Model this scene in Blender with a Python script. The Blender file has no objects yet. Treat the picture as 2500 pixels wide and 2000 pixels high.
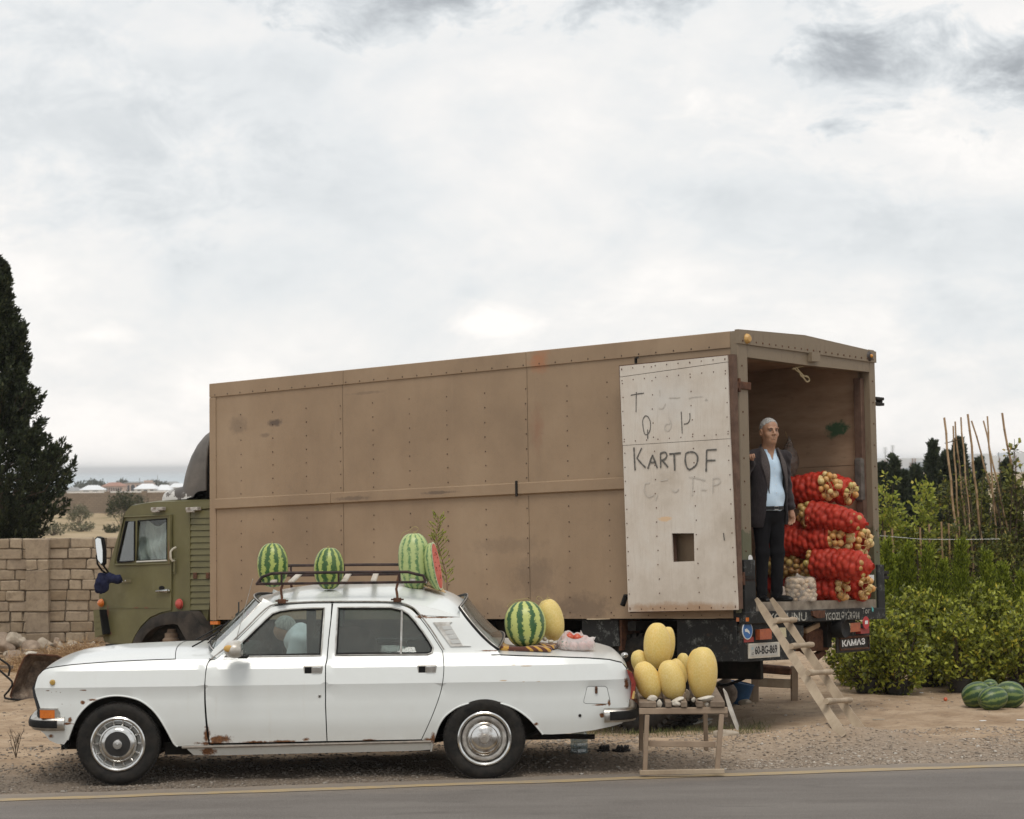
import bpy,math,random
import numpy as np
from mathutils import Vector,Matrix
from mathutils.geometry import delaunay_2d_cdt
rnd = random.Random(7)
nr = np.random.RandomState(11)
sc = bpy.context.scene
COL = sc.collection
rad = math.radians
# ------------------------------------------------------------------ camera
F = 5450.0
PITCH = math.atan(138.0 / F)
ROLL = 0.0096
CAM = Vector((0,0,2.4))
_fw = Vector((0,math.cos(PITCH),math.sin(PITCH)))
_r0 = Vector((1,0,0)); _u0 = _r0.cross(_fw)
_r = math.cos(ROLL) * _r0 - math.sin(ROLL) * _u0
_u = math.sin(ROLL) * _r0 + math.cos(ROLL) * _u0
camd = bpy.data.cameras.new('camera'); cam = bpy.data.objects.new('camera',camd); COL.objects.link(cam)
camd.sensor_width = 36; camd.lens = F / 2500 * 36; camd.clip_start = 0.5; camd.clip_end = 60000
Mc = Matrix(((_r.x,_u.x,-_fw.x,CAM.x),(_r.y,_u.y,-_fw.y,CAM.y),(_r.z,_u.z,-_fw.z,CAM.z),(0,0,0,1)))
cam.matrix_world = Mc
sc.camera = cam
camd.dof.use_dof = True; camd.dof.focus_distance = 18.5; camd.dof.aperture_fstop = 6.3
def ray(px,py):
 return (_r * ((px - 1250) / F) - _u * ((py - 1000) / F) + _fw)
# ------------------------------------------------------------------ sun + sky
SUN_AZ,SUN_EL = rad(178),rad(62)
sd = bpy.data.lights.new('sun','SUN'); sun = bpy.data.objects.new('sun',sd); COL.objects.link(sun)
sd.energy = 1.5; sd.angle = rad(26); sd.color = (1,0.95,0.88)
sdir = Vector((math.sin(SUN_AZ) * math.cos(SUN_EL),math.cos(SUN_AZ) * math.cos(SUN_EL),math.sin(SUN_EL)))
sun.rotation_euler = (-sdir).to_track_quat('-Z','Y').to_euler()
sun.location = (-4,8,20)
W = bpy.data.worlds.new('World'); sc.world = W; W.use_nodes = True
def build_world():
 nt = W.node_tree; N = nt.nodes; L = nt.links; N.clear()
 out = N.new('ShaderNodeOutputWorld')
 sky = N.new('ShaderNodeTexSky'); sky.sky_type = 'NISHITA'; sky.sun_disc = False
 sky.sun_elevation = SUN_EL; sky.sun_rotation = SUN_AZ
 bs = N.new('ShaderNodeBackground'); bs.inputs['Strength'].default_value = 0.1
 L.new(sky.outputs[0],bs.inputs[0])
 geo = N.new('ShaderNodeTexCoord')
 sep = N.new('ShaderNodeSeparateXYZ'); L.new(geo.outputs['Generated'],sep.inputs[0])
 def m(op,a,b=None,c=None,clamp=False):
  n = N.new('ShaderNodeMath'); n.operation = op; n.use_clamp = clamp
  for i,v in enumerate((a,b,c)):
   if v is None: continue
   if isinstance(v,(int,float)): n.inputs[i].default_value = v
   else: L.new(v,n.inputs[i])
  return n.outputs[0]
 x,y,z = sep.outputs
 el = m('ARCSINE',z)
 az = m('ARCTAN2',x,y)
 k = m('ADD',m('MAXIMUM',z,0.0),0.42)
 cx = m('DIVIDE',x,k); cy = m('DIVIDE',y,k)
 comb = N.new('ShaderNodeCombineXYZ'); L.new(cx,comb.inputs[0]); L.new(cy,comb.inputs[1]); comb.inputs[2].default_value = 3.1
 def noise(vec,scale,detail,rough,dist=0.0):
  n = N.new('ShaderNodeTexNoise'); n.inputs['Scale'].default_value = scale; n.inputs['Detail'].default_value = detail
  n.inputs['Roughness'].default_value = rough; n.inputs['Distortion'].default_value = dist
  L.new(vec,n.inputs['Vector']); return n.outputs['Fac']
 n1 = noise(comb.outputs[0],3.4,9,0.58,0.35)
 mp = N.new('ShaderNodeCombineXYZ'); L.new(m('MULTIPLY',az,1.0),mp.inputs[0]); L.new(m('MULTIPLY',el,1.7),mp.inputs[1])
 n2 = noise(mp.outputs[0],7.0,9,0.58,0.35)
 n3 = noise(mp.outputs[0],22.0,10,0.66,0.4)
 n4 = noise(mp.outputs[0],3.0,4,0.5,0.2)
 dark = None
 wob = m('MULTIPLY',m('SUBTRACT',n3,0.5),4.2)
 wob2 = m('MULTIPLY',m('SUBTRACT',n2,0.5),2.0)
 banks = [(-2.5,12.7,5.4,1.35,.62),(9.3,10.5,2.0,1.3,.70),(12.8,9.7,1.4,1.2,.70),(6.0,6.7,2.2,.6,.12),
             (-12,8.8,4.5,2.4,.20),(-22,9,7,3,.4),(25,12,8,3,.5),(12,3.4,3,1.0,.10)]
 for (a0,e0,ra,re,am) in banks:
  dx = m('DIVIDE',m('SUBTRACT',az,rad(a0)),rad(ra)); dy = m('DIVIDE',m('SUBTRACT',el,rad(e0)),rad(re))
  d = m('SQRT',m('ADD',m('MULTIPLY',dx,dx),m('MULTIPLY',dy,dy)))
  d = m('ADD',d,m('ADD',wob,wob2))
  v = m('MULTIPLY',m('SUBTRACT',1.3,d,clamp=False),0.62,clamp=True)
  v = m('MULTIPLY',m('SMOOTH_MIN',v,0.8,0.3),am)
  dark = v if dark is None else m('MAXIMUM',dark,v)
 brt = None
 for (a0,e0,ra,re,am) in [(-0.4,3.7,1.1,.45,.16),(-10.5,3.4,.9,.28,.12),(9.5,8.0,4.0,1.7,.16),(12,7.2,2.5,1.0,.12),(-6,11.2,3,1,.10),(-4.5,3.2,2.5,.8,.06)]:
  dx = m('DIVIDE',m('SUBTRACT',az,rad(a0)),rad(ra)); dy = m('DIVIDE',m('SUBTRACT',el,rad(e0)),rad(re))
  d = m('SQRT',m('ADD',m('MULTIPLY',dx,dx),m('MULTIPLY',dy,dy)))
  d = m('ADD',d,wob)
  v = m('MULTIPLY',m('MULTIPLY',m('SUBTRACT',1.25,m('ADD',d,m('MULTIPLY',wob2,.6))),1.0,clamp=True),am)
  brt = v if brt is None else m('MAXIMUM',brt,v)
 base = m('ADD',0.838,m('MULTIPLY',m('SUBTRACT',n1,0.5),0.50))
 base = m('ADD',base,m('MULTIPLY',m('SUBTRACT',n2,0.5),0.38))
 base = m('ADD',base,m('MULTIPLY',m('SUBTRACT',n4,0.5),0.22))
 base = m('ADD',base,m('MULTIPLY',m('SUBTRACT',n3,0.5),0.16))
 base = m('ADD',base,brt)
 base = m('ADD',base,m('MULTIPLY',m('SUBTRACT',0.10,m('ABSOLUTE',el),clamp=True),0.7))
 base = m('MULTIPLY',base,m('SUBTRACT',1.0,dark))
 ramp = N.new('ShaderNodeValToRGB'); L.new(base,ramp.inputs[0])
 cr = ramp.color_ramp
 cr.elements[0].position = 0.30; cr.elements[0].color = (0.265,0.285,0.305,1)
 cr.elements[1].position = 1.0; cr.elements[1].color = (1.0,0.965,0.93,1)
 for p,c in ((0.5,(0.45,0.475,0.50,1)),(0.68,(0.64,0.67,0.69,1)),(0.80,(0.765,0.785,0.795,1)),(0.9,(0.87,0.86,0.845,1))):
  e = cr.elements.new(p); e.color = c
 bc = N.new('ShaderNodeBackground'); bc.inputs['Strength'].default_value = 1.0
 L.new(ramp.outputs[0],bc.inputs[0])
 mx = N.new('ShaderNodeMixShader')
 thin = m('ADD',0.93,m('MULTIPLY',n1,0.07),clamp=True)
 L.new(thin,mx.inputs[0]); L.new(bs.outputs[0],mx.inputs[1]); L.new(bc.outputs[0],mx.inputs[2])
 L.new(mx.outputs[0],out.inputs['Surface'])
build_world()
sc.view_settings.view_transform = 'Standard'; sc.view_settings.look = 'None'
sc.view_settings.exposure = 0.12; sc.view_settings.gamma = 1.0; sc.view_settings.use_curve_mapping = False
# ------------------------------------------------------------------ objects helpers
def tag(o,label=None,cat=None,group=None,kind=None):
 if label: o['label'] = label
 if cat: o['category'] = cat
 if group: o['group'] = group
 if kind: o['kind'] = kind
 return o
def empty(name,loc=(0,0,0),rot=(0,0,0),mat=None,label=None,cat=None,group=None):
 o = bpy.data.objects.new(name,None); COL.objects.link(o); o.empty_display_size = 0.1
 if mat is not None: o.matrix_world = mat
 else: o.location = loc; o.rotation_euler = rot
 return tag(o,label,cat,group)
def link(name,me,mat=None,parent=None):
 o = bpy.data.objects.new(name,me); COL.objects.link(o)
 if mat is not None and len(me.materials) == 0:
  for k in (mat if isinstance(mat,(list,tuple)) else [mat]): me.materials.append(k)
 if parent is not None: o.parent = parent
 return o
def copy_tree(o,parent=None):
 c = o.copy(); COL.objects.link(c)
 if parent is not None: c.parent = parent
 for ch in list(o.children): copy_tree(ch,c)
 return c
def np_mesh(name,V,Fq,smooth=False):
 """V (n,3), Fq (m,k) same-length polygons"""
 V = np.asarray(V,dtype=np.float32); Fq = np.asarray(Fq,dtype=np.int32)
 me = bpy.data.meshes.new(name)
 me.vertices.add(len(V)); me.vertices.foreach_set('co',V.ravel())
 k = Fq.shape[1]
 me.loops.add(Fq.size); me.loops.foreach_set('vertex_index',Fq.ravel())
 me.polygons.add(len(Fq)); me.polygons.foreach_set('loop_start',np.arange(0,Fq.size,k,dtype=np.int32))
 if smooth: me.polygons.foreach_set('use_smooth',np.ones(len(Fq),dtype=bool))
 me.update(calc_edges=True); me.validate()
 return me
class MB:
 """collects shapes into one mesh"""
 def __init__(s): s.v = []; s.f = []
 def add(s,vs,fs):
  b = len(s.v); s.v += [tuple(v) for v in vs]; s.f += [tuple(i + b for i in f) for f in fs]; return s
 def box(s,lo,hi,M=None):
  x0,y0,z0 = lo; x1,y1,z1 = hi
  vs = [(x0,y0,z0),(x1,y0,z0),(x1,y1,z0),(x0,y1,z0),(x0,y0,z1),(x1,y0,z1),(x1,y1,z1),(x0,y1,z1)]
  if M is not None: vs = [M @ Vector(v) for v in vs]
  return s.add(vs,[(0,3,2,1),(4,5,6,7),(0,1,5,4),(1,2,6,5),(2,3,7,6),(3,0,4,7)])
 def bbox(s,lo,hi,b=0.004,M=None):
  """box with chamfered edges"""
  x0,y0,z0 = lo; x1,y1,z1 = hi
  b = min(b,(x1 - x0) / 2.2,(y1 - y0) / 2.2,(z1 - z0) / 2.2)
  vs = []
  X = (x0,x1); Y = (y0,y1); Z = (z0,z1); S = (1,-1)
  idx = {}
  for i in (0,1):
   for j in (0,1):
    for k in (0,1):
     for a in range(3):
      p = [X[i] + S[i] * b,Y[j] + S[j] * b,Z[k] + S[k] * b]
      p[a] = (X[i],Y[j],Z[k])[a]
      idx[(i,j,k,a)] = len(vs); vs.append(tuple(p))
  fs = []
  for a in range(3):
   o = [q for q in range(3) if q != a]
   for sd_ in (0,1):
    q = []
    for (m_,n_) in ((0,0),(1,0),(1,1),(0,1)):
     t = [0,0,0]; t[a] = sd_; t[o[0]] = m_; t[o[1]] = n_
     q.append(idx[(t[0],t[1],t[2],a)])
    if (sd_ == 1) == (a == 1): q.reverse()
    fs.append(q)
  for a in range(3):
   o = [q for q in range(3) if q != a]
   for m_ in (0,1):
    for n_ in (0,1):
     t0 = [0,0,0]; t0[o[0]] = m_; t0[o[1]] = n_; t1 = list(t0); t1[a] = 1
     q = [idx[(*t0,o[0])],idx[(*t1,o[0])],idx[(*t1,o[1])],idx[(*t0,o[1])]]
     if (m_ ^ n_) ^ (a == 1): q.reverse()
     fs.append(q)
  for i in (0,1):
   for j in (0,1):
    for k in (0,1):
     q = [idx[(i,j,k,0)],idx[(i,j,k,1)],idx[(i,j,k,2)]]
     if (i + j + k) % 2 == 0: q.reverse()
     fs.append(q)
  if M is not None: vs = [M @ Vector(v) for v in vs]
  return s.add(vs,fs)
 def bar(s,p,q,w,h,b=0.0,up=(0,0,1)):
  p = Vector(p); q = Vector(q); d = q - p; l = d.length; d.normalize()
  up = Vector(up)
  if abs(d.dot(up)) > 0.99: up = Vector((0,1,0))
  x = d; y = up.cross(x).normalized(); z = x.cross(y)
  M = Matrix(((x.x,y.x,z.x,p.x),(x.y,y.y,z.y,p.y),(x.z,y.z,z.z,p.z),(0,0,0,1)))
  if b: return s.bbox((0,-w / 2,-h / 2),(l,w / 2,h / 2),b,M)
  return s.box((0,-w / 2,-h / 2),(l,w / 2,h / 2),M)
 def tube(s,pts,r,n=8,closed=False,caps=True):
  pts = [Vector(p) for p in pts]; m = len(pts)
  rs = r if isinstance(r,(list,tuple)) else [r] * m
  rings = []; prev = None
  for i in range(m):
   if closed: d = pts[(i + 1) % m] - pts[i - 1]
   else: d = pts[min(i + 1,m - 1)] - pts[max(i - 1,0)]
   if d.length < 1e-9: d = Vector((0,0,1))
   d.normalize()
   a = prev if prev is not None else (Vector((0,0,1)) if abs(d.z) < 0.9 else Vector((1,0,0)))
   y = d.cross(a)
   if y.length < 1e-6: y = d.orthogonal()
   y.normalize(); z = y.cross(d); prev = z
   rings.append([pts[i] + (y * math.cos(2 * math.pi * k / n) + z * math.sin(2 * math.pi * k / n)) * rs[i] for k in range(n)])
  vs = [v for R in rings for v in R]; fs = []
  for i in range(m if closed else m - 1):
   a = i * n; b = ((i + 1) % m) * n
   for k in range(n):
    k2 = (k + 1) % n
    fs.append((a + k,a + k2,b + k2,b + k))
  if caps and not closed:
   fs.append(tuple(range(n - 1,-1,-1))); fs.append(tuple((m - 1) * n + k for k in range(n)))
  return s.add(vs,fs)
 def lathe(s,prof,n=32,M=None):
  """prof: (r, a) pairs, a along +z axis"""
  vs = []; fs = []
  for (r,a) in prof:
   for k in range(n):
    t = 2 * math.pi * k / n; vs.append((r * math.cos(t),r * math.sin(t),a))
  for i in range(len(prof) - 1):
   for k in range(n):
    k2 = (k + 1) % n; fs.append((i * n + k,i * n + k2,(i + 1) * n + k2,(i + 1) * n + k))
  if M is not None: vs = [M @ Vector(v) for v in vs]
  return s.add(vs,fs)
 def grid(s,P,closed=False):
  """P: list of rows of points"""
  m = len(P); n = len(P[0]); fs = []
  for i in range(m - 1):
   for k in range(n - 1 + (1 if closed else 0)):
    k2 = (k + 1) % n; fs.append((i * n + k,i * n + k2,(i + 1) * n + k2,(i + 1) * n + k))
  return s.add([p for r in P for p in r],fs)
 def prism(s,poly,y0,y1,ax='y',M=None):
  """polygon (x,z) extruded along y"""
  n = len(poly)
  def P(a,b,c): return (a,c,b) if ax == 'y' else ((a,b,c) if ax == 'z' else (c,a,b))
  vs = [P(a,b,y0) for a,b in poly] + [P(a,b,y1) for a,b in poly]
  if M is not None: vs = [M @ Vector(v) for v in vs]
  return s.add(vs,[tuple(range(n)),tuple(range(2 * n - 1,n - 1,-1))] + [(i,i + n,(i + 1) % n + n,(i + 1) % n) for i in range(n)])
 def ball(s,c,r,seg=10,rings=7,sc3=(1,1,1),M=None):
  vs = [(0,0,1)]; fs = []
  for i in range(1,rings):
   t = math.pi * i / rings
   for k in range(seg):
    p = 2 * math.pi * k / seg; vs.append((math.sin(t) * math.cos(p),math.sin(t) * math.sin(p),math.cos(t)))
  vs.append((0,0,-1)); l = len(vs) - 1
  for k in range(seg):
   fs.append((0,1 + k,1 + (k + 1) % seg)); b = 1 + (rings - 2) * seg
   fs.append((l,b + (k + 1) % seg,b + k))
  for i in range(rings - 2):
   for k in range(seg):
    a = 1 + i * seg; b = a + seg; k2 = (k + 1) % seg
    fs.append((a + k,b + k,b + k2,a + k2))
  out = []
  for v in vs:
   p = Vector((v[0] * r * sc3[0],v[1] * r * sc3[1],v[2] * r * sc3[2]))
   if M is not None: p = M @ p
   out.append(p + Vector(c))
  return s.add(out,fs)
 def mesh(s,name,smooth=None):
  me = bpy.data.meshes.new(name); me.from_pydata(s.v,[],s.f); me.validate()
  if smooth is not None:
   for p in me.polygons: p.use_smooth = True
   me.set_sharp_from_angle(angle=rad(smooth))
  import bmesh
  bm = bmesh.new(); bm.from_mesh(me); bmesh.ops.recalc_face_normals(bm,faces=bm.faces); bm.to_mesh(me); bm.free()
  return me
 def build(s,name,mat=None,parent=None,smooth=40):
  return link(name,s.mesh(name,smooth),mat,parent)
def lerp(a,b,t): return a + (b - a) * t
def sstep(a,b,x):
 t = min(1,max(0,(x - a) / (b - a))); return t * t * (3 - 2 * t)
def interp(pts,x):
 if x <= pts[0][0]: return pts[0][1]
 for (x0,y0),(x1,y1) in zip(pts,pts[1:]):
  if x <= x1: return lerp(y0,y1,(x - x0) / (x1 - x0) if x1 > x0 else 1)
 return pts[-1][1]
def spline(pts,n=6,closed=False):
 """Catmull-Rom through the points"""
 P = [Vector(p) for p in pts]; m = len(P); out = []
 rng = m if closed else m - 1
 for i in range(rng):
  p0 = P[(i - 1) % m] if (closed or i > 0) else P[0]; p1 = P[i]; p2 = P[(i + 1) % m]
  p3 = P[(i + 2) % m] if (closed or i + 2 < m) else P[-1]
  for k in range(n):
   t = k / n
   out.append(0.5 * ((2 * p1) + (p2 - p0) * t + (2 * p0 - 5 * p1 + 4 * p2 - p3) * t * t + (3 * p1 - p0 - 3 * p2 + p3) * t ** 3))
 if not closed: out.append(P[-1].copy())
 return out
def pip(poly,x,y):
 c = False; n = len(poly); j = n - 1
 for i in range(n):
  xi,yi = poly[i][0],poly[i][1]; xj,yj = poly[j][0],poly[j][1]
  if (yi > y) != (yj > y) and x < (xj - xi) * (y - yi) / (yj - yi) + xi: c = not c
  j = i
 return c
def densify(poly,step):
 out = []; n = len(poly)
 for i in range(n):
  a = Vector(poly[i][:2]); b = Vector(poly[(i + 1) % n][:2]); k = max(1,int((b - a).length / step))
  for j in range(k): out.append(a.lerp(b,j / k))
 return out
def panel(name,poly,surf,thick,mat,parent,holes=(),step=0.05,zlines=(),smooth=35,mirror=None):
 """2D outline (a,b) with holes -> sheet mapped through surf(a,b,depth), with real thickness"""
 po = densify(poly,step); hs = [densify(h,step) for h in holes]
 vs = []; ed = []
 for lp in [po] + hs:
  b = len(vs); vs += lp; ed += [(b + i,b + (i + 1) % len(lp)) for i in range(len(lp))]
 x0 = min(p[0] for p in po); x1 = max(p[0] for p in po); y0 = min(p[1] for p in po); y1 = max(p[1] for p in po)
 ys = list(np.arange(y0 + step,y1,step))
 for zl in zlines: ys = [y for y in ys if abs(y - zl) > step * 0.45] + [zl]
 nb = np.array([(v.x,v.y) for v in vs])
 x = x0 + step * 0.5
 while x < x1:
  for y in ys:
   if pip(po,x,y) and not any(pip(h,x,y) for h in hs):
    if np.min((nb[:,0] - x) ** 2 + (nb[:,1] - y) ** 2) > (step * 0.35) ** 2:
     vs.append(Vector((x,y)))
  x += step
 r = delaunay_2d_cdt(vs,ed,[],0,1e-6)
 V = r[0]; T = []
 for f in r[2]:
  c = sum((V[i] for i in f),Vector((0,0))) / len(f)
  if pip(po,c.x,c.y) and not any(pip(h,c.x,c.y) for h in hs): T.append(list(f))
 n = len(V)
 front = [surf(v.x,v.y,0.0) for v in V]; back = [surf(v.x,v.y,thick) for v in V]
 if mirror is not None:
  front = [mirror(p) for p in front]; back = [mirror(p) for p in back]
 cnt = {}
 for f in T:
  for i in range(len(f)):
   a,b = f[i],f[(i + 1) % len(f)]
   cnt[(a,b)] = cnt.get((a,b),0) + 1
 F_ = [tuple(f) for f in T] + [tuple(n + i for i in reversed(f)) for f in T]
 for (a,b) in cnt:
  if (b,a) not in cnt: F_.append((b,a,a + n,b + n))
 mb = MB(); mb.v = [tuple(p) for p in front + back]; mb.f = F_
 return mb.build(name,mat,parent,smooth)
class Frame:
 """a local frame (x right along the thing, y away from the camera side, z up) with pixel tracing onto a local surface y = f(x,z)"""
 def __init__(s,M): s.M = M; s.Mi = M.inverted(); s.o = s.Mi @ CAM; s.R = s.Mi.to_3x3()
 def tr(s,px,py,vf=0.0):
  d = s.R @ ray(px,py)
  y = vf if isinstance(vf,(int,float)) else 0.0
  for _ in range(12 if not isinstance(vf,(int,float)) else 1):
   t = (y - s.o.y) / d.y; p = s.o + d * t
   if not isinstance(vf,(int,float)): y = vf(p.x,p.z)
  return p
def at_y(px,py,Y):
 d = ray(px,py); return CAM + d * ((Y - CAM.y) / d.y)
def surfnet(f,xs,ys,zs):
 xs,ys,zs = (np.asarray(a,dtype=np.float64) for a in (xs,ys,zs))
 X,Y,Z = np.meshgrid(xs,ys,zs,indexing='ij'); V = f(X,Y,Z)
 nx,ny,nz = V.shape
 acc = np.zeros((nx - 1,ny - 1,nz - 1,3)); cnt = np.zeros((nx - 1,ny - 1,nz - 1))
 def sl(c): return V[c[0]:nx - 1 + c[0],c[1]:ny - 1 + c[1],c[2]:nz - 1 + c[2]]
 for ax in range(3):
  for a in (0,1):
   for b in (0,1):
    c0 = [0,0,0]; o = [q for q in range(3) if q != ax]; c0[o[0]] = a; c0[o[1]] = b
    c1 = list(c0); c1[ax] = 1
    A = sl(c0); B = sl(c1); cr = (A < 0) != (B < 0)
    t = np.where(cr,A / np.where(A - B == 0,1,A - B),0)
    for q in range(3):
     acc[...,q] += np.where(cr,c0[q] + (t if q == ax else 0),0)
    cnt += cr
 act = cnt > 0; idx = -np.ones(act.shape,dtype=np.int64); idx[act] = np.arange(act.sum())
 I = np.argwhere(act); P = acc[act] / cnt[act][:,None] + I
 P = np.stack([np.interp(P[:,0],np.arange(nx),xs),np.interp(P[:,1],np.arange(ny),ys),np.interp(P[:,2],np.arange(nz),zs)],1)
 quads = []; s_ = V < 0
 for ax in range(3):
  o1,o2 = [(1,2),(2,0),(0,1)][ax]
  lo = [slice(None)] * 3; hi = [slice(None)] * 3; lo[ax] = slice(0,-1); hi[ax] = slice(1,None)
  a = s_[tuple(lo)]; b = s_[tuple(hi)]; E = np.argwhere(a != b)
  n3 = np.array(V.shape)
  E = E[(E[:,o1] > 0) & (E[:,o2] > 0) & (E[:,o1] < n3[o1] - 1) & (E[:,o2] < n3[o2] - 1)]
  def cell(d1,d2):
   C = E.copy(); C[:,o1] -= d1; C[:,o2] -= d2; return idx[C[:,0],C[:,1],C[:,2]]
  q = np.stack([cell(1,1),cell(0,1),cell(0,0),cell(1,0)],1)
  ins = a[E[:,0],E[:,1],E[:,2]]
  q[~ins] = q[~ins][:,::-1]; quads.append(q)
 return P,np.concatenate(quads)
def smin(a,b,k):
 h = np.clip(0.5 + 0.5 * (b - a) / k,0,1); return b * (1 - h) + a * h - k * h * (1 - h)
def smax(a,b,k): return -smin(-a,-b,k)
def sd_caps(X,Y,Z,a,b,ra,rb=None):
 rb = ra if rb is None else rb
 d = [b[i] - a[i] for i in range(3)]; l2 = sum(q * q for q in d) + 1e-12
 t = np.clip(((X - a[0]) * d[0] + (Y - a[1]) * d[1] + (Z - a[2]) * d[2]) / l2,0,1)
 return np.sqrt((X - a[0] - t * d[0]) ** 2 + (Y - a[1] - t * d[1]) ** 2 + (Z - a[2] - t * d[2]) ** 2) - (ra + (rb - ra) * t)
def sd_ell(X,Y,Z,c,r):
 x,y,z = (X - c[0]) / r[0],(Y - c[1]) / r[1],(Z - c[2]) / r[2]
 k = np.sqrt(x * x + y * y + z * z)
 k2 = np.sqrt((x / r[0]) ** 2 + (y / r[1]) ** 2 + (z / r[2]) ** 2) + 1e-9
 return k * (k - 1) / k2
def vnoise(X,Y,Z=0.0,seed=0):
 X,Y,Z = np.broadcast_arrays(np.asarray(X,float),np.asarray(Y,float),np.asarray(Z,float))
 xi,yi,zi = np.floor(X).astype(np.int64),np.floor(Y).astype(np.int64),np.floor(Z).astype(np.int64)
 fx,fy,fz = X - xi,Y - yi,Z - zi
 fx = fx * fx * (3 - 2 * fx); fy = fy * fy * (3 - 2 * fy); fz = fz * fz * (3 - 2 * fz)
 def h(a,b,c):
  n = (a * 73856093) ^ (b * 19349663) ^ (c * 83492791) ^ (seed * 2654435 + 12345)
  n = (n ^ (n >> 13)) * 1274126177 & 0x7fffffff
  return ((n ^ (n >> 16)) & 0xffff) / 65535.0
 r = 0
 for a in (0,1):
  for b in (0,1):
   for c in (0,1):
    w = (fx if a else 1 - fx) * (fy if b else 1 - fy) * (fz if c else 1 - fz)
    r = r + w * h(xi + a,yi + b,zi + c)
 return r * 2 - 1
def fbm(X,Y,Z=0.0,oct=4,seed=0):
 r = 0; a = 1
 for i in range(oct):
  r = r + a * vnoise(np.asarray(X) * 2 ** i + 17.3 * i,np.asarray(Y) * 2 ** i + 5.1 * i,np.asarray(Z) * 2 ** i,seed + i); a *= 0.5
 return r
# ------------------------------------------------------------------ materials
class NT:
 def __init__(s,name):
  s.m = bpy.data.materials.new(name); s.m.use_nodes = True; s.N = s.m.node_tree.nodes; s.L = s.m.node_tree.links
  s.b = s.N['Principled BSDF']; s.out = s.N['Material Output']; s.tc = s.N.new('ShaderNodeTexCoord'); s.P = s.tc.outputs['Object']
 def ln(s,a,b): s.L.new(a,b)
 def math(s,op,a,b=None,c=None,clamp=False):
  n = s.N.new('ShaderNodeMath'); n.operation = op; n.use_clamp = clamp
  for i,v in enumerate((a,b,c)):
   if v is None: continue
   if isinstance(v,(int,float)): n.inputs[i].default_value = v
   else: s.ln(v,n.inputs[i])
  return n.outputs[0]
 def map(s,scale=(1,1,1),loc=(0,0,0),src=None):
  n = s.N.new('ShaderNodeMapping'); n.inputs['Scale'].default_value = scale; n.inputs['Location'].default_value = loc
  s.ln(src or s.P,n.inputs['Vector']); return n.outputs[0]
 def noise(s,scale,detail=5,rough=0.55,vec=None,dist=0.0,col=False):
  n = s.N.new('ShaderNodeTexNoise'); n.inputs['Scale'].default_value = scale; n.inputs['Detail'].default_value = detail
  n.inputs['Roughness'].default_value = rough; n.inputs['Distortion'].default_value = dist
  s.ln(vec or s.P,n.inputs['Vector']); return n.outputs['Color' if col else 'Fac']
 def voro(s,scale,vec=None,feat='F1',out='Distance'):
  n = s.N.new('ShaderNodeTexVoronoi'); n.feature = feat; n.inputs['Scale'].default_value = scale
  s.ln(vec or s.P,n.inputs['Vector']); return n.outputs[out]
 def ramp(s,fac,stops,interp='LINEAR'):
  n = s.N.new('ShaderNodeValToRGB'); cr = n.color_ramp; cr.interpolation = interp
  def c4(c): return (c,c,c,1) if isinstance(c,(int,float)) else (*c,1)
  cr.elements[0].position = stops[0][0]; cr.elements[0].color = c4(stops[0][1])
  cr.elements[1].position = stops[-1][0]; cr.elements[1].color = c4(stops[-1][1])
  for p,c in stops[1:-1]: e = cr.elements.new(p); e.color = c4(c)
  s.ln(fac,n.inputs[0]); return n.outputs['Color']
 def mix(s,fac,a,b,mode='MIX'):
  n = s.N.new('ShaderNodeMix'); n.data_type = 'RGBA'; n.blend_type = mode
  if isinstance(fac,(int,float)): n.inputs[0].default_value = fac
  else: s.ln(fac,n.inputs[0])
  for i,v in ((6,a),(7,b)):
   if isinstance(v,tuple): n.inputs[i].default_value = (*v,1) if len(v) == 3 else v
   else: s.ln(v,n.inputs[i])
  return n.outputs[2]
 def xyz(s,src=None):
  n = s.N.new('ShaderNodeSeparateXYZ'); s.ln(src or s.P,n.inputs[0]); return n.outputs
 def bump(s,h,strength=0.3,dist=0.01):
  n = s.N.new('ShaderNodeBump'); n.inputs['Strength'].default_value = strength; n.inputs['Distance'].default_value = dist
  s.ln(h,n.inputs['Height']); s.ln(n.outputs[0],s.b.inputs['Normal'])
 def spot(s,c,r,wob=None,k=1.0,src=None):
  """soft spot mask around a point, edges broken by wob"""
  n = s.N.new('ShaderNodeVectorMath'); n.operation = 'SUBTRACT'; s.ln(src or s.P,n.inputs[0]); n.inputs[1].default_value = c
  n2 = s.N.new('ShaderNodeVectorMath'); n2.operation = 'DIVIDE'; s.ln(n.outputs[0],n2.inputs[0]); n2.inputs[1].default_value = r
  n3 = s.N.new('ShaderNodeVectorMath'); n3.operation = 'LENGTH'; s.ln(n2.outputs[0],n3.inputs[0])
  d = n3.outputs['Value']
  if wob is not None: d = s.math('ADD',d,wob)
  return s.math('MULTIPLY',s.math('SUBTRACT',1.0,d),k,clamp=True)
 def set(s,**kw):
  for k,v in kw.items():
   k = {'col': 'Base Color','rough': 'Roughness','metal': 'Metallic','coat': 'Coat Weight','coatr': 'Coat Roughness','alpha': 'Alpha',
                 'trans': 'Transmission Weight','ior': 'IOR','spec': 'Specular IOR Level','sss': 'Subsurface Weight','sheen': 'Sheen Weight'}[k]
   if isinstance(v,(int,float)): s.b.inputs[k].default_value = v
   elif isinstance(v,tuple): s.b.inputs[k].default_value = (*v,1)
   else: s.ln(v,s.b.inputs[k])
  return s
MAT = {}
LOWSPEC = {'spec': .18}
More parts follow.
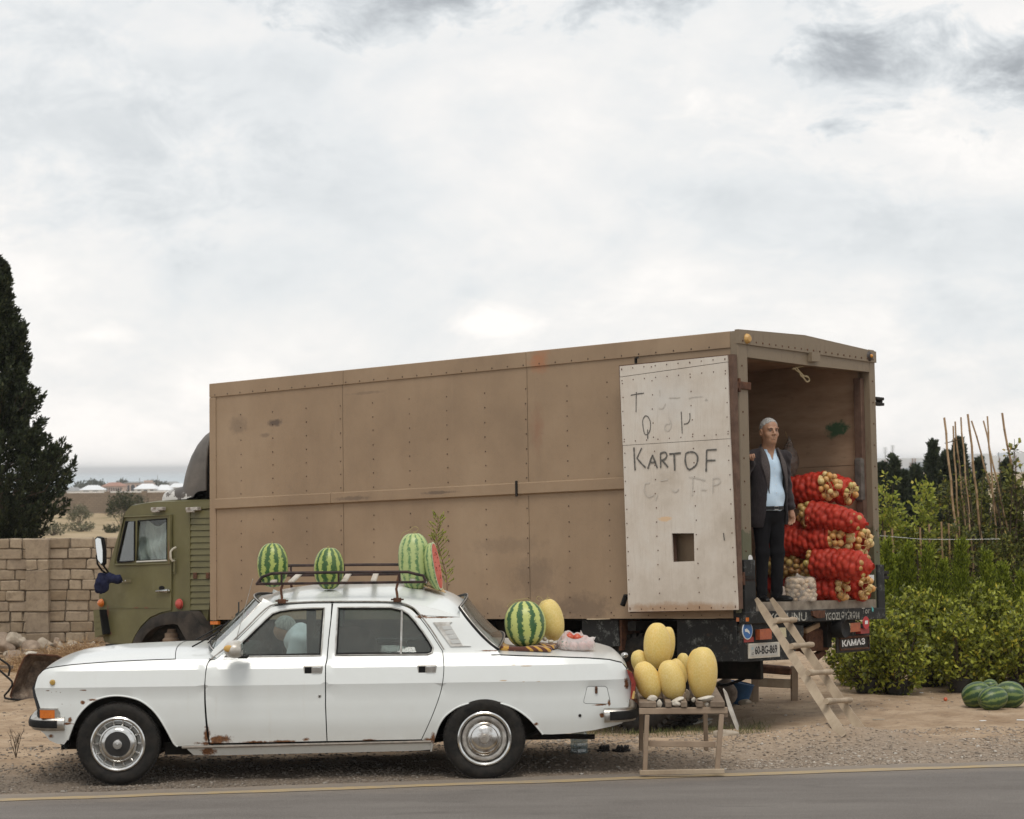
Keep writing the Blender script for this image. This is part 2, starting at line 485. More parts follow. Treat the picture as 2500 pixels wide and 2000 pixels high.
def pbr(name,c1=None,c2=None,scale=6,rough=0.6,metal=0.0,bump=0.0,bscale=60,bdist=0.004,stretch=(1,1,1),lo=0.35,hi=0.65,**kw):
 if name in MAT: return MAT[name]
 t = NT(name)
 if c2 is None: t.set(col=c1)
 else:
  f = t.noise(scale,8,0.62,t.map(stretch))
  t.set(col=t.ramp(f,[(lo,c1),(hi,c2)]))
 if 'spec' not in kw and not metal and max(c1) < .09 and rough > .5: t.set(spec=.2)
 t.set(rough=rough,metal=metal,**kw)
 if bump: t.bump(t.noise(bscale,6,0.6,t.map(stretch)),bump,bdist)
 MAT[name] = t.m; return t.m
def leafmat(name,cols,rough=0.5,trans=0.25):
 t = NT(name)
 g = t.N.new('ShaderNodeNewGeometry')
 t.set(col=t.ramp(g.outputs['Random Per Island'],cols),rough=rough,spec=0.35)
 tr = t.N.new('ShaderNodeBsdfTranslucent'); t.ln(t.ramp(g.outputs['Random Per Island'],[(p,tuple(min(1,q * 1.3) for q in c)) for p,c in cols]),tr.inputs[0])
 mx = t.N.new('ShaderNodeMixShader'); mx.inputs[0].default_value = trans
 t.ln(t.b.outputs[0],mx.inputs[1]); t.ln(tr.outputs[0],mx.inputs[2]); t.ln(mx.outputs[0],t.out.inputs['Surface'])
 return t.m
def glassmat(name,tint=(0.8,0.85,0.84),alpha=0.3,rough=0.03,dirt=0.0):
 """window glass: tinted see-through + reflection, some dust"""
 t = NT(name)
 g = t.N.new('ShaderNodeBsdfGlossy'); g.inputs['Roughness'].default_value = rough
 tr = t.N.new('ShaderNodeBsdfTransparent'); tr.inputs[0].default_value = (*tint,1)
 fr = t.N.new('ShaderNodeLayerWeight'); fr.inputs[0].default_value = .5
 f = t.math('ADD',t.math('MULTIPLY',t.math('POWER',fr.outputs['Facing'],4),.8),alpha,clamp=True)
 mx = t.N.new('ShaderNodeMixShader'); t.ln(f,mx.inputs[0]); t.ln(tr.outputs[0],mx.inputs[1]); t.ln(g.outputs[0],mx.inputs[2])
 s = mx.outputs[0]
 if dirt:
  d = t.N.new('ShaderNodeBsdfDiffuse'); d.inputs[0].default_value = (0.42,0.39,0.34,1)
  m2 = t.N.new('ShaderNodeMixShader'); t.ln(t.math('MULTIPLY',t.noise(7,6,0.65),dirt),m2.inputs[0]); t.ln(s,m2.inputs[1]); t.ln(d.outputs[0],m2.inputs[2]); s = m2.outputs[0]
 t.ln(s,t.out.inputs['Surface']); return t.m
chrome = pbr('chrome',(0.62,0.62,0.62),(0.42,0.41,0.39),9,rough=0.22,metal=1.0)
black_rubber = pbr('black_rubber',(0.006,0.006,0.006),(0.016,0.015,0.014),14,rough=0.6,bump=0.2,bscale=90)
dark_metal = pbr('dark_metal',(0.009,0.009,0.009),(0.028,0.023,0.019),8,rough=0.7,bump=0.3)
rust_metal = pbr('rust_metal',(0.06,0.03,0.02),(0.13,0.06,0.035),20,rough=0.85,bump=0.4)
white_plastic = pbr('white_plastic',(0.7,0.7,0.68),rough=0.4)
# ------------------------------------------------------------------ ground
_lp = []
for (px,py) in ((0,1953),(625,1932),(1250,1914),(1786,1896),(2148,1881),(2500,1865)):
 d = ray(px,py); t = -CAM.z / d.z; p = CAM + d * t; _lp.append((p.x,p.y))
LX = np.array([p[0] for p in _lp]); LY = np.array([p[1] for p in _lp])
_A = np.polyfit(LX,LY,1)
def line_y(x): return _A[0] * x + _A[1]
def edge_d(x,y): return (y - line_y(x)) / math.hypot(1,_A[0]) - 0.30
def _sm(a,b,x):
 t = np.clip((x - a) / (b - a),0,1); return t * t * (3 - 2 * t)
def ground_np(x,y,fine=True):
 x = np.asarray(x,float); y = np.asarray(y,float)
 left = np.interp(y,[0,19.2,21.5,24,37,40,210,900,1400,1e5],[0,0,-.17,-.27,-.56,-.8,-1.65,-7.0,-14,-14])
 right = np.interp(y,[0,19.2,21.5,24,37,60,210,1000,1400,1e5],[0,0,-.12,-.17,-.3,-.4,-1.2,-2.4,-14,-14])
 s = _sm(-0.02,0.08,x / np.maximum(y,1)); z = left * (1 - s) + right * s
 ed = edge_d(x,y)
 if fine:
  near = _sm(60,35,y)
  z = z + near * _sm(0.0,0.6,ed) * (0.022 * fbm(x * .9,y * .9,0,3,3) + 0.012 * fbm(x * 4,y * 4,0,3,5) + 0.004 * fbm(x * 15,y * 15,0,2,9))
  z = z + near * (0.16 * np.exp(-((x - 2.7) / .8) ** 2 - ((y - 19.3) / .55) ** 2) - 0.05 * np.exp(-((x - 1.9) / .5) ** 2 - ((y - 18.6) / .3) ** 2))
  z = z + (1 - near) * np.minimum(y,300) / 60 * 0.09 * fbm(x * .15,y * .08,0,3,13) * _sm(1200,700,y)
 prof = np.interp(ed + 0.05 * fbm(x * 3,y * 3,0,3,21),[-3,-.25,-.02,.05,.35],[-.10,-.06,-.004,.006,.0])
 z = z - near * .13 * np.exp(-((x - .9) / 1.6) ** 2 - ((y - 22.3) / .9) ** 2) if fine else z
 z = z + np.where(ed < 0.35,prof,0)
 return z
def ground(x,y): return float(ground_np(x,y))
def on_ground(px,py):
 d = ray(px,py); y = 20.0
 for _ in range(40):
  x = d.x / d.y * y; z = ground(x,y)
  yn = (z - CAM.z) / (d.z / d.y); y = 0.5 * y + 0.5 * max(5,min(yn,2000))
 x = d.x / d.y * y; return Vector((x,y,ground(x,y)))
def axis(a,b,step,grow,far):
 c = list(np.arange(a,b,step)); s = step; v = c[-1]
 while v < far: s *= grow; v += s; c.append(v)
 s = step; v = c[0]; pre = []
 return c
def two_sided(a,b,step,grow,far):
 c = axis(a,b,step,grow,far); s = step; v = a; pre = []
 while v > -far: s *= grow; v -= s; pre.append(v)
 return np.array(pre[::-1] + c)
gx = two_sided(-6.5,6.5,.055,1.09,9000); gy = np.array(list(np.arange(-20,15.5,.8)) + axis(15.5,27,.055,1.05,1700))
GX,GY = np.meshgrid(gx,gy); GZ = ground_np(GX,GY)
n_,m_ = GX.shape
ii = np.arange(n_ * m_).reshape(n_,m_)
Q = np.stack([ii[:-1,:-1],ii[:-1,1:],ii[1:,1:],ii[1:,:-1]],-1).reshape(-1,4)
gme = np_mesh('ground',np.stack([GX,GY,GZ],-1).reshape(-1,3),Q,smooth=True)
t = NT('ground_dirt')
X_,Y_,Z_ = t.xyz()
ed = t.math('SUBTRACT',Y_,t.math('ADD',t.math('MULTIPLY',X_,float(_A[0])),float(_A[1]) + .3))
wob = t.math('MULTIPLY',t.math('SUBTRACT',t.noise(1.1,5,.6),.5),2.4)
gravel = t.math('MULTIPLY',t.math('SUBTRACT',t.math('ADD',2.0,wob),ed),0.75,clamp=True)
sand = t.ramp(t.noise(2.2,9,.68),[(.3,(.26,.175,.105)),(.5,(.385,.280,.185)),(.68,(.47,.355,.245))])
sand2 = t.mix(t.math('MULTIPLY',t.math('SUBTRACT',t.noise(9,8,.7,t.map((1,1,1))),.52),4,clamp=True),sand,(.17,.12,.085))
fine = t.mix(t.math('MULTIPLY',t.math('SUBTRACT',t.noise(90,4,.7),.55),5,clamp=True),sand2,(.20,.155,.12))
grv = t.ramp(t.voro(38,out='Color'),[(0,(.16,.13,.10)),(.45,(.27,.215,.165)),(.8,(.36,.295,.23)),(1,(.48,.42,.35))])
grv = t.mix(t.noise(3,6,.6),grv,(.27,.21,.155))
near_col = t.mix(gravel,fine,grv)
fld = t.ramp(t.noise(.22,8,.65),[(.3,(.13,.13,.055)),(.45,(.30,.225,.13)),(.6,(.40,.31,.20)),(.75,(.33,.23,.15))])
fld2 = t.mix(t.math('MULTIPLY',t.math('SUBTRACT',t.noise(1.4,8,.7),.56),5,clamp=True),fld,(.14,.13,.07))
farm = t.math('MULTIPLY',t.math('SUBTRACT',Y_,38),0.2,clamp=True)
damp_shade = t.math('MULTIPLY',t.math('MULTIPLY',t.math('SUBTRACT',t.math('ADD',1.6,wob),X_),.5,clamp=True),gravel)  # damp gravel darker to the left, with shade under the car painted in
near_col = t.mix(t.math('MULTIPLY',damp_shade,.40),near_col,(.055,.045,.036))
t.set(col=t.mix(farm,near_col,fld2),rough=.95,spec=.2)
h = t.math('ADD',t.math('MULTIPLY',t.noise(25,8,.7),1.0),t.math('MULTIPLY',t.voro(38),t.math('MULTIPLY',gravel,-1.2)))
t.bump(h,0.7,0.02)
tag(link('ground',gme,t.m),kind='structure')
def strip(name,e0,e1,z,mat,nx=160,ny=2,wob=0.0,x0=-60,x1=60):
 P = []
 for j in range(ny):
  row = []
  for i in range(nx):
   x = x0 + (x1 - x0) * i / (nx - 1); e = lerp(e0,e1,j / (ny - 1))
   if wob and j in (0,ny - 1): e += wob * float(fbm(x * 2.3,j * 7.0,0,3,31))
   row.append((x,line_y(x) + e * math.hypot(1,_A[0]),z))
  P.append(row)
 mb = MB(); mb.grid(P); return tag(mb.build(name,mat),kind='structure')
t = NT('asphalt')
a = t.ramp(t.noise(1.3,9,.65,t.map((.35,1.6,1))),[(.3,(.125,.110,.098)),(.55,(.165,.148,.133)),(.75,(.20,.182,.162))])
a = t.mix(t.math('MULTIPLY',t.math('SUBTRACT',t.noise(55,6,.85),.5),3.5,clamp=True),a,(.27,.245,.22))
a = t.mix(t.math('MULTIPLY',t.math('SUBTRACT',t.noise(70,5,.85),.58),6,clamp=True),a,(.06,.055,.05))
a = t.mix(t.math('MULTIPLY',t.math('SUBTRACT',t.noise(3,9,.75,t.map((.35,1,1))),.54),4,clamp=True),a,(.095,.085,.075))
X_,Y_,Z_ = t.xyz()
ed = t.math('SUBTRACT',Y_,t.math('ADD',t.math('MULTIPLY',X_,float(_A[0])),float(_A[1])))
dust = t.math('MULTIPLY',t.math('ADD',t.math('MULTIPLY',t.math('ADD',ed,.35),1.4),t.math('SUBTRACT',t.noise(2.4,7,.65,t.map((.6,1.6,1))),.5)),1.0,clamp=True)
t.set(col=t.mix(dust,a,(.27,.225,.18)),rough=.85,spec=.3)
t.bump(t.math('ADD',t.voro(110),t.math('MULTIPLY',t.noise(30,6,.8),.8)),.8,.008)
strip('road',-12,0.30,0.0,t.m,nx=1400,wob=.035)
t = NT('yellow_line')
wear = t.math('MULTIPLY',t.math('SUBTRACT',t.noise(7,9,.8,t.map((.5,2,1))),.42),3.5,clamp=True)
t.set(col=t.mix(t.math('ADD',.40,wear,clamp=True),(.46,.31,.105),(.27,.225,.17)),rough=.8)
strip('road_line',-.07,.07,0.004,t.m,nx=1400,wob=.016)
t = NT('sea_water'); t.set(col=(.44,.51,.55),rough=.6)
s_ = MB(); s_.grid([[(-14000,1150,-11),(14000,1150,-11)],[(-14000,15000,-11),(14000,15000,-11)]])
tag(s_.build('sea',t.m),kind='structure')
# ------------------------------------------------------------------ gravel: pebbles scattered on the verge
def pebble_mesh(P,S,name,mat,seed=0,label=None):
 """P centres (n,3), S sizes (n,) -> low, angular stones, one mesh"""
 r = np.random.RandomState(seed)
 ico = [(0,0,1),(.89,0,.45),(.28,.85,.45),(-.72,.53,.45),(-.72,-.53,.45),(.28,-.85,.45),(.72,.53,-.45),(-.28,.85,-.45),(-.89,0,-.45),(-.28,-.85,-.45),(.72,-.53,-.45),(0,0,-1)]
 fc = [(0,1,2),(0,2,3),(0,3,4),(0,4,5),(0,5,1),(1,6,2),(2,7,3),(3,8,4),(4,9,5),(5,10,1),(1,10,6),(2,6,7),(3,7,8),(4,8,9),(5,9,10),(6,11,7),(7,11,8),(8,11,9),(9,11,10),(10,11,6)]
 B = np.array(ico); n = len(P)
 V = B[None] * (1 + .28 * (r.rand(n,12,1) - .5) * 2)
 V = V * S[:,None,None] * np.stack([.8 + .6 * r.rand(n),.7 + .4 * r.rand(n),.35 + .35 * r.rand(n)],1)[:,None,:]
 a = r.rand(n) * 6.28; c,s = np.cos(a)[:,None],np.sin(a)[:,None]
 x = V[...,0] * c - V[...,1] * s; y = V[...,0] * s + V[...,1] * c
 V = np.stack([x,y,V[...,2]],-1) + P[:,None,:]
 Fc = np.array(fc)[None] + (np.arange(n) * 12)[:,None,None]
 return np_mesh(name,V.reshape(-1,3),Fc.reshape(-1,3))
t = NT('pebble_stone')
g = t.N.new('ShaderNodeNewGeometry')
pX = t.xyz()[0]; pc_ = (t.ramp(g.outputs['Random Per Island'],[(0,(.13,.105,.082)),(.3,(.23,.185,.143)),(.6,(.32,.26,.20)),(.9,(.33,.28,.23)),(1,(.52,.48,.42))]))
t.set(col=t.mix(t.math('MULTIPLY',t.math('MULTIPLY',t.math('SUBTRACT',1.6,pX),.5,clamp=True),.45),pc_,(.05,.042,.034)),rough=.9)  # pebbles darkened leftward to match, including the painted shade under the car
PEB = t.m
N = 30000
x = nr.uniform(-4.6,5.6,N); e = nr.rand(N) ** 1.5 * 3.0 + .0
y = line_y(x) + .30 + e
k = (vnoise(x * 1.7,y * 2.5,0,4) + 1.0) * .5 > nr.rand(N) * .8
x,y,e = x[k],y[k],e[k]
S = .004 + .011 * nr.rand(len(x)) ** 3 + .004 * nr.rand(len(x))
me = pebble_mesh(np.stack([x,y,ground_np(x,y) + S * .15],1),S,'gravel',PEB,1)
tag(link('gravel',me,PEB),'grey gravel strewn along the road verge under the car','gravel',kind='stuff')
N = 6500
x = nr.uniform(-6.5,6.5,N); y = 18.6 + nr.rand(N) * 13
S = .006 + .016 * nr.rand(N) ** 4
k = (vnoise(x * .8,y * .8,0,14)) > nr.rand(N) * 1.6 - .9
x,y,S = x[k],y[k],S[k]
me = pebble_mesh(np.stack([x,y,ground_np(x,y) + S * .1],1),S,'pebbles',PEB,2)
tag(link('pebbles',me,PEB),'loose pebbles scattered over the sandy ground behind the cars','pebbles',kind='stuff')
def rock_mesh(r,sc3=(1,1,.7),seed=0,res=13):
 rr = np.random.RandomState(seed); pl = [(v / np.linalg.norm(v),.55 + .3 * rr.rand()) for v in rr.randn(14,3)]
 def f(X,Y,Z):
  x,y,z = X / (r * sc3[0]),Y / (r * sc3[1]),Z / (r * sc3[2])
  d = np.sqrt(x * x + y * y + z * z) - 1
  for nrm,o in pl: d = np.maximum(d,x * nrm[0] + y * nrm[1] + z * nrm[2] - o)
  return d + .045 * fbm(x * 2.2 + seed,y * 2.2,z * 2.2,2,seed)
 g = [np.linspace(-r * s * 1.15,r * s * 1.15,res) for s in sc3]
 P,Q = surfnet(f,*g); return np_mesh('rock',P,Q,smooth=False)
def rockmat(name,c1,c2):
 t = NT(name); t.set(col=t.ramp(t.noise(9,8,.65),[(.3,c1),(.7,c2)]),rough=.93); t.bump(t.noise(30,7,.7),.6,.02); return t.m
LIME = rockmat('pale_limestone',(.27,.22,.165),(.46,.40,.32))
WHITE_ROCK = rockmat('chalky_stone',(.40,.35,.28),(.66,.61,.52))
BROWN_ROCK = rockmat('brown_stone',(.20,.15,.11),(.36,.28,.21))
# ------------------------------------------------------------------ block wall
def blockmat():
 t = NT('limestone_block')
 oi = t.N.new('ShaderNodeObjectInfo')
 v = t.N.new('ShaderNodeVectorMath'); v.operation = 'ADD'; t.ln(t.P,v.inputs[0])
 cb = t.N.new('ShaderNodeCombineXYZ')
 for i,k in enumerate((31,57,83)): t.ln(t.math('MULTIPLY',oi.outputs['Random'],k),cb.inputs[i])
 t.ln(cb.outputs[0],v.inputs[1]); vec = v.outputs[0]
 base = t.ramp(oi.outputs['Random'],[(0,(.235,.172,.108)),(.35,(.285,.222,.155)),(.7,(.36,.285,.20)),(1,(.27,.21,.15))])
 c = t.mix(t.math('MULTIPLY',t.math('SUBTRACT',t.noise(14,8,.7,vec),.46),3.2,clamp=True),base,(.17,.128,.088))
 c = t.mix(t.math('MULTIPLY',t.math('SUBTRACT',t.noise(5,5,.6,vec),.5),1.6,clamp=True),c,(.42,.34,.23))
 t.set(col=c,rough=.95); t.bump(t.noise(70,8,.75,vec),.8,.012); return t.m
BLK = blockmat()
MORT = rockmat('old_mortar',(.085,.065,.045),(.15,.115,.08))
WY = 36.0
def px_x(px,Y): return at_y(px,1150,Y).x
wall = empty('block_wall',(0,0,0),label='rough limestone block wall with a buttress standing behind the rubble',cat='wall')
wall.location = (-9.8,WY,-.62)
def block_mesh(w,h,d,seed):
 r = random.Random(seed); mb = MB(); mb.bbox((-w / 2,-d,0),(w / 2,.02,h),.014)
 mb.v = [(x + r.uniform(-.012,.012),y + (r.uniform(-.014,.016) if y < -d / 2 else 0),z + r.uniform(-.007,.007)) for x,y,z in mb.v]
 return mb.mesh('block')
bm_ = [[block_mesh(w,.155,.2,i * 7 + j) for i in range(5)] for j,w in enumerate((.36,.30,.19))]
for row in bm_:
 for me in row: me.materials.append(BLK)
ch = .1675; L = 8.6
pil0,pil1 = px_x(73,WY) + 9.8,px_x(128,WY) + 9.8
for c in range(11):
 for (s0,s1) in ((-rnd.uniform(0,.3),pil0 + .02),(pil1 - .02 - rnd.uniform(0,.15),L)):
  x = s0; z = .10 + c * ch
  while x < s1:
   j = 0 if rnd.random() < .72 else (1 if rnd.random() < .6 else 2); w = (.36,.30,.19)[j]
   if s1 < L and x + w > s1 + .05: j = 2; w = .19
   xc = x + w / 2
   if True:
    o = link('block',bm_[j][rnd.randrange(5)],None,wall)
    o.location = (xc,rnd.uniform(-.008,.012),z + rnd.uniform(-.003,.003)); o.rotation_euler = (0,rnd.uniform(-.012,.012),rnd.uniform(-.015,.015))
    if rnd.random() < .5: o.rotation_euler[2] += math.pi; o.location.y -= .18
   x += w + .015
pm = [block_mesh(pil1 - pil0,.325,.34,90 + i) for i in range(3)] + [block_mesh((pil1 - pil0) / 2 - .006,.155,.34,95)]
for me in pm: me.materials.append(BLK)
z = .1; k = 0
while z < 1.93:
 if k in (5,10):
  for s in (-1,1):
   o = link('block',pm[3],None,wall); o.location = ((pil0 + pil1) / 2 + s * (pil1 - pil0) / 4,0,z)
  z += .167
 else:
  o = link('block',pm[k % 3],None,wall); o.location = ((pil0 + pil1) / 2,0,z); z += .335
  if k in (3,): k = 4
 k += 1
 if z > 1.75: k = 10 if k < 10 else k
mb = MB(); mb.box((-.3,-.17,-.2),(L,-.02,1.93)); mb.box((pil0 + .02,-.31,-.2),(pil1 - .02,-.17,1.92))
mb.build('mortar',MORT,wall)
mb = MB(); mb.box((-3.4,-.17,-.2),(-.3,-.02,1.93)); mb.build('mortar',MORT,wall)
mb = MB()
for c in range(11):
 x = -3.4 - rnd.uniform(0,.2)
 while x < -.3: w = rnd.choice((.36,.36,.30,.19)); mb.bbox((x,-.19 - rnd.uniform(0,.015),.1 + c * ch),(min(x + w,-.28),.0,.255 + c * ch),.012); x += w + .015
tag(mb.build('blocks',BLK,wall,None),kind='stuff')
rub = [(30,1556,.30,0),(75,1578,.25,1),(112,1568,.20,0),(38,1600,.30,1),(150,1590,.17,0),(175,1567,.14,0),(205,1575,.13,1),(140,1562,.15,1),(225,1570,.12,0),(8,1565,.3,1),
       (55,1560,.14,0),(90,1592,.16,1),(122,1583,.12,1),(240,1577,.15,0),(18,1590,.12,0),(65,1590,.1,0)]
nm = ['large flat boulder at the wall foot nearest the picture edge','rounded pale boulder in front of the left rubble','small stone at the foot of the buttress','low boulder in front of the rubble heap','upright pale stone right of the buttress','stone against the wall right of the upright stone',
      'stone against the wall near the truck cab','stone at the buttress corner','small pale stone by the truck bumper','long stone at the left edge of the rubble','small stone on the rubble heap','low stone in front of the buttress','flat stone left of the upright stone','stone half hidden by the truck step','little stone at far left of the rubble','little stone between the boulders']
for i,(px,py,r,b) in enumerate(rub):
 r *= .85; p = at_y(px,py + 8,35.35 - .45 * (py - 1545) / 55); me = rock_mesh(r,(1.1,.8,.8 if i != 4 else 1.5),40 + i)
 o = link('boulder',me,LIME if b == 0 else BROWN_ROCK); o.location = p; o.rotation_euler = (0,0,rnd.uniform(0,6))
 tag(o,nm[i],'boulder','rubble stones along the block wall')
# ------------------------------------------------------------------ foliage tools
def leaf_cloud(P,D,size,w=.45,seed=0,fold=.25,droop=.0):
 """P (n,3) positions, D (n,3) pointing directions, size (n,) -> 4-vertex bent leaves as quads"""
 r = np.random.RandomState(seed); n = len(P)
 D = D / (np.linalg.norm(D,axis=1,keepdims=True) + 1e-9)
 R = r.randn(n,3); S = np.cross(D,R); S /= (np.linalg.norm(S,axis=1,keepdims=True) + 1e-9); U = np.cross(S,D)
 s = size[:,None]
 a = P; tip = P + D * s; mid = P + D * s * .5
 l = mid + S * s * w * .5 + U * s * fold * .3; q = mid - S * s * w * .5 + U * s * fold * .3
 V = np.stack([a,l,tip,q],1).reshape(-1,3)
 return V,(np.arange(n) * 4)[:,None] + np.arange(4)[None]
def branch_cloud(B,T,per,spread,size,seed=0,w=.45,out=.8,taper=True):
 """leaves around segments B->T"""
 r = np.random.RandomState(seed); n = len(B); t = r.rand(n,per) ** .8
 P = B[:,None] + (T - B)[:,None] * t[...,None]
 o = r.randn(n,per,3); o /= np.linalg.norm(o,axis=2,keepdims=True)
 sp = spread * (1.15 - .75 * t if taper else 1)
 P = P + o * (sp * r.rand(n,per) ** .5)[...,None]
 d = (T - B); d = d / (np.linalg.norm(d,axis=1,keepdims=True) + 1e-9)
 D = d[:,None] * out + o * (1 - out) + .25 * r.randn(n,per,3)
 sz = size * (.6 + .8 * r.rand(n,per))
 return P.reshape(-1,3),D.reshape(-1,3),sz.reshape(-1)
def crown(name,P,D,S,mat,parent,w=.45,seed=0):
 V,Qd = leaf_cloud(P,D,S,w,seed); return link(name,np_mesh(name,V,Qd),mat,parent)
BARK = pbr('bark',(.06,.042,.03),(.13,.10,.07),14,rough=.95,bump=.6,bscale=30,stretch=(1,1,.25))
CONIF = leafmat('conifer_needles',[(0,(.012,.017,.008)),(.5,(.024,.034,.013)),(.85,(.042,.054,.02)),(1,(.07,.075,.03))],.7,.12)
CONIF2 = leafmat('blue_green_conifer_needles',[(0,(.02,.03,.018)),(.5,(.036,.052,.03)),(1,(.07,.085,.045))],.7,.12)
def conifer(loc,H,prof,nb,mat,label,group=None,cat='tree',leaf=.05,per=60,seed=1,up=.75,spread=.09,blen=.42,z0=.1,irr_=.30):
 r = np.random.RandomState(seed)
 root = empty('conifer_tree',loc,label=label,cat=cat,group=group)
 tk = MB(); tk.tube([(0,0,-.15),(.02,0,H * .4),(-.01,.02,H * .75),(0,0,H * .97)],[H * .022,H * .016,H * .008,.006],8); tk.build('trunk',BARK,root)
 zz = z0 * H + (H * (1 - z0)) * r.rand(nb) ** 1.15; an = r.rand(nb) * 6.28
 rr = np.interp(zz / H,[p[0] for p in prof],[p[1] for p in prof])
 irr = 1 + irr_ * vnoise(an * 1.4,zz * 1.7,0,seed) + .10 * r.randn(nb)
 fr = (.35 + .65 * r.rand(nb) ** .5); R_ = np.maximum(.03,rr * irr * fr)
 dirh = np.stack([np.cos(an),np.sin(an)],1)
 bl = blen * (.6 + .7 * r.rand(nb)) * np.clip(rr / (rr.max() * .5),.4,1)
 Tt = np.stack([dirh[:,0] * R_,dirh[:,1] * R_,zz + .12 * bl],1)
 Bt = np.stack([dirh[:,0] * np.maximum(0,R_ - bl * (1 - up * .55)),dirh[:,1] * np.maximum(0,R_ - bl * (1 - up * .55)),zz - bl * up],1)
 P,D,S = branch_cloud(Bt,Tt,per,spread,leaf,seed,out=.7)
 crown('crown',P,D,S,mat,root,w=.42,seed=seed)
 lm = MB()
 for i in range(0,nb,6):
  b = Bt[i]; lm.tube([(0,0,max(.1,b[2] - .25)),tuple(b),tuple(Tt[i])],[.02,.012,.004],4)
 lm.build('branches',BARK,root)
 return root
c0 = at_y(-12,1150,40.5)
gz = ground(c0.x,40.5)
conifer((c0.x,40.5,gz),6.25 - gz,[(0,.5),(.2,.7),(.29,.85),(.31,.90),(.36,1.25),(.44,1.45),(.5,1.32),(.53,1.08),(.575,.86),(.617,.76),(.66,.95),(.70,.64),(.745,.60),(.83,.52),(.886,.32),(.94,.32),(.98,.24),(1,.08)],1350,CONIF,
  'tall dark cypress-like conifer rising behind the block wall',cat='tree',leaf=.085,per=84,seed=5,spread=.085,blen=.46,up=.8,irr_=.24)
def bush(name,loc,rx,ry,rz,n,leaf,mat,label,cat='bush',group=None,seed=0,w=.5,base=.0,up=.5,stems=True,lump=.25,per=26,tw=.12):
 r = np.random.RandomState(seed); root = empty(name,loc,label=label,cat=cat,group=group)
 nt = max(8,n // per)
 d = r.randn(nt,3); d[:,2] = np.abs(d[:,2]) * 1.1 - .35; d /= np.linalg.norm(d,axis=1,keepdims=True)
 q = (.55 + .45 * r.rand(nt) ** .6) * (1 + lump * vnoise(d[:,0] * 2.1 + seed,d[:,1] * 2.1,d[:,2] * 2.1,seed))
 C = np.stack([d[:,0] * rx * q,d[:,1] * ry * q,base + rz * .5 + d[:,2] * rz * .5 * q + .0],1)
 dd = d * np.array([1,1,1]) * (1 - up) + np.array([0,0,1]) * up + .25 * r.randn(nt,3); dd /= np.linalg.norm(dd,axis=1,keepdims=True)
 Bt = C - dd * tw; Tt = C + dd * tw
 P,D,S = branch_cloud(Bt,Tt,per,leaf * .9,leaf,seed,out=.45)
 crown('foliage',P,D,S,mat,root,w=w,seed=seed)
 if stems:
  st = MB()
  for i in range(0,nt,max(1,nt // 26)):
   st.tube([(0,0,-.03),(C[i][0] * .35,C[i][1] * .35,base + C[i][2] * .35),tuple(C[i])],[.012,.008,.003],4)
  st.build('stems',BARK,root)
 return root
GREY_LEAF = leafmat('grey_green_leaf',[(0,(.06,.062,.035)),(.5,(.12,.12,.07)),(1,(.22,.21,.13))],.7,.15)
DARK_LEAF = leafmat('dark_olive_leaf',[(0,(.02,.026,.012)),(.6,(.045,.052,.022)),(1,(.09,.095,.04))],.6,.2)
for (px,py,rx,hz,n,mt,lb) in [(192,1284,.75,1.25,1500,GREY_LEAF,'grey-green round shrub in the dry field beside the conifer'),(298,1292,.85,2.2,2600,DARK_LEAF,'tall dark shrub in the field just left of the truck cab'),
        (332,1262,1.1,1.7,1800,DARK_LEAF,'dark spreading shrub before the distant wall, above the cab roof'),(128,1308,.55,.5,700,GREY_LEAF,'low green tussock just over the wall near the conifer'),
        (195,1298,.9,.35,700,GREY_LEAF,'low weedy tuft in the field right of the tussock'),(272,1301,.35,.3,500,DARK_LEAF,'small dark tuft in the field by the truck windscreen')]:
 p = on_ground(px,py); bush('field_shrub',p,rx,rx,hz,n,.11,mt,lb,'shrub','shrubs in the dry field',seed=int(px),up=.4,per=16,tw=.25)
# ------------------------------------------------------------------ far wall, houses, sheds
t = NT('far_block_wall')
br = t.N.new('ShaderNodeTexBrick'); br.inputs['Scale'].default_value = 1.0; br.inputs['Brick Width'].default_value = .42; br.inputs['Row Height'].default_value = .2; br.inputs['Mortar Size'].default_value = .015
br.inputs['Color1'].default_value = (.20,.15,.105,1); br.inputs['Color2'].default_value = (.27,.21,.15,1); br.inputs['Mortar'].default_value = (.11,.08,.06,1)
cb = t.N.new('ShaderNodeCombineXYZ'); o3 = t.xyz(); t.ln(o3[0],cb.inputs[0]); t.ln(o3[2],cb.inputs[1]); t.ln(cb.outputs[0],br.inputs['Vector'])
t.set(col=t.mix(t.noise(.7,5,.6),br.outputs['Color'],(.19,.15,.11)),rough=.95)
FY = 214
fw = empty('field_wall',(0,FY,ground(-8,FY)),label='long distant limestone wall crossing the dry field',cat='wall')
mb = MB(); x0 = px_x(-60,FY); x1 = px_x(640,FY); mb.box((x0,0,-1),(x1,.3,1.75)); mb.build('wall_face',t.m,fw)
for px in (70,155,261,352,450):
 mb = MB(); x = px_x(px,FY); mb.box((x - .25,-.12,-1),(x + .25,.4,1.9)); mb.build('pier',t.m,fw)
fw2 = MB(); fw2.box((px_x(-80,300),300,ground(-15,300) - 1),(px_x(640,300),300.3,ground(-15,300) + 1.75))
tag(fw2.build('boundary_wall',t.m),'second pale boundary wall just above the field wall','wall')
WHT = pbr('white_plaster',(.62,.6,.56),(.72,.70,.66),.5,rough=.9); TIN = pbr('white_metal_roof',(.70,.72,.73),(.78,.79,.8),.4,rough=.5)
PINKW = pbr('pink_plaster',(.50,.36,.29),(.58,.44,.36),.3,rough=.9); RED_ROOF = pbr('red_roof',(.28,.13,.09),(.36,.18,.12),1,rough=.8); WIN = pbr('dark_window',(.03,.035,.04),rough=.2)
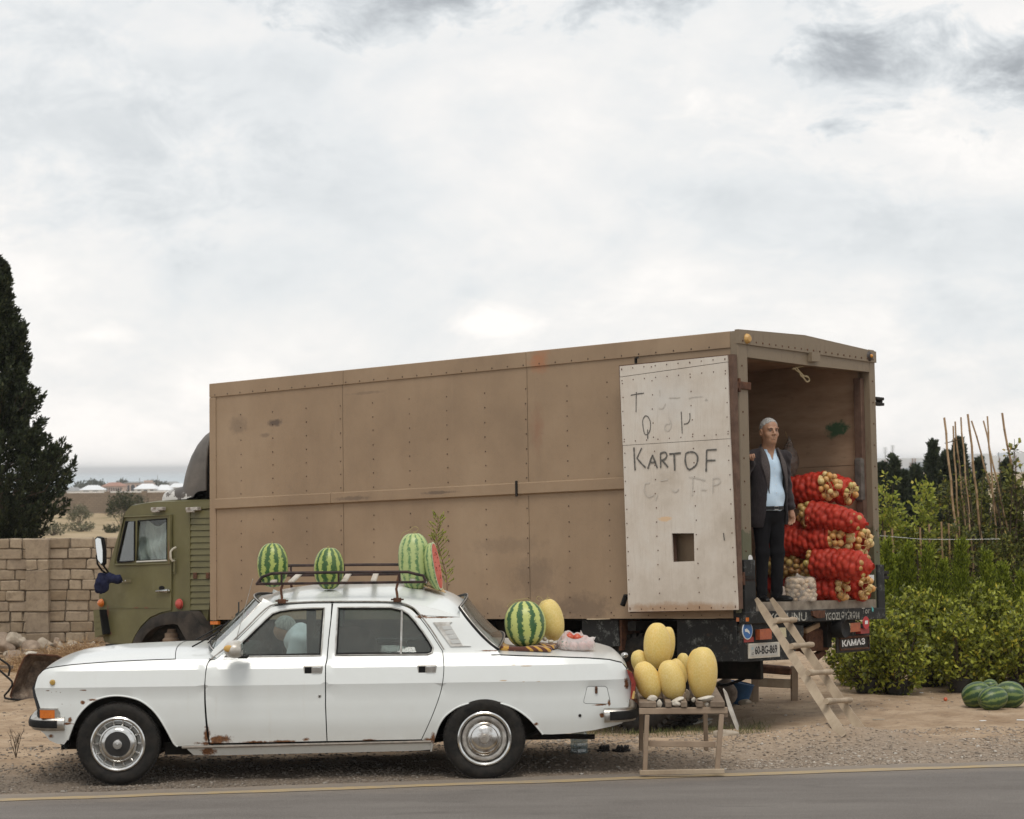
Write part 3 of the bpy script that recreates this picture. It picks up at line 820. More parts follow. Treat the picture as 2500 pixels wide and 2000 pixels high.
GREYR = pbr('grey_roof',(.20,.2,.2),(.27,.27,.26),.4,rough=.8)
HY = 860.0; SC = F / HY
def house(px0,px1,top,eave,base,wallm,roofm,label,nwin=4,name='house',hip=.28,Y=HY,depth=9,arch=False,tower=None):
 x0,x1 = px_x(px0,Y),px_x(px1,Y)
 zf = lambda py: at_y((px0 + px1) / 2,py,Y).z
 zb,ze,zt = zf(base),zf(eave),zf(top)
 root = empty(name,((x0 + x1) / 2,Y,zb),label=label,cat='house',group='houses across the far plain')
 w = (x1 - x0) / 2; h = ze - zb; H = zt - zb
 m_ = MB(); m_.box((-w * .94,0,-2),(w * .94,depth,h)); m_.build('wall',wallm,root)
 r_ = MB(); k = w * (1 - hip * 2) if hip < .5 else 0
 e = w * 1.03
 r_.add([(-e,-.5,h),(e,-.5,h),(e,depth + .5,h),(-e,depth + .5,h),(-k,depth / 2,H),(k,depth / 2,H)],[(0,1,5,4),(1,2,5),(2,3,4,5),(3,0,4),(0,3,2,1)]); r_.build('roof',roofm,root)
 for i in range(nwin):
  xx = -w * .8 + 1.6 * w * (i + .5) / nwin; ww = 1.6 * w / nwin * .28
  q = MB()
  if arch and i in (1,nwin - 2):
   q.prism([(xx + math.cos(a) * ww * 1.7,h * .5 + math.sin(a) * h * .34) for a in [k * math.pi / 8 for k in range(9)]] + [(xx - ww * 1.7,h * .15),(xx + ww * 1.7,h * .15)],-.12,.02)
  else: q.box((xx - ww,-.1,h * .28),(xx + ww,.02,h * .78))
  q.build('window',WIN,root)
 if tower:
  a,b,tp = tower; q = MB(); q.box((px_x(a,Y) - (x0 + x1) / 2,1,0),(px_x(b,Y) - (x0 + x1) / 2,5,zf(tp) - zb)); q.build('tower',wallm,root)
 return root
house(193,250,1185,1196.5,1206,WHT,TIN,'low white house with pale hipped roof, leftmost beside the conifer',2,Y=800)
house(247,303,1178,1187,1204,PINKW,RED_ROOF,'pinkish villa with red roof and row of tall dark windows',8,Y=880)
house(300,372,1176,1179,1204,PINKW,GREYR,'large pink house with arched windows and a square tower',5,Y=905,arch=True,tower=(350,369,1173.5))
house(326,384,1181,1194,1204,WHT,TIN,'white house with pale hipped roof in front of the arched house',3,Y=820)
house(376,418,1184,1197,1205,WHT,TIN,'white house with hipped roof right of the tower',2,Y=820)
house(408,452,1180,1190,1203,WHT,TIN,'pale shed roof rising next to the truck fairing',2,Y=860)
house(150,196,1190,1199,1206,WHT,GREYR,'small grey roofed house half behind the conifer',2,Y=840)
house(395,440,1176,1184,1195,WHT,GREYR,'grey roofed house further back near the truck fairing',2,Y=1000)
g = MB(); g.box((px_x(120,790),790,ground(-100,790) - 1),(px_x(470,790),790.3,at_y(250,1200,790).z)); tag(g.build('garden_wall',WHT),'low whitewashed wall running in front of the far houses','wall')
for (px,py,r) in [(210,1182,5),(232,1180,4.5),(244,1181,4),(388,1183,4.5),(376,1181,4),(300,1176,3)]:
 p = at_y(px,1206,930); z1 = at_y(px,py,930).z
 bush('distant_tree',(p.x,930,p.z),r,r,z1 - p.z,700,1.1,DARK_LEAF,'hazy dark tree among the far houses, %s' % {210: 'above the leftmost white roof',232: 'between the leftmost roof and the villa',244: 'touching the villa roof',388: 'right of the square tower',376: 'just beside the square tower',300: 'between the villa and the arched house'}[px],'tree','trees among the far houses',seed=px,per=8,tw=1.2,stems=False)
for px,tp,lb in ((341,1167,'thin pole above the arched house'),(385,1160,'tall thin mast above the right-hand white house')):
 p = at_y(px,1200,850); q = MB(); q.tube([(0,0,0),(0,0,at_y(px,tp,850).z - p.z)],.11,5); o = q.build('mast',GREYR); o.location = p; tag(o,lb,'mast')
STW = pbr('stadium_cladding',(.56,.58,.60),(.66,.68,.69),.1,rough=.8); BRN = pbr('stadium_pillar',(.26,.17,.13),rough=.8); STG = pbr('stadium_glass',(.30,.35,.40),rough=.3)
SY = 1000.0
zb = at_y(2250,1156,SY).z
st = empty('stadium',(px_x(2250,SY),SY,zb),label='long pale stadium with thin brown pillars on the right skyline',cat='stadium')
ox = px_x(2250,SY)
for (a,b,tp) in ((2100,2268,1120),(2268,2380,1121),(2380,2424,1108),(2424,2470,1113),(2470,2560,1105)):
 q = MB(); q.box((px_x(a,SY) - ox,0,-3),(px_x(b,SY) - ox - .05,30,at_y(a,tp,SY).z - zb)); q.build('facade',STW,st)
for (a,b,y0,y1) in ((2200,2222,1143,1155),(2225,2255,1141,1154),(2160,2195,1127,1131),(2228,2262,1128,1131),(2240,2262,1133,1150)):
 q = MB(); q.box((px_x(a,SY) - ox,-.3,at_y(a,y1,SY).z - zb),(px_x(b,SY) - ox,.01,at_y(b,y0,SY).z - zb)); q.build('glazing',STG,st)
for px,tp in ((2155,1133),(2160.5,1122),(2166,1123),(2192.5,1121),(2198,1121),(2222,1130),(2227.5,1119),(2234,1119),(2261,1128),(2330,1125),(2372,1128),(2393,1110),(2440,1118),(2480,1112)):
 x = px_x(px,SY) - ox; q = MB(); q.box((x - .22,-1,-1),(x + .22,-.4,at_y(px,tp,SY).z - zb)); q.build('pillar',BRN,st)
for px,tp,nr_,lb in ((2162,1093,5,'left of the pair of stadium floodlight masts'),(2180,1088,5,'taller right one of the pair of stadium floodlight masts'),(2306,1095,4,'lone floodlight mast showing beside the dark conifers')):
 p = at_y(px,1150,1060); z1 = at_y(px,tp,1060).z - p.z
 fl = empty('floodlight_mast',p,label=lb,cat='floodlight',group='stadium floodlights')
 q = MB(); q.tube([(0,0,-2),(0,0,z1)],[.32,.2],6); q.build('pole',GREYR,fl)
 for k in range(nr_):
  q = MB(); q.box((-.95,-.2,z1 - .2 - k * .5 * 5 / 4),(.95,.2,z1 - k * .5 * 5 / 4 + .12)); q.build('lamp_row',STW,fl)
# ------------------------------------------------------------------ nursery plants on the right
HEDGE = leafmat('hedge_leaf',[(0,(.06,.068,.012)),(.35,(.14,.16,.024)),(.7,(.30,.33,.042)),(.93,(.44,.46,.075)),(1,(.58,.46,.06))],.40,.28)
THUJA = leafmat('thuja_spray',[(0,(.06,.08,.012)),(.5,(.20,.25,.025)),(1,(.42,.46,.06))],.6,.45)
VINE = leafmat('climber_leaf',[(0,(.035,.042,.012)),(.45,(.10,.115,.028)),(.8,(.21,.22,.05)),(.95,(.28,.27,.06)),(1,(.42,.26,.07))],.5,.3)
YELG = leafmat('young_yellow_green_leaf',[(0,(.13,.16,.025)),(.5,(.26,.30,.045)),(.9,(.40,.40,.07)),(1,(.45,.38,.08))],.45,.35)
POT = pbr('black_pot',(.012,.012,.013),(.03,.03,.03),8,rough=.5)
CANE = pbr('bamboo_cane',(.24,.15,.075),(.36,.24,.13),12,rough=.6,stretch=(1,1,.3))
def pot(root,r,h):
 q = MB(); q.lathe([(r * .78,0),(r * .95,h * .85),(r * 1.04,h * .86),(r * 1.05,h),(r * .95,h),(r * .93,h * .9),(0,h * .88)],22); q.build('pot',POT,root)
def hedge_bush(px,base_py,top_py,w_px,n,label,seed,mat=HEDGE,leaf=.058,group='leafy hedge plants in black pots',Y=None,lean=.0,potr=.16,ry=None,base=.04,name='hedge_shrub',up=.62):
 p = on_ground(px,base_py) if Y is None else Vector((px_x(px,Y),Y,ground(px_x(px,Y),Y)))
 s = F / p.y; h = at_y(px,top_py,p.y).z - p.z; rx = w_px / s / 2
 r = np.random.RandomState(seed); root = empty(name,p,label=label,cat='shrub',group=group)
 nt = n // 14
 u = r.rand(nt) ** .75; an = r.rand(nt) * 6.28
 prof = np.interp(u,[0,.15,.45,.8,1.0],[.55,.85,1.0,.88,.45])
 rr = prof * (.25 + .75 * r.rand(nt) ** .45) * (1 + .25 * vnoise(np.cos(an) * 1.5 + seed,np.sin(an) * 1.5,u * 3,seed))
 ry_ = rx * .95 if ry is None else ry
 hh = h * (1 + .12 * vnoise(np.cos(an) * 2,np.sin(an) * 2,seed * 1.3,seed))
 C = np.stack([np.cos(an) * rr * rx,np.sin(an) * rr * ry_,base + (hh - base - .06) * u],1)
 dd = np.stack([np.cos(an) * (1 - up),np.sin(an) * (1 - up),np.full(nt,up)],1) + .22 * r.randn(nt,3); dd /= np.linalg.norm(dd,axis=1,keepdims=True)
 L_ = (.06 + .08 * r.rand(nt))[:,None]
 P,D,S_ = branch_cloud(C - dd * L_,C + dd * L_,14,leaf * .35,leaf,seed,out=.35)
 crown('foliage',P,D,S_,mat,root,w=.52,seed=seed)
 st = MB()
 for i in range(0,nt,max(1,nt // 30)):
  c = C[i]; st.tube([(c[0] * .08,c[1] * .08,.05),(c[0] * .4,c[1] * .4,base + c[2] * .3),(c[0] * .85,c[1] * .85,c[2] * .8),tuple(c)],[.012,.009,.006,.003],4)
 st.build('stems',BARK,root)
 if potr: pot(root,potr,.15)
 return root
hb = [
 (2118,1690,1560,130,1500,'low hedge plant in a black pot under the lorry tail, half hidden by the ladder'),
 (2190,1694,1500,150,3200,'broad hedge plant whose bare black pot shows just right of the ladder'),
 (2275,1676,1478,150,3400,'hedge plant in the front row, second from the lorry'),
 (2345,1688,1498,130,3200,'hedge plant with two pots showing beneath it, left of the watermelons'),
 (2425,1672,1480,150,3400,'hedge plant directly behind the watermelons on the ground'),
 (2497,1688,1495,140,3200,'hedge plant at the picture edge behind the right-hand watermelon')]
hb += [(2575,1680,1490,150,2600,'hedge plant just beyond the right picture edge'),(2650,1680,1480,150,2600,'hedge plant further beyond the right picture edge')]
for i,(px,b,tp_,w,n,lb) in enumerate(hb): hedge_bush(px,b,tp_,w,n,lb,100 + i)
for i,(px,tp_,w) in enumerate([(2150,1470,140),(2235,1446,140),(2318,1468,140),(2402,1440,140),(2480,1470,140),(2090,1520,130)]):
 hedge_bush(px,0,tp_,w,3000,['bright hedge plant of the back row against the lorry post','tallest bright hedge plant of the back row, right of the lorry','back-row hedge plant below the middle dark thuja','back-row hedge plant with raised leafy tips at the right','back-row hedge plant at the right picture edge','back-row hedge plant hidden behind the lorry tail lamps'][i],130 + i,Y=26.0,potr=0)
def at(px,Y): x = px_x(px,Y); return Vector((x,Y,ground(x,Y)))
def thuja(px,top,w_px,label,seed,Y=27.2):
 p = at(px,Y); s = F / Y; h = at_y(px,top,Y).z - p.z; R_ = w_px / s / 2
 r = np.random.RandomState(seed); root = empty('thuja',p,label=label,cat='shrub',group='feathery young thujas behind the hedge')
 n = 520; u = r.rand(n) ** .8; an = r.rand(n) * 6.28
 prof = np.interp(u,[0,.3,.6,.85,1],[.85,.95,.62,.28,.03]); rr = prof * (.3 + .7 * r.rand(n) ** .5) * R_ * .86 * (1 + .2 * vnoise(an * 2,u * 5,0,seed))
 C = np.stack([np.cos(an) * rr,np.sin(an) * rr,h * u * .93],1)
 dd = np.stack([np.cos(an) * .28,np.sin(an) * .28,np.full(n,.95)],1) + .12 * r.randn(n,3)
 L_ = (.07 + .09 * r.rand(n))[:,None]
 P,D,S_ = branch_cloud(C - dd * L_ * .6,C + dd * L_,20,.022,.045,seed,out=.86)
 crown('foliage',P,D,S_,THUJA,root,w=.30,seed=seed)
 q = MB(); q.tube([(0,0,-.02),(0,0,h * .8)],[.02,.006],5); q.build('stem',BARK,root)
for i,(px,tp_,w,lb) in enumerate([(2163,1318,66,'thuja right beside the open lorry, leftmost of the row'),(2214,1320,62,'slim thuja second from the lorry'),(2262,1334,84,'broad thuja third from the lorry'),(2343,1316,84,'tallest pointed thuja in the middle of the row'),(2406,1346,70,'thuja right of the tallest one'),(2445,1378,66,'lower thuja near the right picture edge'),(2490,1400,60,'small thuja at the right picture edge'),(2190,1360,56,'short thuja tucked between the first two'),(2300,1372,56,'short dark thuja filling the gap left of the tallest one'),(2550,1340,76,'thuja just beyond the right picture edge'),(2625,1330,76,'thuja further beyond the right picture edge')]):
 thuja(px,tp_,w,lb,200 + i,Y=27.2 + .25 * (i % 2))
cl = [(2170,1196,95,2200,YELG,'tall yellow-green sapling next to the lorry post',28.4),(2215,1290,95,1500,VINE,'reddish green climber right of the yellow-green sapling',28.6),(2262,1190,85,1800,YELG,'pale leafy sapling left of the first cane',28.5),
      (2310,1180,100,2600,VINE,'dense climber around the first bamboo canes',28.8),(2370,1190,105,2800,VINE,'dense climber around the middle canes',28.9),(2435,1150,110,2800,VINE,'climber mass around the right-hand canes',28.8),(2580,1150,130,2600,VINE,'climber mass beyond the right picture edge',28.6),(2495,1170,105,2600,VINE,'climber mass at the right picture edge',28.6),
      (2340,1290,120,2400,VINE,'dark low climber behind the tallest thuja',28.2),(2440,1300,130,2600,VINE,'dark low climber behind the right-hand thujas',28.2),(2250,1300,110,1600,HEDGE,'low leafy plant with yellow tips behind the broad thuja',28.2)]
for i,(px,tp_,w,n,mt,lb,Y) in enumerate(cl):
 hedge_bush(px,0,tp_,w,int(n * 1.15),lb,300 + i,mat=mt,leaf=.05 if mt is not YELG else .06,Y=Y,potr=0,group='saplings and climbers behind the thujas',name='sapling',base=.02,up=.55)
def sprigs(px0,top,spread,lean,n,label,seed,Y=28.4,size=.05,nl=30):
 """bare leggy shrub: a few stems with loose leaves"""
 p = at(px0,Y); h = at_y(px0,top,Y).z - p.z; r = np.random.RandomState(seed); root = empty('leggy_shrub',p,label=label,cat='shrub')
 st = MB(); P = []; D = []
 for k in range(n):
  a = r.rand() * 6.28; sp = spread * (.4 + .6 * r.rand()); tip = Vector((math.cos(a) * sp + lean,math.sin(a) * sp * .5,h * (.72 + .28 * r.rand())))
  mid = Vector((tip.x * .3,tip.y * .3,tip.z * .55)); pts = spline([(0,0,0),mid,tip],6); st.tube(pts,[.014 - .011 * i / (len(pts) - 1) for i in range(len(pts))],5)
  for j in range(nl):
   t_ = .45 + .55 * r.rand(); b = pts[int(t_ * (len(pts) - 1))]; o = Vector(r.randn(3)).normalized(); P.append(b + o * .05 * r.rand()); D.append(o + Vector((0,0,.4)))
   if j % 6 == 0: e = b + o * .16; st.tube([b,e],.003,3,caps=False); P.append(e); D.append(o)
 st.build('stems',BARK,root); P = np.array([v[:] for v in P]); D = np.array([v[:] for v in D])
 crown('foliage',P,D,size * (.7 + .6 * r.rand(len(P))),VINE,root,w=.6,seed=seed)
sprigs(2455,1085,.35,.1,8,'leggy shrub with bare upper twigs between the last two canes',401,nl=26)
sprigs(2482,1055,.28,.15,9,'tall loose shrub with broad leaves touching the right picture edge',402,nl=60,size=.075)
sprigs(2385,1105,.3,.0,6,'thin leafy stems behind the fifth cane',403,nl=26)
def Kz(x,y): return (2150 + x / 5.749,1000 + y / 5.749)
canes = [((893,115),(1035,1500),'leftmost tall cane, its top standing clear of the conifers'),((1013,232),(1100,1700),'cane with a short cross twig tied near its top'),((1040,168),(1170,1450),'cane right behind the one with the cross twig'),((1126,110),(1225,1300),'straight cane left of the thickest one'),
         ((1228,65),(1400,1720),'thick tall cane in the middle'),((1282,158),(1600,1300),'strongly leaning cane right of the thick one'),((1445,158),(1790,1720),'cane leaning right that crosses another near its top'),((1494,95),(1590,1350),'upright cane crossed by the leaning one'),((1700,48),(1985,1640),'rightmost and tallest cane')]
for i,(a,b,lb) in enumerate(canes):
 Y0,Y1 = 28.7,28.45 + .1 * (i % 3); A = at_y(*Kz(*a),Y0); Bp = at_y(*Kz(*b),Y1)
 d = (Bp - A); t_ = (A.z - ground(Bp.x,Bp.y)) / -d.z; Bp = A + d * t_
 r0 = .018 if i in (0,4,8) else .0135
 q = MB(); n = 16; pts = [A.lerp(Bp,k / n) - Bp + Vector((.006 * math.sin(k * 2 + i),0,0)) for k in range(n + 1)]
 P2 = []; R2 = []
 for k in range(n + 1):
  P2.append(pts[k]); R2.append(r0 * (.8 + .25 * k / n))
  if 0 < k < n: P2.append(pts[k] + (pts[k + 1] - pts[k]) * .04); R2.append(r0 * (.8 + .25 * k / n) * 1.22); P2.append(pts[k] + (pts[k + 1] - pts[k]) * .08); R2.append(r0 * (.8 + .25 * k / n))
 q.tube(P2,R2,7)
 o = q.build('bamboo_cane',CANE,None,50); o.location = Bp; tag(o,lb,'cane','bamboo canes standing among the climbers')
 if i == 1:
  c = pts[1]; q = MB(); q.tube([c + Vector((-.12,-.02,-.03)),c + Vector((.08,-.02,.02))],.006,5); q.build('cross_twig',BARK,o)
for px,yb in ((2298,1296),(2316,1300),(2246,1310),(2160,1318),(2178,1312),(2268,1302)):
 A = at_y(px,yb - 22,28.15); x,y = A.x + .03,28.1; q = MB(); q.tube([(0,0,0),(A.x - x,.05,A.z - ground(x,y))],.013,6); o = q.build('short_stake',CANE); o.location = (x,y,ground(x,y)); tag(o,'short wooden stake above the thujas, ' + {2298: 'third from the right',2316: 'rightmost of the group',2246: 'left of the rightmost three',2160: 'nearest the lorry post',2178: 'second from the lorry post',2268: 'fourth from the lorry post'}[px],'stake','short stakes among the climbers')
A,B_ = at_y(2148,1308,27.9),at_y(2440,1316,27.9); q = MB(); q.tube([A,A.lerp(B_,.35) - Vector((0,0,.03)),A.lerp(B_,.7) - Vector((0,0,.02)),B_],.0025,4); tag(q.build('guide_string',white_plastic),'thin pale string running through the plants above the thujas','string')
pf = [(0,.9),(.15,1.1),(.3,1.2),(.45,.85),(.6,.7),(.72,.42),(.85,.26),(1,.03)]
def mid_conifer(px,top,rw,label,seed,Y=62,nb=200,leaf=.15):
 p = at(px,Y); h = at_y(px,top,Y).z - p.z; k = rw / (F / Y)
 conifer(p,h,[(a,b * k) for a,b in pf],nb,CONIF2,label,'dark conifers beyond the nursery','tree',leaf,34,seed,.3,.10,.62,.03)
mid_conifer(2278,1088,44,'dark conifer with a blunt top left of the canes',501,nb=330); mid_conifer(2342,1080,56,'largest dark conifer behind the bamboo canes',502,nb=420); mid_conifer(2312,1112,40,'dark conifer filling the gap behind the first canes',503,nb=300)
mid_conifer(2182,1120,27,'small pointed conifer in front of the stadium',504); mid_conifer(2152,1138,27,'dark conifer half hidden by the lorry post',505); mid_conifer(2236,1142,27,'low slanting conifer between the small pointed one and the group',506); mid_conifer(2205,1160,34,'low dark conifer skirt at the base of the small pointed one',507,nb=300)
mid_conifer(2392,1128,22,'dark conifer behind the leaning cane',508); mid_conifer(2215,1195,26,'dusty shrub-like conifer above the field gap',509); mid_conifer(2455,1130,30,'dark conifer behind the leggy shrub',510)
def tufts(name,pts,h,mat,label,n=14,seed=1,kind='stuff',w=.06,cat='grass'):
 r = np.random.RandomState(seed); P = np.repeat(np.array([p[:] for p in pts]),n,0); m = len(P)
 P[:,:2] += r.randn(m,2) * .05; P[:,2] = ground_np(P[:,0],P[:,1]) - .004
 D = r.randn(m,3) * .45; D[:,2] = .9; V,Qd = leaf_cloud(P,D,h * (.5 + r.rand(m)),w,seed)
 return tag(link(name,np_mesh(name,V,Qd),mat),label,cat,kind=kind)
GRASS = leafmat('green_grass',[(0,(.05,.06,.02)),(.6,(.10,.12,.035)),(1,(.26,.22,.10))],.6,.3)
STRAW = leafmat('dry_straw',[(0,(.17,.095,.045)),(.5,(.34,.21,.105)),(1,(.50,.35,.19))],.7,.2)
pts = []
for k in range(150):
 px,py = rnd.uniform(1440,1890),rnd.gauss(1785,9) - (0 if True else 0)
 pts.append(on_ground(px,py))
tufts('grass',pts,.055,GRASS,'short green grass growing along the bank behind the melon table',16,3)
pts = [on_ground(rnd.uniform(0,240),rnd.gauss(1622,9)) for k in range(60)]
tufts('weeds',pts,.10,GRASS,'weedy green tufts at the foot of the rubble by the wall',9,4)
r = np.random.RandomState(9); C = []
for px,py,sx,sz,n in ((165,1603,50,22,5200),(100,1612,60,20,3600),(215,1590,30,26,2200),(50,1625,60,12,2000),(215,1640,40,8,900),(130,1645,60,5,900)):
 g_ = on_ground(px,max(py + sz,1612))
 s = F / g_.y; c = np.stack([g_.x + r.randn(n) * sx / s * .55,g_.y + r.randn(n) * .35,g_.z + np.abs(r.randn(n)) * sz / s * .75],1); C.append(c)
C = np.concatenate(C); D = r.randn(len(C),3); D[:,2] = D[:,2] * .4 + .15
V,Qd = leaf_cloud(C,D,.10 + .10 * r.rand(len(C)),.05,9); tag(link('straw_heap',np_mesh('straw_heap',V,Qd),STRAW),'tangled heap of orange-brown dry straw in front of the block wall','straw',kind='stuff')
def twig_plant(base,h,seed,label):
 r = random.Random(seed); q = MB()
 def br(p,d,l,w,k):
  e = p + d * l; q.tube([p,p.lerp(e,.5) + Vector((r.uniform(-.1,.1),0,0)) * l * .3,e],[w,w * .85,w * .6],4)
  if k:
   for i in range(r.choice((2,3))): br(p.lerp(e,r.uniform(.35,1)),(d + Vector((r.uniform(-.6,.6),r.uniform(-.4,.4),r.uniform(.0,.3)))).normalized(),l * r.uniform(.5,.75),w * .6,k - 1)
 for i in range(3): br(Vector((0,0,0)),Vector((-.35 + .3 * i,r.uniform(-.1,.1),1)).normalized(),h * .5,.0042,3)
 o = q.build('dry_weed',BARK,None,None); o.location = base; tag(o,label,'weed')
twig_plant(on_ground(39,1850),.27,5,'bare twiggy dead weed standing left of the car bumper')
# ------------------------------------------------------------------ the white saloon car
YAW = rad(2.5)
car_M = Matrix.Translation(Vector((-3.03,17.08,0))) @ Matrix.Rotation(YAW,4,'Z')
CF = Frame(car_M)
CW = 1.80
def Az(l): return [(x / 2.6544,1300 + y / 2.6544) for x,y in l]
def Bz(l): return [(450 + x / 2.6543,1250 + y / 2.6543) for x,y in l]
def Cz(l): return [(1000 + x / 2.8743,1300 + y / 2.8743) for x,y in l]
VP_ = [(.10,.16),(.20,.10),(.30,.05),(.45,.022),(.60,.014),(.70,.0165),(.720,.0155),(.742,0.0),(.80,.010),(.865,.022),(.90,.044),(.935,.062),(.96,.085),(1.0,.098),(1.2,.165),(1.36,.235),(1.42,.27),(1.6,.4)]
def vsurf(x,z):
 v = interp(VP_,z)
 if x < -.25: v += .075 * ((-.25 - x) / .65) ** 2
 if x > 3.15: v += .06 * ((x - 3.15) / .6) ** 2
 return v
def csurf(x,z,d): return (x,vsurf(x,z) + d,z)
def cmir(p): return (p[0],CW - p[1],p[2])
def T2(l,vf=vsurf): return [(p.x,p.z) for p in (CF.tr(px,py,vf) for px,py in l)]
t = NT('white_car_paint')
n1 = t.noise(60,6,.7); n2 = t.noise(14,6,.7); nb = t.noise(5,8,.7)
wob = t.math('MULTIPLY',t.math('SUBTRACT',t.noise(22,6,.75),.5),2.6)
base = t.mix(t.math('MULTIPLY',t.math('SUBTRACT',nb,.45),1.0,clamp=True),(.70,.72,.70),(.62,.625,.59))
X_,Y_,Z_ = t.xyz()
low = t.math('MULTIPLY',t.math('SUBTRACT',.48,Z_),2.2,clamp=True)
base = t.mix(t.math('MULTIPLY',low,t.math('ADD',.22,t.math('MULTIPLY',n2,.5))),base,(.42,.36,.28))
runs = t.math('MULTIPLY',t.math('SUBTRACT',t.noise(10,6,.7,t.map((1.6,1,.06))),.62),2.4,clamp=True)
base = t.mix(t.math('MULTIPLY',runs,.5),base,(.50,.44,.35))
def carpt(zm,x,y): p = CF.tr(*zm([(x,y)])[0],vsurf); return tuple(p)
spots = []
RS = [(Bz,225,1475,(.075,.1,.028),1.3),(Bz,150,1440,(.02,.1,.05),1.2),(Bz,155,1550,(.05,.2,.03),1.4),(Bz,180,1500,(.10,.1,.012),1.3),(Bz,460,1492,(.09,.1,.008),1.2),(Bz,640,1488,(.09,.1,.009),1.3),
      (Bz,790,1475,(.02,.1,.012),1.1),(Bz,1200,1480,(.05,.1,.008),1.1),(Bz,1590,1480,(.035,.1,.016),1.1),(Bz,1540,680,(.035,.1,.012),1.3),(Bz,1660,683,(.10,.1,.005),1.1),
      (Az,345,1070 - 30,(.0,.0,.0),0),(Az,535,1100,(.013,.1,.012),1.3),(Az,455,1215,(.014,.1,.016),1.3),(Az,430,1240,(.035,.1,.007),1.2),(Az,310,1025,(.012,.1,.004),1.2),(Az,540,1022,(.02,.1,.004),1.1),(Az,600,1085,(.03,.1,.006),1.1),
      (Az,330,1320,(.02,.1,.012),1.0),(Cz,1522,1060,(.014,.1,.04),1.2),(Cz,1350,1285,(.014,.1,.014),1.3),(Cz,885,1345,(.016,.1,.012),1.4),(Cz,600,1192,(.04,.1,.005),1.2),(Cz,1340,1210,(.05,.1,.005),1.0),(Cz,1400,1195,(.01,.1,.02),1.0),
      (Cz,170,1450,(.02,.1,.04),1.0),(Cz,560,830,(.07,.1,.004),1.0)]
for zm,x,y,r,k in RS:
 if k: spots.append(t.spot(carpt(zm,x,y),(r[0] * 1.4,r[1],r[2] * 1.5),wob,k * 1.8))
m_ = spots[0]
for s_ in spots[1:]: m_ = t.math('MAXIMUM',m_,s_)
scr = None
for x,y,r in ((820,937,(.055,.1,.006)),(660,1040,(.035,.1,.0055)),(800,1048,(.014,.1,.003)),(905,1047,(.022,.1,.003)),(730,930,(.02,.1,.005))):
 v = t.spot(carpt(Cz,x,y),r,t.math('MULTIPLY',wob,.5),2.0); scr = v if scr is None else t.math('MAXIMUM',scr,v)
col = t.mix(t.math('MULTIPLY',scr,.85),base,(.46,.30,.16))
rc = t.ramp(t.noise(70,5,.7),[(.35,(.055,.022,.010)),(.55,(.19,.075,.025)),(.75,(.33,.16,.06))])
v = t.N.new('ShaderNodeTexVoronoi'); v.inputs['Scale'].default_value = 26; t.ln(t.P,v.inputs['Vector'])
chips = t.math('LESS_THAN',v.outputs['Distance'],.085)
area = t.spot(carpt(Az,340,1070),(.17,.2,.12),t.math('MULTIPLY',wob,.25),3)
sepc = t.N.new('ShaderNodeSeparateColor'); t.ln(v.outputs['Color'],sepc.inputs[0])
chips = t.math('MULTIPLY',t.math('MULTIPLY',chips,area),t.math('GREATER_THAN',sepc.outputs[0],.45))
area2 = t.math('MULTIPLY',t.math('MULTIPLY',t.math('LESS_THAN',v.outputs['Distance'],.05),t.math('GREATER_THAN',sepc.outputs[1],.9)),t.math('LESS_THAN',Z_,.95))
m2 = t.math('MAXIMUM',t.math('MAXIMUM',m_,chips),area2)
t.set(col=t.mix(m2,col,rc),rough=t.ramp(m2,[(0,.34),(1,.9)]),spec=.5,coat=.7,coatr=.10)
t.bump(t.noise(3.5,3,.5),.05,.02)
PAINT = t.m
CARTRIM = pbr('dark_gap',(.01,.01,.01),rough=.9)
INTER = pbr('grey_interior',(.035,.04,.04),(.06,.065,.06),6,rough=.8)
INTER2 = pbr('brown_seat_cloth',(.05,.045,.042),(.09,.08,.075),12,rough=.9)
GLASS = glassmat('car_glass',(.62,.70,.68),.05,.02,dirt=.16)
GLASS_W = glassmat('windscreen_glass',(.66,.76,.76),.14,.03,dirt=.2)
BRUSHED = pbr('worn_bright_trim',(.55,.54,.51),(.36,.33,.29),18,rough=.32,metal=.9)
ORANGE = pbr('amber_lens',(.62,.17,.02),(.5,.12,.015),40,rough=.18,coat=.5)
REDL = pbr('red_lens',(.16,.012,.012),(.26,.035,.02),30,rough=.2,coat=.5)
MIRROR = pbr('mirror_glass',(.75,.78,.78),rough=.03,metal=1.0)
car = empty('saloon_car',mat=car_M,label='white old saloon car with rusty sills and a roof rack, parked beside the road',cat='car')
gapF = Az([(1362,822),(1340,865),(1330,940),(1325,1040),(1328,1150),(1340,1290),(1357,1386)])
hoodE = Az([(243,935),(262,912),(300,884),(400,867),(480,857),(700,840),(900,830),(1060,824),(1200,820),(1362,818)])
frontE = Az([(243,935),(230,975),(222,1012),(232,1058),(248,1105),(262,1150),(258,1205),(262,1290),(285,1305),(320,1350),(370,1372),(415,1378)])
archF = Az([(440,1345),(462,1280),(495,1205),(540,1145),(600,1096),(680,1066),(765,1058),(850,1070),(920,1096),(985,1145),(1035,1205),(1080,1280),(1125,1365),(1150,1388)])
L_hood,L_gapF,L_front,L_archF = T2(hoodE),T2(gapF),T2(frontE),T2(archF)
def sp2(l,n=4): return [(p.x,p.y) for p in spline([(a,b,0) for a,b in l],n)]
L_archFs = sp2(L_archF)
fender = L_hood[:-1] + L_gapF + L_archFs[::-1] + L_front[::-1][:-1]
fender = sp2(L_hood)[:-1] + sp2(L_gapF)[:] + L_archFs[::-1] + L_front[::-1][:-1]
ZL = (.720,.742,.865)
FAR_DOOR = []
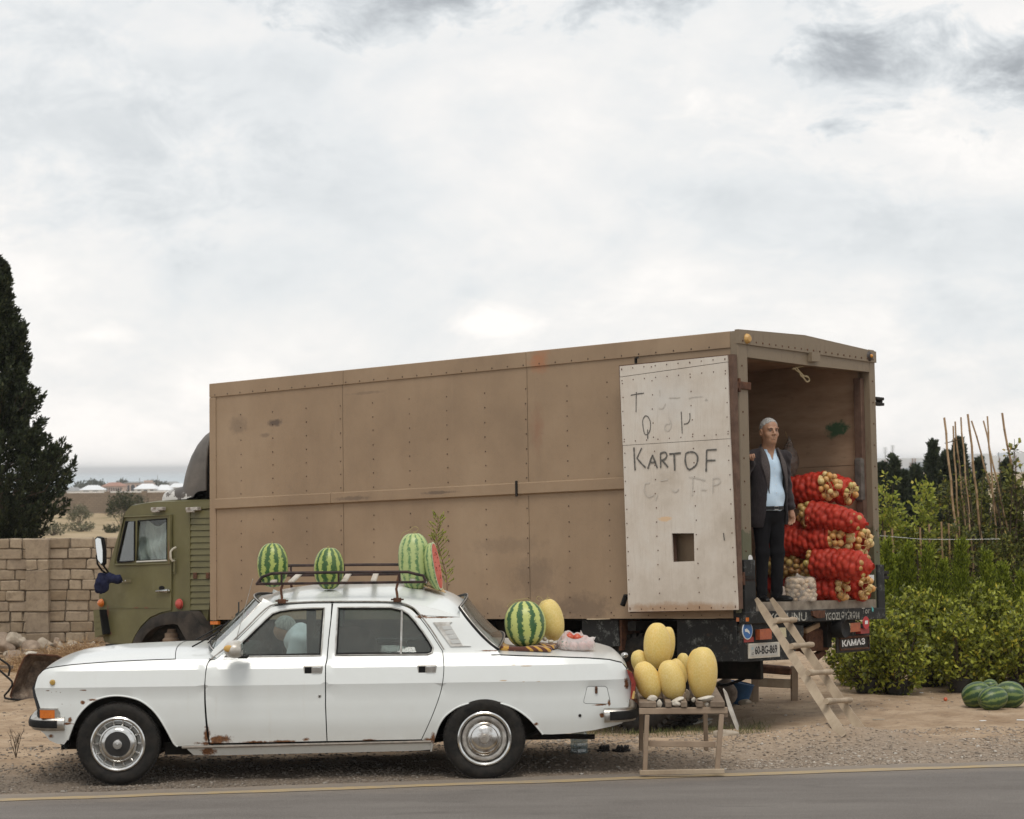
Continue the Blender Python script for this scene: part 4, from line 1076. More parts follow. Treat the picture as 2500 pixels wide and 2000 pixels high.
def body_panel(name,poly,holes=(),label=None,thick=.02):
 o = panel(name,poly,csurf,thick,PAINT,car,holes,.05,ZL,19)
 o2 = panel(name,poly,csurf,thick,PAINT,car,holes,.08,ZL,30,mirror=cmir)
 if name == 'front_door': FAR_DOOR.append(o2)
 if label: tag(o,label)
 return o
def inset(poly,d):
 """shrink outline a little to leave a gap"""
 n = len(poly); ar = sum(poly[i][0] * poly[(i + 1) % n][1] - poly[(i + 1) % n][0] * poly[i][1] for i in range(n)); s = 1 if ar > 0 else -1
 out = []
 for i in range(n):
  a = Vector(poly[i - 1][:2]); b = Vector(poly[i][:2]); c = Vector(poly[(i + 1) % n][:2])
  e1 = (b - a); e2 = (c - b)
  if e1.length < 1e-6 or e2.length < 1e-6: out.append(tuple(b)); continue
  n1 = Vector((-e1.y,e1.x)).normalized() * s; n2 = Vector((-e2.y,e2.x)).normalized() * s
  nn = (n1 + n2); l = nn.length
  nn = nn / l if l > .3 else n1
  out.append(tuple(b + nn * d / max(.5,nn.dot(n1))))
 return out
body_panel('front_wing',inset(fender,.0030))
fd_gap_r = Bz([(957,590),(950,700),(935,830),(925,950),(915,1000),(915,1100),(915,1250),(925,1488)])
fd_top = Bz([(545,625),(580,610),(680,599),(800,592),(957,590)])
fd_front = Bz([(545,625),(490,680),(400,770),(290,875),(210,948),(172,958),(150,985),(137,1050),(133,1120),(137,1250),(150,1400),(163,1503)])
G_r,G_t,G_f = T2(fd_gap_r),T2(fd_top),T2(fd_front)
door_f = sp2(G_t)[:-1] + G_r + sp2(G_f[::-1])[:-1]
win_f = T2(Bz([(908,622),(800,623),(700,629),(620,640),(570,658),(520,702),(460,760),(380,838),(300,910),(262,938),(886,930)]))
body_panel('front_door',inset(door_f,.0042),[win_f])
rd_top = Bz([(962,590),(1200,590),(1340,593),(1420,607),(1480,637),(1540,702),(1600,785),(1675,903)])
rd_back = Bz([(1675,903),(1683,1000),(1677,1090),(1660,1175),(1620,1290),(1580,1385),(1537,1477)])
R_t,R_b = T2(rd_top),T2(rd_back)
door_r = sp2(R_t)[:-1] + sp2(R_b)[:-1] + [R_b[-1]] + [(p[0] + .0,p[1]) for p in G_r[::-1]][:-1]
win_r = T2(Bz([(995,619),(1200,618),(1340,619),(1410,634),(1455,662),(1500,712),(1550,780),(1590,840),(1612,880),(1605,912),(1575,924),(978,928)]))
body_panel('rear_door',inset(door_r,.0042),[win_r])
q_bottom = Cz([(150,1535),(162,1490),(178,1430),(200,1365),(235,1305),(280,1262),(340,1224),(420,1200),(530,1193),(650,1203),(740,1236),(820,1290),(880,1350),(935,1418)])
q_rear = Cz([(1000,1419),(1130,1412),(1300,1388),(1420,1362),(1490,1342),(1530,1300),(1536,1225),(1550,1130),(1548,1030),(1526,962)])
q_top = Cz([(1526,962),(1492,916),(1400,894),(1250,883),(970,873),(780,868),(640,862),(618,828),(560,785),(500,730),(440,662),(390,600),(350,545),(335,520)])
q_seam = Cz([(335,520),(350,597)])
roofline_back = Bz([(1785,682),(1700,678),(1600,674),(1525,671)])
Q_b,Q_r,Q_t = T2(q_bottom),T2(q_rear),T2(q_top)
Q_bs = sp2(Q_b)
RW = T2(Bz([(1785,681),(1525,672),(1480,637)]))
rear_w = [RW[0],RW[1]] + sp2(R_t[4:])[2:-1] + sp2(R_b) + T2(Cz([(120,1470),(140,1500)])) + Q_bs + Q_r[:-1] + Q_t[:-1]
fh = T2(Cz([(1245,1083),(1262,1079),(1370,1079),(1388,1090),(1408,1180),(1404,1198),(1388,1205),(1235,1203),(1221,1195),(1222,1175)]))
body_panel('rear_wing',inset(rear_w,.002),[fh])
ff = panel('fuel_flap',inset(fh,.0035),lambda x,z,d: (x,vsurf(x,z) + .003 + d,z),.01,PAINT,car,(),.05)
kx = CF.tr(*Cz([(1310,1105)])[0],vsurf)
mb = MB(); mb.bbox((kx.x - .010,kx.y - .012,kx.z - .028),(kx.x + .010,kx.y + .004,kx.z + .026),.005); mb.ball((kx.x,kx.y - .012,kx.z + .012),.008,8,5); mb.build('padlock',rust_metal,ff)
for (x,y,r,mm) in ((1195,1285,.012,dark_metal),):
 p = CF.tr(*Cz([(x,y)])[0],vsurf); mb = MB(); mb.lathe([(0,-.004),(r,-.003),(r,.004),(0,.004)],14,Matrix.Translation(p) @ Matrix.Rotation(rad(90),4,'X')); mb.build('wing_grommet',mm,car)
sill = T2(Bz([(163,1512),(925,1496),(1537,1484),(1600,1482),(1598,1540),(1500,1548),(900,1562),(200,1578),(60,1576),(20,1540),(0,1508)]))
sl = [(x,z) for x,z in sill]
body_panel('sill',sl)
p0,p1 = CF.tr(*Bz([(-15,1526)])[0],vsurf),CF.tr(*Bz([(1600,1488)])[0],vsurf)
for mir in (False,True):
 pts = [Vector((lerp(p0.x,p1.x,k / 10),0,lerp(p0.z,p1.z,k / 10))) for k in range(11)]
 pts = [Vector((p.x,vsurf(p.x,p.z) - .006,p.z)) for p in pts]
 if mir: pts = [Vector(cmir(p)) for p in pts]
 mb = MB(); mb.tube(pts,.0115,6); mb.build('sill_strip',pbr('grimy_strip',(.16,.14,.115),(.26,.22,.18),20,rough=.6),car)
for pl_ in (L_gapF,G_r,R_b):
 P_ = [Vector((x,vsurf(x,z) + .020,z)) for x,z in densify(pl_,.06)[:-1] if z < 1.0]
 P_ = [p for i,p in enumerate(P_) if i == 0 or (p - P_[i - 1]).length < .3]
 q = MB(); q.tube([Vector((x,vsurf(x,z) + .022,z)) for x,z in pl_],.012,5); q.build('gap_shade_strip',CARTRIM,car)  # black strip backing the panel gaps, stands in for the shade inside them
def bead(name,pts2,off,r,mat,closed=False,mirror=True,par=None,n=6):
 outl = []
 for mir in ((False,True) if mirror else (False,)):
  P = [Vector((x,vsurf(x,z) + off,z)) for x,z in pts2]
  if mir: P = [Vector(cmir(p)) for p in P]
  mb = MB(); mb.tube(P,r,n,closed); outl.append(mb.build(name,mat,par or car))
 return outl
for wn in (win_f,win_r):
 s_ = densify(wn,.05); bb_ = bead('window_frame',[tuple(p) for p in s_],-.004,.0065,BRUSHED,True)
 if wn is win_f: FAR_DOOR.append(bb_[1])
 s2 = inset(wn,.012); b2_ = bead('window_seal',[tuple(p) for p in densify(s2,.05)],.006,.006,black_rubber,True)
 if wn is win_f: FAR_DOOR.append(b2_[1])
def pane(poly,name='window_pane',mat=None):
 po = inset(poly,.004)
 for mir in (None,cmir):
  vs = densify(po,.08)
  mb = MB(); n = len(vs)
  V = [(v.x,vsurf(v.x,v.y) + .014,v.y) for v in vs]
  if mir: V = [mir(p) for p in V]
  mb.add(V,[tuple(range(n))]); mb.build(name,mat or GLASS,car,None)
panel('window_pane',inset(win_f,.004),lambda x,z,d: (x,vsurf(x,z) + .014 + d,z),.003,GLASS,car,(),.12)
panel('window_pane',inset(win_r,.004),lambda x,z,d: (x,vsurf(x,z) + .014 + d,z),.003,GLASS,car,(),.12)
panel('window_pane',inset(win_r,.004),lambda x,z,d: (x,vsurf(x,z) + .014 + d,z),.003,GLASS,car,(),.12,mirror=cmir)
dv = T2(Bz([(1410,640),(1403,926)]))
bead('window_divider',[dv[0],dv[1]],.004,.009,BRUSHED)
dvf = T2(Bz([(300,905),(300,935)]))
tri = T2(Bz([(340,868),(248,938),(385,934),(400,815)])); tri = [tri[0],tri[1],tri[2]]
panel('mirror_mount',tri,lambda x,z,d: (x,vsurf(x,z) + .002 + d,z),.01,black_rubber,car,(),.1)
bead('wheel_arch_lip',L_archFs,-.001,.007,PAINT); bead('wheel_arch_lip',Q_bs,-.001,.007,PAINT)
bead('wheel_arch_seal',inset([*L_archFs],-.0),.016,.012,black_rubber); bead('wheel_arch_seal',Q_bs,.018,.008,black_rubber)
drip = T2(Bz([(172,955),(290,858),(400,752),(490,660),(545,614),(590,598),(680,588),(800,582),(957,579),(1200,579),(1345,582),(1425,594),(1490,625),(1548,690),(1610,775),(1682,890)]))
drip_s = sp2(drip); bead('drip_rail',drip_s,-.004,.0048,pbr('dull_rail',(.40,.38,.35),(.22,.19,.16),30,rough=.4,metal=.6))
wsN = T2(Bz([(170,920),(190,890),(250,833),(330,757),(400,690),(460,630),(497,590),(510,560)]))
pil = T2(Bz([(500,600),(545,622)]));
pillar = wsN[:-1] + [T2(Bz([(560,610)]))[0]] + sp2(G_f[:5])[::1] + []
pillar = wsN + [T2(Bz([(600,600)]))[0]] + G_f[0:5]
body_panel('front_pillar',pillar)
def loft(name,edge,crown_,mat,nacross=20,pw=2.3,xoff=None,thick=True,sm=35,vfun=vsurf,ends=True,skirt=.0):
 """edge: (x,z) near edge polyline; crown_: list (x,h)"""
 rows = []
 for (x,z) in edge:
  v = vfun(x,z); row = []
  for i in range(nacross + 1):
   s = -1 + 2 * i / nacross; h = interp(crown_,x) * (1 - abs(s) ** pw)
   dx = xoff(x,s) if xoff else 0
   row.append((x + dx,lerp(v,CW - v,i / nacross),z + h))
  rows.append(row)
 mb = MB(); mb.grid(rows)
 if thick:
  mb.grid([[(p[0],p[1],p[2] - .018) for p in r] for r in rows])
 return mb.build(name,mat,car,sm)
def resamp(l,a,b,n): return [(lerp(a,b,k / n),interp(sorted(l),lerp(a,b,k / n))) for k in range(n + 1)]
he = sp2(L_hood); hx0 = he[0][0]; hoodx1 = T2(Az([(1135,822)]))[0][0]; cowx1 = L_hood[-1][0]
hl = sorted([(x,z) for x,z in he])
hcr = [(hx0,-.012),(hx0 + .05,.004),(hx0 + .2,.034),(hx0 + .5,.05),(hoodx1,.055)]
hxs = [hx0 + (hoodx1 - hx0) * (k / 26) ** 1.6 for k in range(27)]
loft('bonnet',[(x,interp(hl,x) - .002) for x in hxs],hcr,PAINT,24,2.6,xoff=lambda x,s: (-.05 * (1 - s * s) if x > hx0 + .9 else -.05 * (1 - s * s) * .6))
mb = MB(); mb.tube([Vector((x,vsurf(x,interp(hl,x)) + .003,interp(hl,x) + .001)) for x in hxs[2:]],.0035,5); mb.build('bonnet_gap',CARTRIM,car)
cxs = [hoodx1 + .006 + (cowx1 + .20 - hoodx1) * k / 10 for k in range(11)]
loft('scuttle',[(x,interp(hl,x) - .004) for x in cxs],[(hoodx1,.055),(cowx1 + .1,.06)],PAINT,24,2.6,xoff=lambda x,s: -.05 * (1 - s * s))
ws_top = wsN[-2]; rt = T2(Bz([(497,590)]))[0]
roof_edge = T2(Bz([(512,572),(540,612),(590,596),(680,587),(800,581),(957,578),(1200,578),(1345,581),(1425,592)]))
roof_pts = T2(Bz([(500,592),(545,608),(600,596),(680,587),(800,581),(957,578),(1200,578),(1345,581)]))
roof_back = T2(Bz([(1440,590),(1560,610),(1680,640),(1790,680)]))
re_ = [roof_pts[0]] + roof_pts[1:] + roof_back
rl = sorted(re_)
rx0,rx1 = rl[0][0],rl[-1][0]
def vroof(x,z): return vsurf(x,z) if x < 2.4 else vsurf(x,z)
rxs = [rx0 + (rx1 - rx0) * k / 40 for k in range(41)]
rcr = [(rx0,.012),(rx0 + .05,.035),(rx0 + .16,.068),(rx0 + .4,.092),(rx0 + .8,.10),(rx1 - .75,.105),(rx1 - .45,.118),(rx1 - .2,.120),(rx1 - .08,.108),(rx1,.085)]
loft('roof',[(x,interp(rl,x) - .002) for x in rxs],rcr,PAINT,26,3.0,xoff=lambda x,s: -.06 * (1 - s * s) * max(0,1 - (x - rx0) / .5) + .05 * (1 - s * s) * max(0,1 - (rx1 - x) / .4))
cp = T2(Bz([(1345,583),(1425,596),(1490,628),(1525,670),(1600,673),(1700,677),(1784,680),(1740,662),(1680,642),(1560,612),(1440,592)]))
body_panel('roof_side',cp)
def screen(name,near,bulge,mat,frame=True,n=14,up=.03):
 rows = []
 for (x,z) in near:
  v = vsurf(x,z) + .012; r = []
  for i in range(n + 1):
   s = -1 + 2 * i / n; r.append((x + bulge * (1 - s * s),lerp(v,CW - v,i / n),z + up * (1 - s * s)))
  rows.append(r)
 mb = MB(); mb.grid(rows); mb.build(name,mat,car,60)
 loop = [rows[i][0] for i in range(len(rows))] + rows[-1][1:] + [rows[i][-1] for i in range(len(rows) - 2,-1,-1)] + rows[0][::-1][1:-1]
 mb = MB(); mb.tube([Vector(p) + Vector((0,0,.002)) for p in loop],.011,6,True); mb.build(name + '_seal',black_rubber,car)
 mb = MB(); mb.tube([Vector(p) + Vector(((-.006 if bulge < 0 else .006),0,.009)) for p in loop],.0055,6,True); mb.build(name + '_trim',BRUSHED,car)
 return rows
wsn = T2(Bz([(195,905),(250,850),(330,772),(400,703),(460,640),(502,596)]))
wrows = screen('windscreen',sp2(wsn,3),-.095,GLASS_W,up=.03)
rsn = T2(Cz([(620,822),(560,775),(500,716),(440,648),(390,585),(350,530)]))
rrows = screen('rear_window',sp2(rsn,3),.075,GLASS_W,up=.055)
bx0 = T2(Cz([(618,830)]))[0][0]
bl = sorted(T2(Cz([(640,862),(780,868),(970,873),(1250,883),(1400,894),(1492,916),(1526,962)])))
bx1 = bl[-1][0]
bxs = [bx0 - .05 + (bx1 - bx0 + .05) * (1 - (1 - k / 24) ** 1.5) for k in range(25)]
loft('boot_lid',[(x,interp(bl,x) + .006) for x in bxs],[(bx0,.035),(bx1 - .5,.03),(bx1 - .12,.03),(bx1,.02)],PAINT,22,3.5,xoff=lambda x,s: .03 * (1 - s * s) * max(0,1 - (bx1 - x) / .3))
mb = MB(); mb.tube([Vector((x,vsurf(x,z) + .006,z + .002)) for x,z in [(q,interp(bl,q)) for q in bxs]],.0055,5); mb.build('boot_gap',CARTRIM,car)
rzs = sorted([(z,x) for x,z in Q_r[3:]])
zz = [p[0] for p in rzs]
rows = []
for k in range(14):
 z = lerp(.33,bl[-1][1],k / 13); x = interp(rzs,z)
 rows.append([(x + .035 * (1 - (-1 + 2 * i / 16) ** 4),lerp(vsurf(x,z),CW - vsurf(x,z),i / 16),z) for i in range(17)])
mb = MB(); mb.grid(rows); mb.build('tail_panel',PAINT,car,35)
tl = T2(Cz([(1516,958),(1556,978),(1580,1050),(1566,1166),(1542,1164),(1549,1050)]))
for sgn in (0,1):
 mb = MB(); a,b = vsurf(3.6,.8) - .006,.26
 if sgn: a,b = CW - b,CW - a
 mb.prism(tl,a,b); o = mb.build('tail_light',REDL,car)
 mb = MB(); tt = T2(Cz([(1560,1105),(1572,1105),(1566,1160),(1548,1160)])); a2,b2 = (a - .002,a + .12) if not sgn else (b - .12,b + .002); mb.prism([(x + .002,z) for x,z in tt],a2,b2); mb.build('lamp_insert',pbr('yellowed_lens',(.55,.36,.12),rough=.3),o)
lk = CF.tr(*Cz([(1548,885)])[0],.9); mb = MB(); mb.ball((bx1 + .055,.9,bl[-1][1] + .045),.03,12,8,(1,1.2,.8)); mb.build('boot_lock',chrome,car)
def sweep(name,path,prof,mat,par=car,sm=50,nrm_side=1):
 """path in plan (x,y,z); prof: (outward, up)"""
 P = [Vector(p) for p in path]; rows = []
 for i,p in enumerate(P):
  d = P[min(i + 1,len(P) - 1)] - P[max(i - 1,0)]; d.z = 0; d.normalize(); nn = Vector((d.y,-d.x,0)) * nrm_side
  rows.append([p + nn * a + Vector((0,0,b)) for a,b in prof])
 mb = MB(); mb.grid(rows,closed=True); k = len(prof)
 mb.f.append(tuple(range(k))); mb.f.append(tuple(len(mb.v) - k + i for i in range(k)))
 return mb.build(name,mat,par,sm)
fb = [CF.tr(*Az([q])[0],-.05) for q in ((178,1250),(410,1250))]
bz = fb[0].z; bxf,bxr = fb[0].x,fb[1].x
prof = [(0,-.055),(.035,-.052),(.05,-.03),(.055,0),(.05,.028),(.035,.048),(0,.055),(-.015,.05),(-.015,-.05)]
def bumper_path(xe,xc,z,s):
 """from the side end xe round the corner to the other side; s=-1 front"""
 r = .16; pts = []
 for k in range(4): pts.append((lerp(xe,xc - s * r * 0 - s * .0,k / 4) if False else lerp(xe,xc - s * r,k / 3),.035,z))
 for k in range(1,8):
  a = k / 7 * math.pi / 2; pts.append((xc - s * r + s * r * math.sin(a),.035 + r * 1.15 * (1 - math.cos(a)),z))
 for k in range(1,6): pts.append((xc + s * .03 * math.sin(k / 6 * math.pi),lerp(.035 + r * 1.15,CW / 2,k / 6) ,z))
 full = pts + [(x,CW - y,z_) for x,y,z_ in pts[::-1]]
 return full
bp = bumper_path(bxr,bxf + .03,bz,-1)
sweep('front_bumper',bp,prof,BRUSHED,nrm_side=-1)
rub_ = [(x,y,z) for x,y,z in bp][1:-1]
sweep('bumper_rubber',[(lerp(bxr,bxf,.22),.035,bz)] + bp[2:-2] + [(lerp(bxr,bxf,.22),CW - .035,bz)],[(.045,-.032),(.062,-.026),(.066,0),(.062,.022),(.045,.03)],black_rubber,nrm_side=-1)
rb = [CF.tr(*Cz([q])[0],-.03) for q in ((1368,1290),(1640,1290))]
bp2 = bumper_path(rb[0].x,rb[1].x - .075,rb[0].z,1)
sweep('rear_bumper',bp2,prof,BRUSHED,nrm_side=1)
sweep('bumper_rubber',[(lerp(rb[0].x,rb[1].x,.16),.035,rb[0].z)] + bp2[2:-2] + [(lerp(rb[0].x,rb[1].x,.16),CW - .035,rb[0].z)],[(.045,-.036),(.062,-.03),(.066,0),(.062,.026),(.045,.034)],black_rubber,nrm_side=1)
ip = T2(Az([(255,1152),(352,1153),(352,1208),(257,1206)]),-.02); hp = T2(Az([(352,1150),(372,1152),(384,1168),(386,1208),(352,1211)]),-.02)
for sgn in (0,1):
 a,b = -.004,.14
 if sgn: a,b = CW - b,CW - a
 mb = MB(); mb.prism(hp,a + .004,b); o = mb.build('lamp_housing',BRUSHED,car)
 mb = MB(); mb.prism(ip,a,b); o2 = mb.build('indicator',ORANGE,car)
 mb = MB(); mb.prism([(x,z + .004 * (1 if k in (0,1) else 0)) for k,(x,z) in enumerate(T2(Az([(254,1146),(372,1147),(372,1153),(254,1152)]),-.02))],a - .001,b - .002); mb.build('lamp_rim',BRUSHED,o2)
mk = CF.tr(*Az([(341,974)])[0],vsurf)
for mir in (False,True):
 p = Vector(mk); M_ = Matrix.Translation(p) @ Matrix.Rotation(rad(90),4,'X')
 if mir: p = Vector(cmir(mk)); M_ = Matrix.Translation(p) @ Matrix.Rotation(rad(-90),4,'X')
 mb = MB(); mb.lathe([(0,.02),(.014,.019),(.019,.014),(.021,0),(.024,-.002)],16,M_); mb.build('side_marker',pbr('ochre_lens',(.42,.27,.06),(.34,.2,.04),50,rough=.35),car)
ff_ = T2(Az([(243,935),(222,985),(206,1008),(216,1060),(240,1150),(240,1195),(262,1195),(262,1145),(240,1060),(232,1015),(245,985)]))
mb = MB(); mb.prism(ff_,.045,CW - .045); mb.build('front_surround',pbr('black_plastic',(.015,.016,.018),rough=.45),car)
gx0 = ff_[2][0]
gr = MB(); gr.box((gx0 - .004,.46,.58),(gx0 + .03,CW - .46,.76)); go = gr.build('grille',CARTRIM,car)
for k in range(9):
 q = MB(); q.box((gx0 - .016,.46,.59 + k * .019),(gx0 - .004,CW - .46,.597 + k * .019)); q.build('slat',chrome,go)
for y in (.27,CW - .27):
 q = MB(); q.lathe([(0,.05),(.05,.045),(.085,.02),(.09,0)],22,Matrix.Translation(Vector((gx0 + .03,y,.67))) @ Matrix.Rotation(rad(-90),4,'Y')); q.build('headlight',pbr('lamp_glass',(.6,.62,.62),rough=.1),car)
rows = []
for k in range(8):
 z = lerp(.26,.62,k / 7); x = interp(sorted([(p[1],p[0]) for p in L_front[5:]]),z) + .02
 rows.append([(x - .04 * (1 - (-1 + 2 * i / 12) ** 4),lerp(vsurf(x,z) + .01,CW - vsurf(x,z) - .01,i / 12),z) for i in range(13)])
mb = MB(); mb.grid(rows); mb.build('front_valance',PAINT,car,35)
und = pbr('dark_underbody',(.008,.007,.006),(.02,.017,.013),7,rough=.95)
def well(arch,name='wheel_well'):
 pts = [(x,z) for x,z in arch]
 for mir in (False,True):
  rows = [[(x,vsurf(x,z) + .02,z),(x,.42,z + .02)] for x,z in pts]
  if mir: rows = [[cmir(p) for p in r] for r in rows]
  mb = MB(); mb.grid(rows); n = len(pts); mb.add([(x,.42 if not mir else CW - .42,z + .02) for x,z in pts],[tuple(range(n))]); mb.build(name,und,car,None)
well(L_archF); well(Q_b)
mb = MB(); mb.box((.34,.14,.205),(2.38,CW - .14,.30)); mb.build('floor_pan',und,car,None)  # floor set low to block light and darken the ground beneath
mb = MB(); mb.box((-.50,.45,.22),(.338,CW - .45,.42)); mb.build('engine_light_blocker',und,car,None)  # added box, blocks light from the ground under the nose
mb = MB(); mb.box((2.382,.45,.24),(3.45,CW - .45,.41)); mb.build('boot_floor_blocker',und,car,None)  # floor extended as a box to block light under the tail
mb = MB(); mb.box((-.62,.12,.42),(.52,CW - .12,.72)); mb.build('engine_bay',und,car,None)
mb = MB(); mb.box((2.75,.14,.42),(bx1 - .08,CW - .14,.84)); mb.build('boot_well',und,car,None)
mb = MB(); mb.tube([(.2,1.0,.24),(1.6,.95,.23),(2.3,.95,.26),(3.2,.45,.27),(3.68,.42,.26)],.020,8); mb.build('exhaust_pipe',dark_metal,car)
mb = MB(); mb.tube([(2.28,.33,.34),(2.6,.33,.26),(2.85,.33,.25),(3.15,.33,.28),(3.42,.33,.38)],.02,6); mb.tube([(2.28,CW - .33,.34),(2.85,CW - .33,.25),(3.42,CW - .33,.38)],.02,6); mb.tube([(2.83,.2,.31),(2.83,CW - .2,.31)],.045,8); mb.build('rear_axle',dark_metal,car)
def tyre_mesh():
 R,w = .312,.085; prof_ = []
 for r,a in ((.205,-.045),(.212,-.07),(.235,-.083),(.262,-.088),(.285,-.084),(.298,-.076),(.306,-.066),(.311,-.05),(.312,-.02),(.312,.02),(.311,.05),(.306,.066),(.298,.076),(.285,.084),(.262,.088),(.235,.083),(.212,.07),(.205,.045)):
  prof_.append((r,a))
 mb = MB(); mb.lathe(prof_,64); b = len(mb.v)
 for k in range(72):
  for (a0,a1,off) in ((-.066,-.034,0),(-.028,.0,.5),(.006,.03,0),(.036,.068,.5)):
   th = (k + off) / 72 * 2 * math.pi; d = .030
   q = []
   for rr in (.305,.3165):
    for (t_,a_) in ((th - d,a0),(th + d,a0),(th + d,a1),(th - d,a1)): q.append((rr * math.cos(t_),rr * math.sin(t_),a_))
   mb.add(q,[(0,1,2,3),(4,7,6,5),(0,4,5,1),(1,5,6,2),(2,6,7,3),(3,7,4,0)])
 return mb.mesh('tyre',40)
tt = NT('tyre_rubber')
o3 = tt.xyz(); rr_ = tt.math('SQRT',tt.math('ADD',tt.math('MULTIPLY',o3[0],o3[0]),tt.math('MULTIPLY',o3[1],o3[1])))
dust = tt.math('MULTIPLY',tt.math('SUBTRACT',tt.noise(16,7,.7),.36),1.8,clamp=True)
tt.set(col=tt.mix(dust,(.009,.0085,.008),(.045,.038,.03)),rough=.75,spec=.25)
ang = tt.math('ARCTAN2',o3[0],o3[1])
ring = tt.math('MULTIPLY',tt.math('SINE',tt.math('MULTIPLY',rr_,900)),.5)
cbn = tt.N.new('ShaderNodeCombineXYZ'); tt.ln(tt.math('MULTIPLY',ang,14),cbn.inputs[0]); tt.ln(tt.math('MULTIPLY',rr_,60),cbn.inputs[1])
lett = tt.math('MULTIPLY',tt.math('GREATER_THAN',tt.noise(1.0,2,.5,cbn.outputs[0]),.57),tt.math('MULTIPLY',tt.math('GREATER_THAN',rr_,.235),tt.math('LESS_THAN',rr_,.272)))
tt.bump(tt.math('ADD',ring,tt.math('MULTIPLY',lett,2.0)),.55,.0016)
TYRE = tt.m
tyre_me = tyre_me = tyre_mesh(); tyre_me.materials.append(TYRE)
SILV = pbr('wheel_chrome',(.72,.72,.71),(.50,.49,.46),16,rough=.18,metal=1.0)
DULL = pbr('dirty_wheel_silver',(.34,.30,.26),(.56,.54,.50),12,rough=.42,metal=.75)
def wheel(x,z,front,y=.085,mir=False):
 w = empty('wheel',(x,y if not mir else CW - y,z)); w.parent = car
 R_ = Matrix.Rotation(rad(90 if not mir else -90),4,'X')
 w.rotation_euler = R_.to_euler()
 link('tyre',tyre_me,None,w)
 q = MB()
 q.lathe([(.20,.050),(.185,.030),(.165,.022),(.14,.030),(.115,.045),(.0,.048)],40); q.build('rim',DULL if not front else pbr('rim_grey',(.30,.29,.27),(.45,.44,.41),12,rough=.5,metal=.6),w)
 q = MB(); q.lathe([(.212,.062),(.208,.078),(.198,.084),(.186,.078),(.180,.062),(.183,.05)],48); q.build('trim_ring',SILV,w)
 nl = 14
 q = MB()
 if front:
  q.lathe([(.150,.044),(.150,.062),(.142,.074),(.128,.078)],40); q.lathe([(.182,.048),(.182,.056),(.174,.058)],40)
  for k in range(nl):
   a = 2 * math.pi * k / nl; ca,sa = math.cos(a),math.sin(a); M_ = Matrix(((ca,-sa,0,0),(sa,ca,0,0),(0,0,1,0),(0,0,0,1)))
   q.bbox((.146,-.009,.040),(.186,.009,.058),.003,M_)
  q.build('slotted_ring',SILV,w)
  q = MB(); q.lathe([(.135,.074),(.122,.090),(.110,.098),(.098,.100),(.092,.092)],40); q.build('hubcap_rim',SILV,w)
  q = MB(); q.lathe([(.093,.093),(.06,.096),(0,.097)],36); q.build('hubcap_disc',pbr('hub_black',(.012,.012,.012),(.022,.02,.018),20,rough=.4),w)
 else:
  q.lathe([(.178,.040),(.170,.052),(.152,.056),(.140,.05)],40)
  for k in range(nl):
   a = 2 * math.pi * k / nl; ca,sa = math.cos(a),math.sin(a); M_ = Matrix(((ca,-sa,0,0),(sa,ca,0,0),(0,0,1,0),(0,0,0,1)))
   q.bbox((.156,-.016,.050),(.166,.016,.062),.002,M_)
  q.build('slotted_ring',DULL,w)
  q = MB(); q.lathe([(.138,.050),(.132,.066),(.118,.078),(.108,.080),(.103,.076),(.098,.082),(.07,.094),(.045,.098),(0,.10)],44); q.build('hubcap',pbr('worn_hub_chrome',(.66,.65,.63),(.30,.26,.22),10,rough=.2,metal=1.0,lo=.45,hi=.62),w)
 q = MB(); q.lathe([(.040,.095),(.038,.112),(.032,.118),(.018,.119),(.016,.112),(0,.113)],24); q.build('hub_centre',SILV if front else DULL,w)
 return w
fwp = CF.tr(*Az([(763,1376)])[0],.0); rwp = CF.tr(*Cz([(526,1455)])[0],.0)
for p,fr in ((fwp,True),(rwp,False)):
 wheel(p.x,.308,fr); wheel(p.x,.308,fr,mir=True)
def handle(cx,cy,mir):
 p = CF.tr(*Bz([(cx,cy)])[0],vsurf); y = p.y; s = 1
 root = MB(); W2,H2 = .074,.033
 def Y(v): return (y + v) if not mir else CW - (y + v)
 def bb(mb,x0,x1,y0,y1,z0,z1,b): a,c = sorted((Y(y0),Y(y1))); mb.bbox((p.x + x0,a,p.z + z0),(p.x + x1,c,p.z + z1),b)
 bb(root,-W2,W2,-.005,.01,-H2,H2,.008); o = root.build('door_handle',BRUSHED,car)
 q = MB(); bb(q,-W2 + .009,-.012,-.0065,.0,-H2 + .009,H2 - .009,.002); q.build('handle_recess',CARTRIM,o)
 q = MB(); bb(q,-.010,W2 - .009,-.014,-.002,-H2 + .008,H2 - .008,.005); q.build('handle_flap',SILV,o)
for c in ((835,1025),(1573,1020)):
 for mir in (False,True):
  if not (mir and c[0] == 835): handle(*c,mir)
p = CF.tr(*Bz([(877,1193)])[0],vsurf); q = MB(); q.lathe([(0,.006),(.011,.005),(.014,0)],14,Matrix.Translation(p) @ Matrix.Rotation(rad(90),4,'X')); o = q.build('door_lock',BRUSHED,car)
q = MB(); q.ball(p + Vector((0,-.006,0)),.006,8,5); q.build('keyhole',CARTRIM,o)
mp = CF.tr(*Bz([(327,890)])[0],-.10)
mm_ = MB()
def mir_f(X,Y,Z):
 d = sd_ell(X,Y,Z,(0,0,0),(.085,.10,.068)); d = np.maximum(d,X - .055 + Z * .12); return d
P_,Q_ = surfnet(mir_f,np.linspace(-.1,.08,30),np.linspace(-.12,.12,26),np.linspace(-.09,.09,26))
o = link('wing_mirror',np_mesh('wing_mirror',P_,Q_,True),PAINT if False else pbr('mirror_shell',(.60,.58,.54),(.42,.38,.32),9,rough=.35,metal=.3),car); o.location = mp
q = MB(); q.bbox((.02,-.02,-.07),(.10,.12,-.05),.006); q.build('mirror_stalk',black_rubber,o)
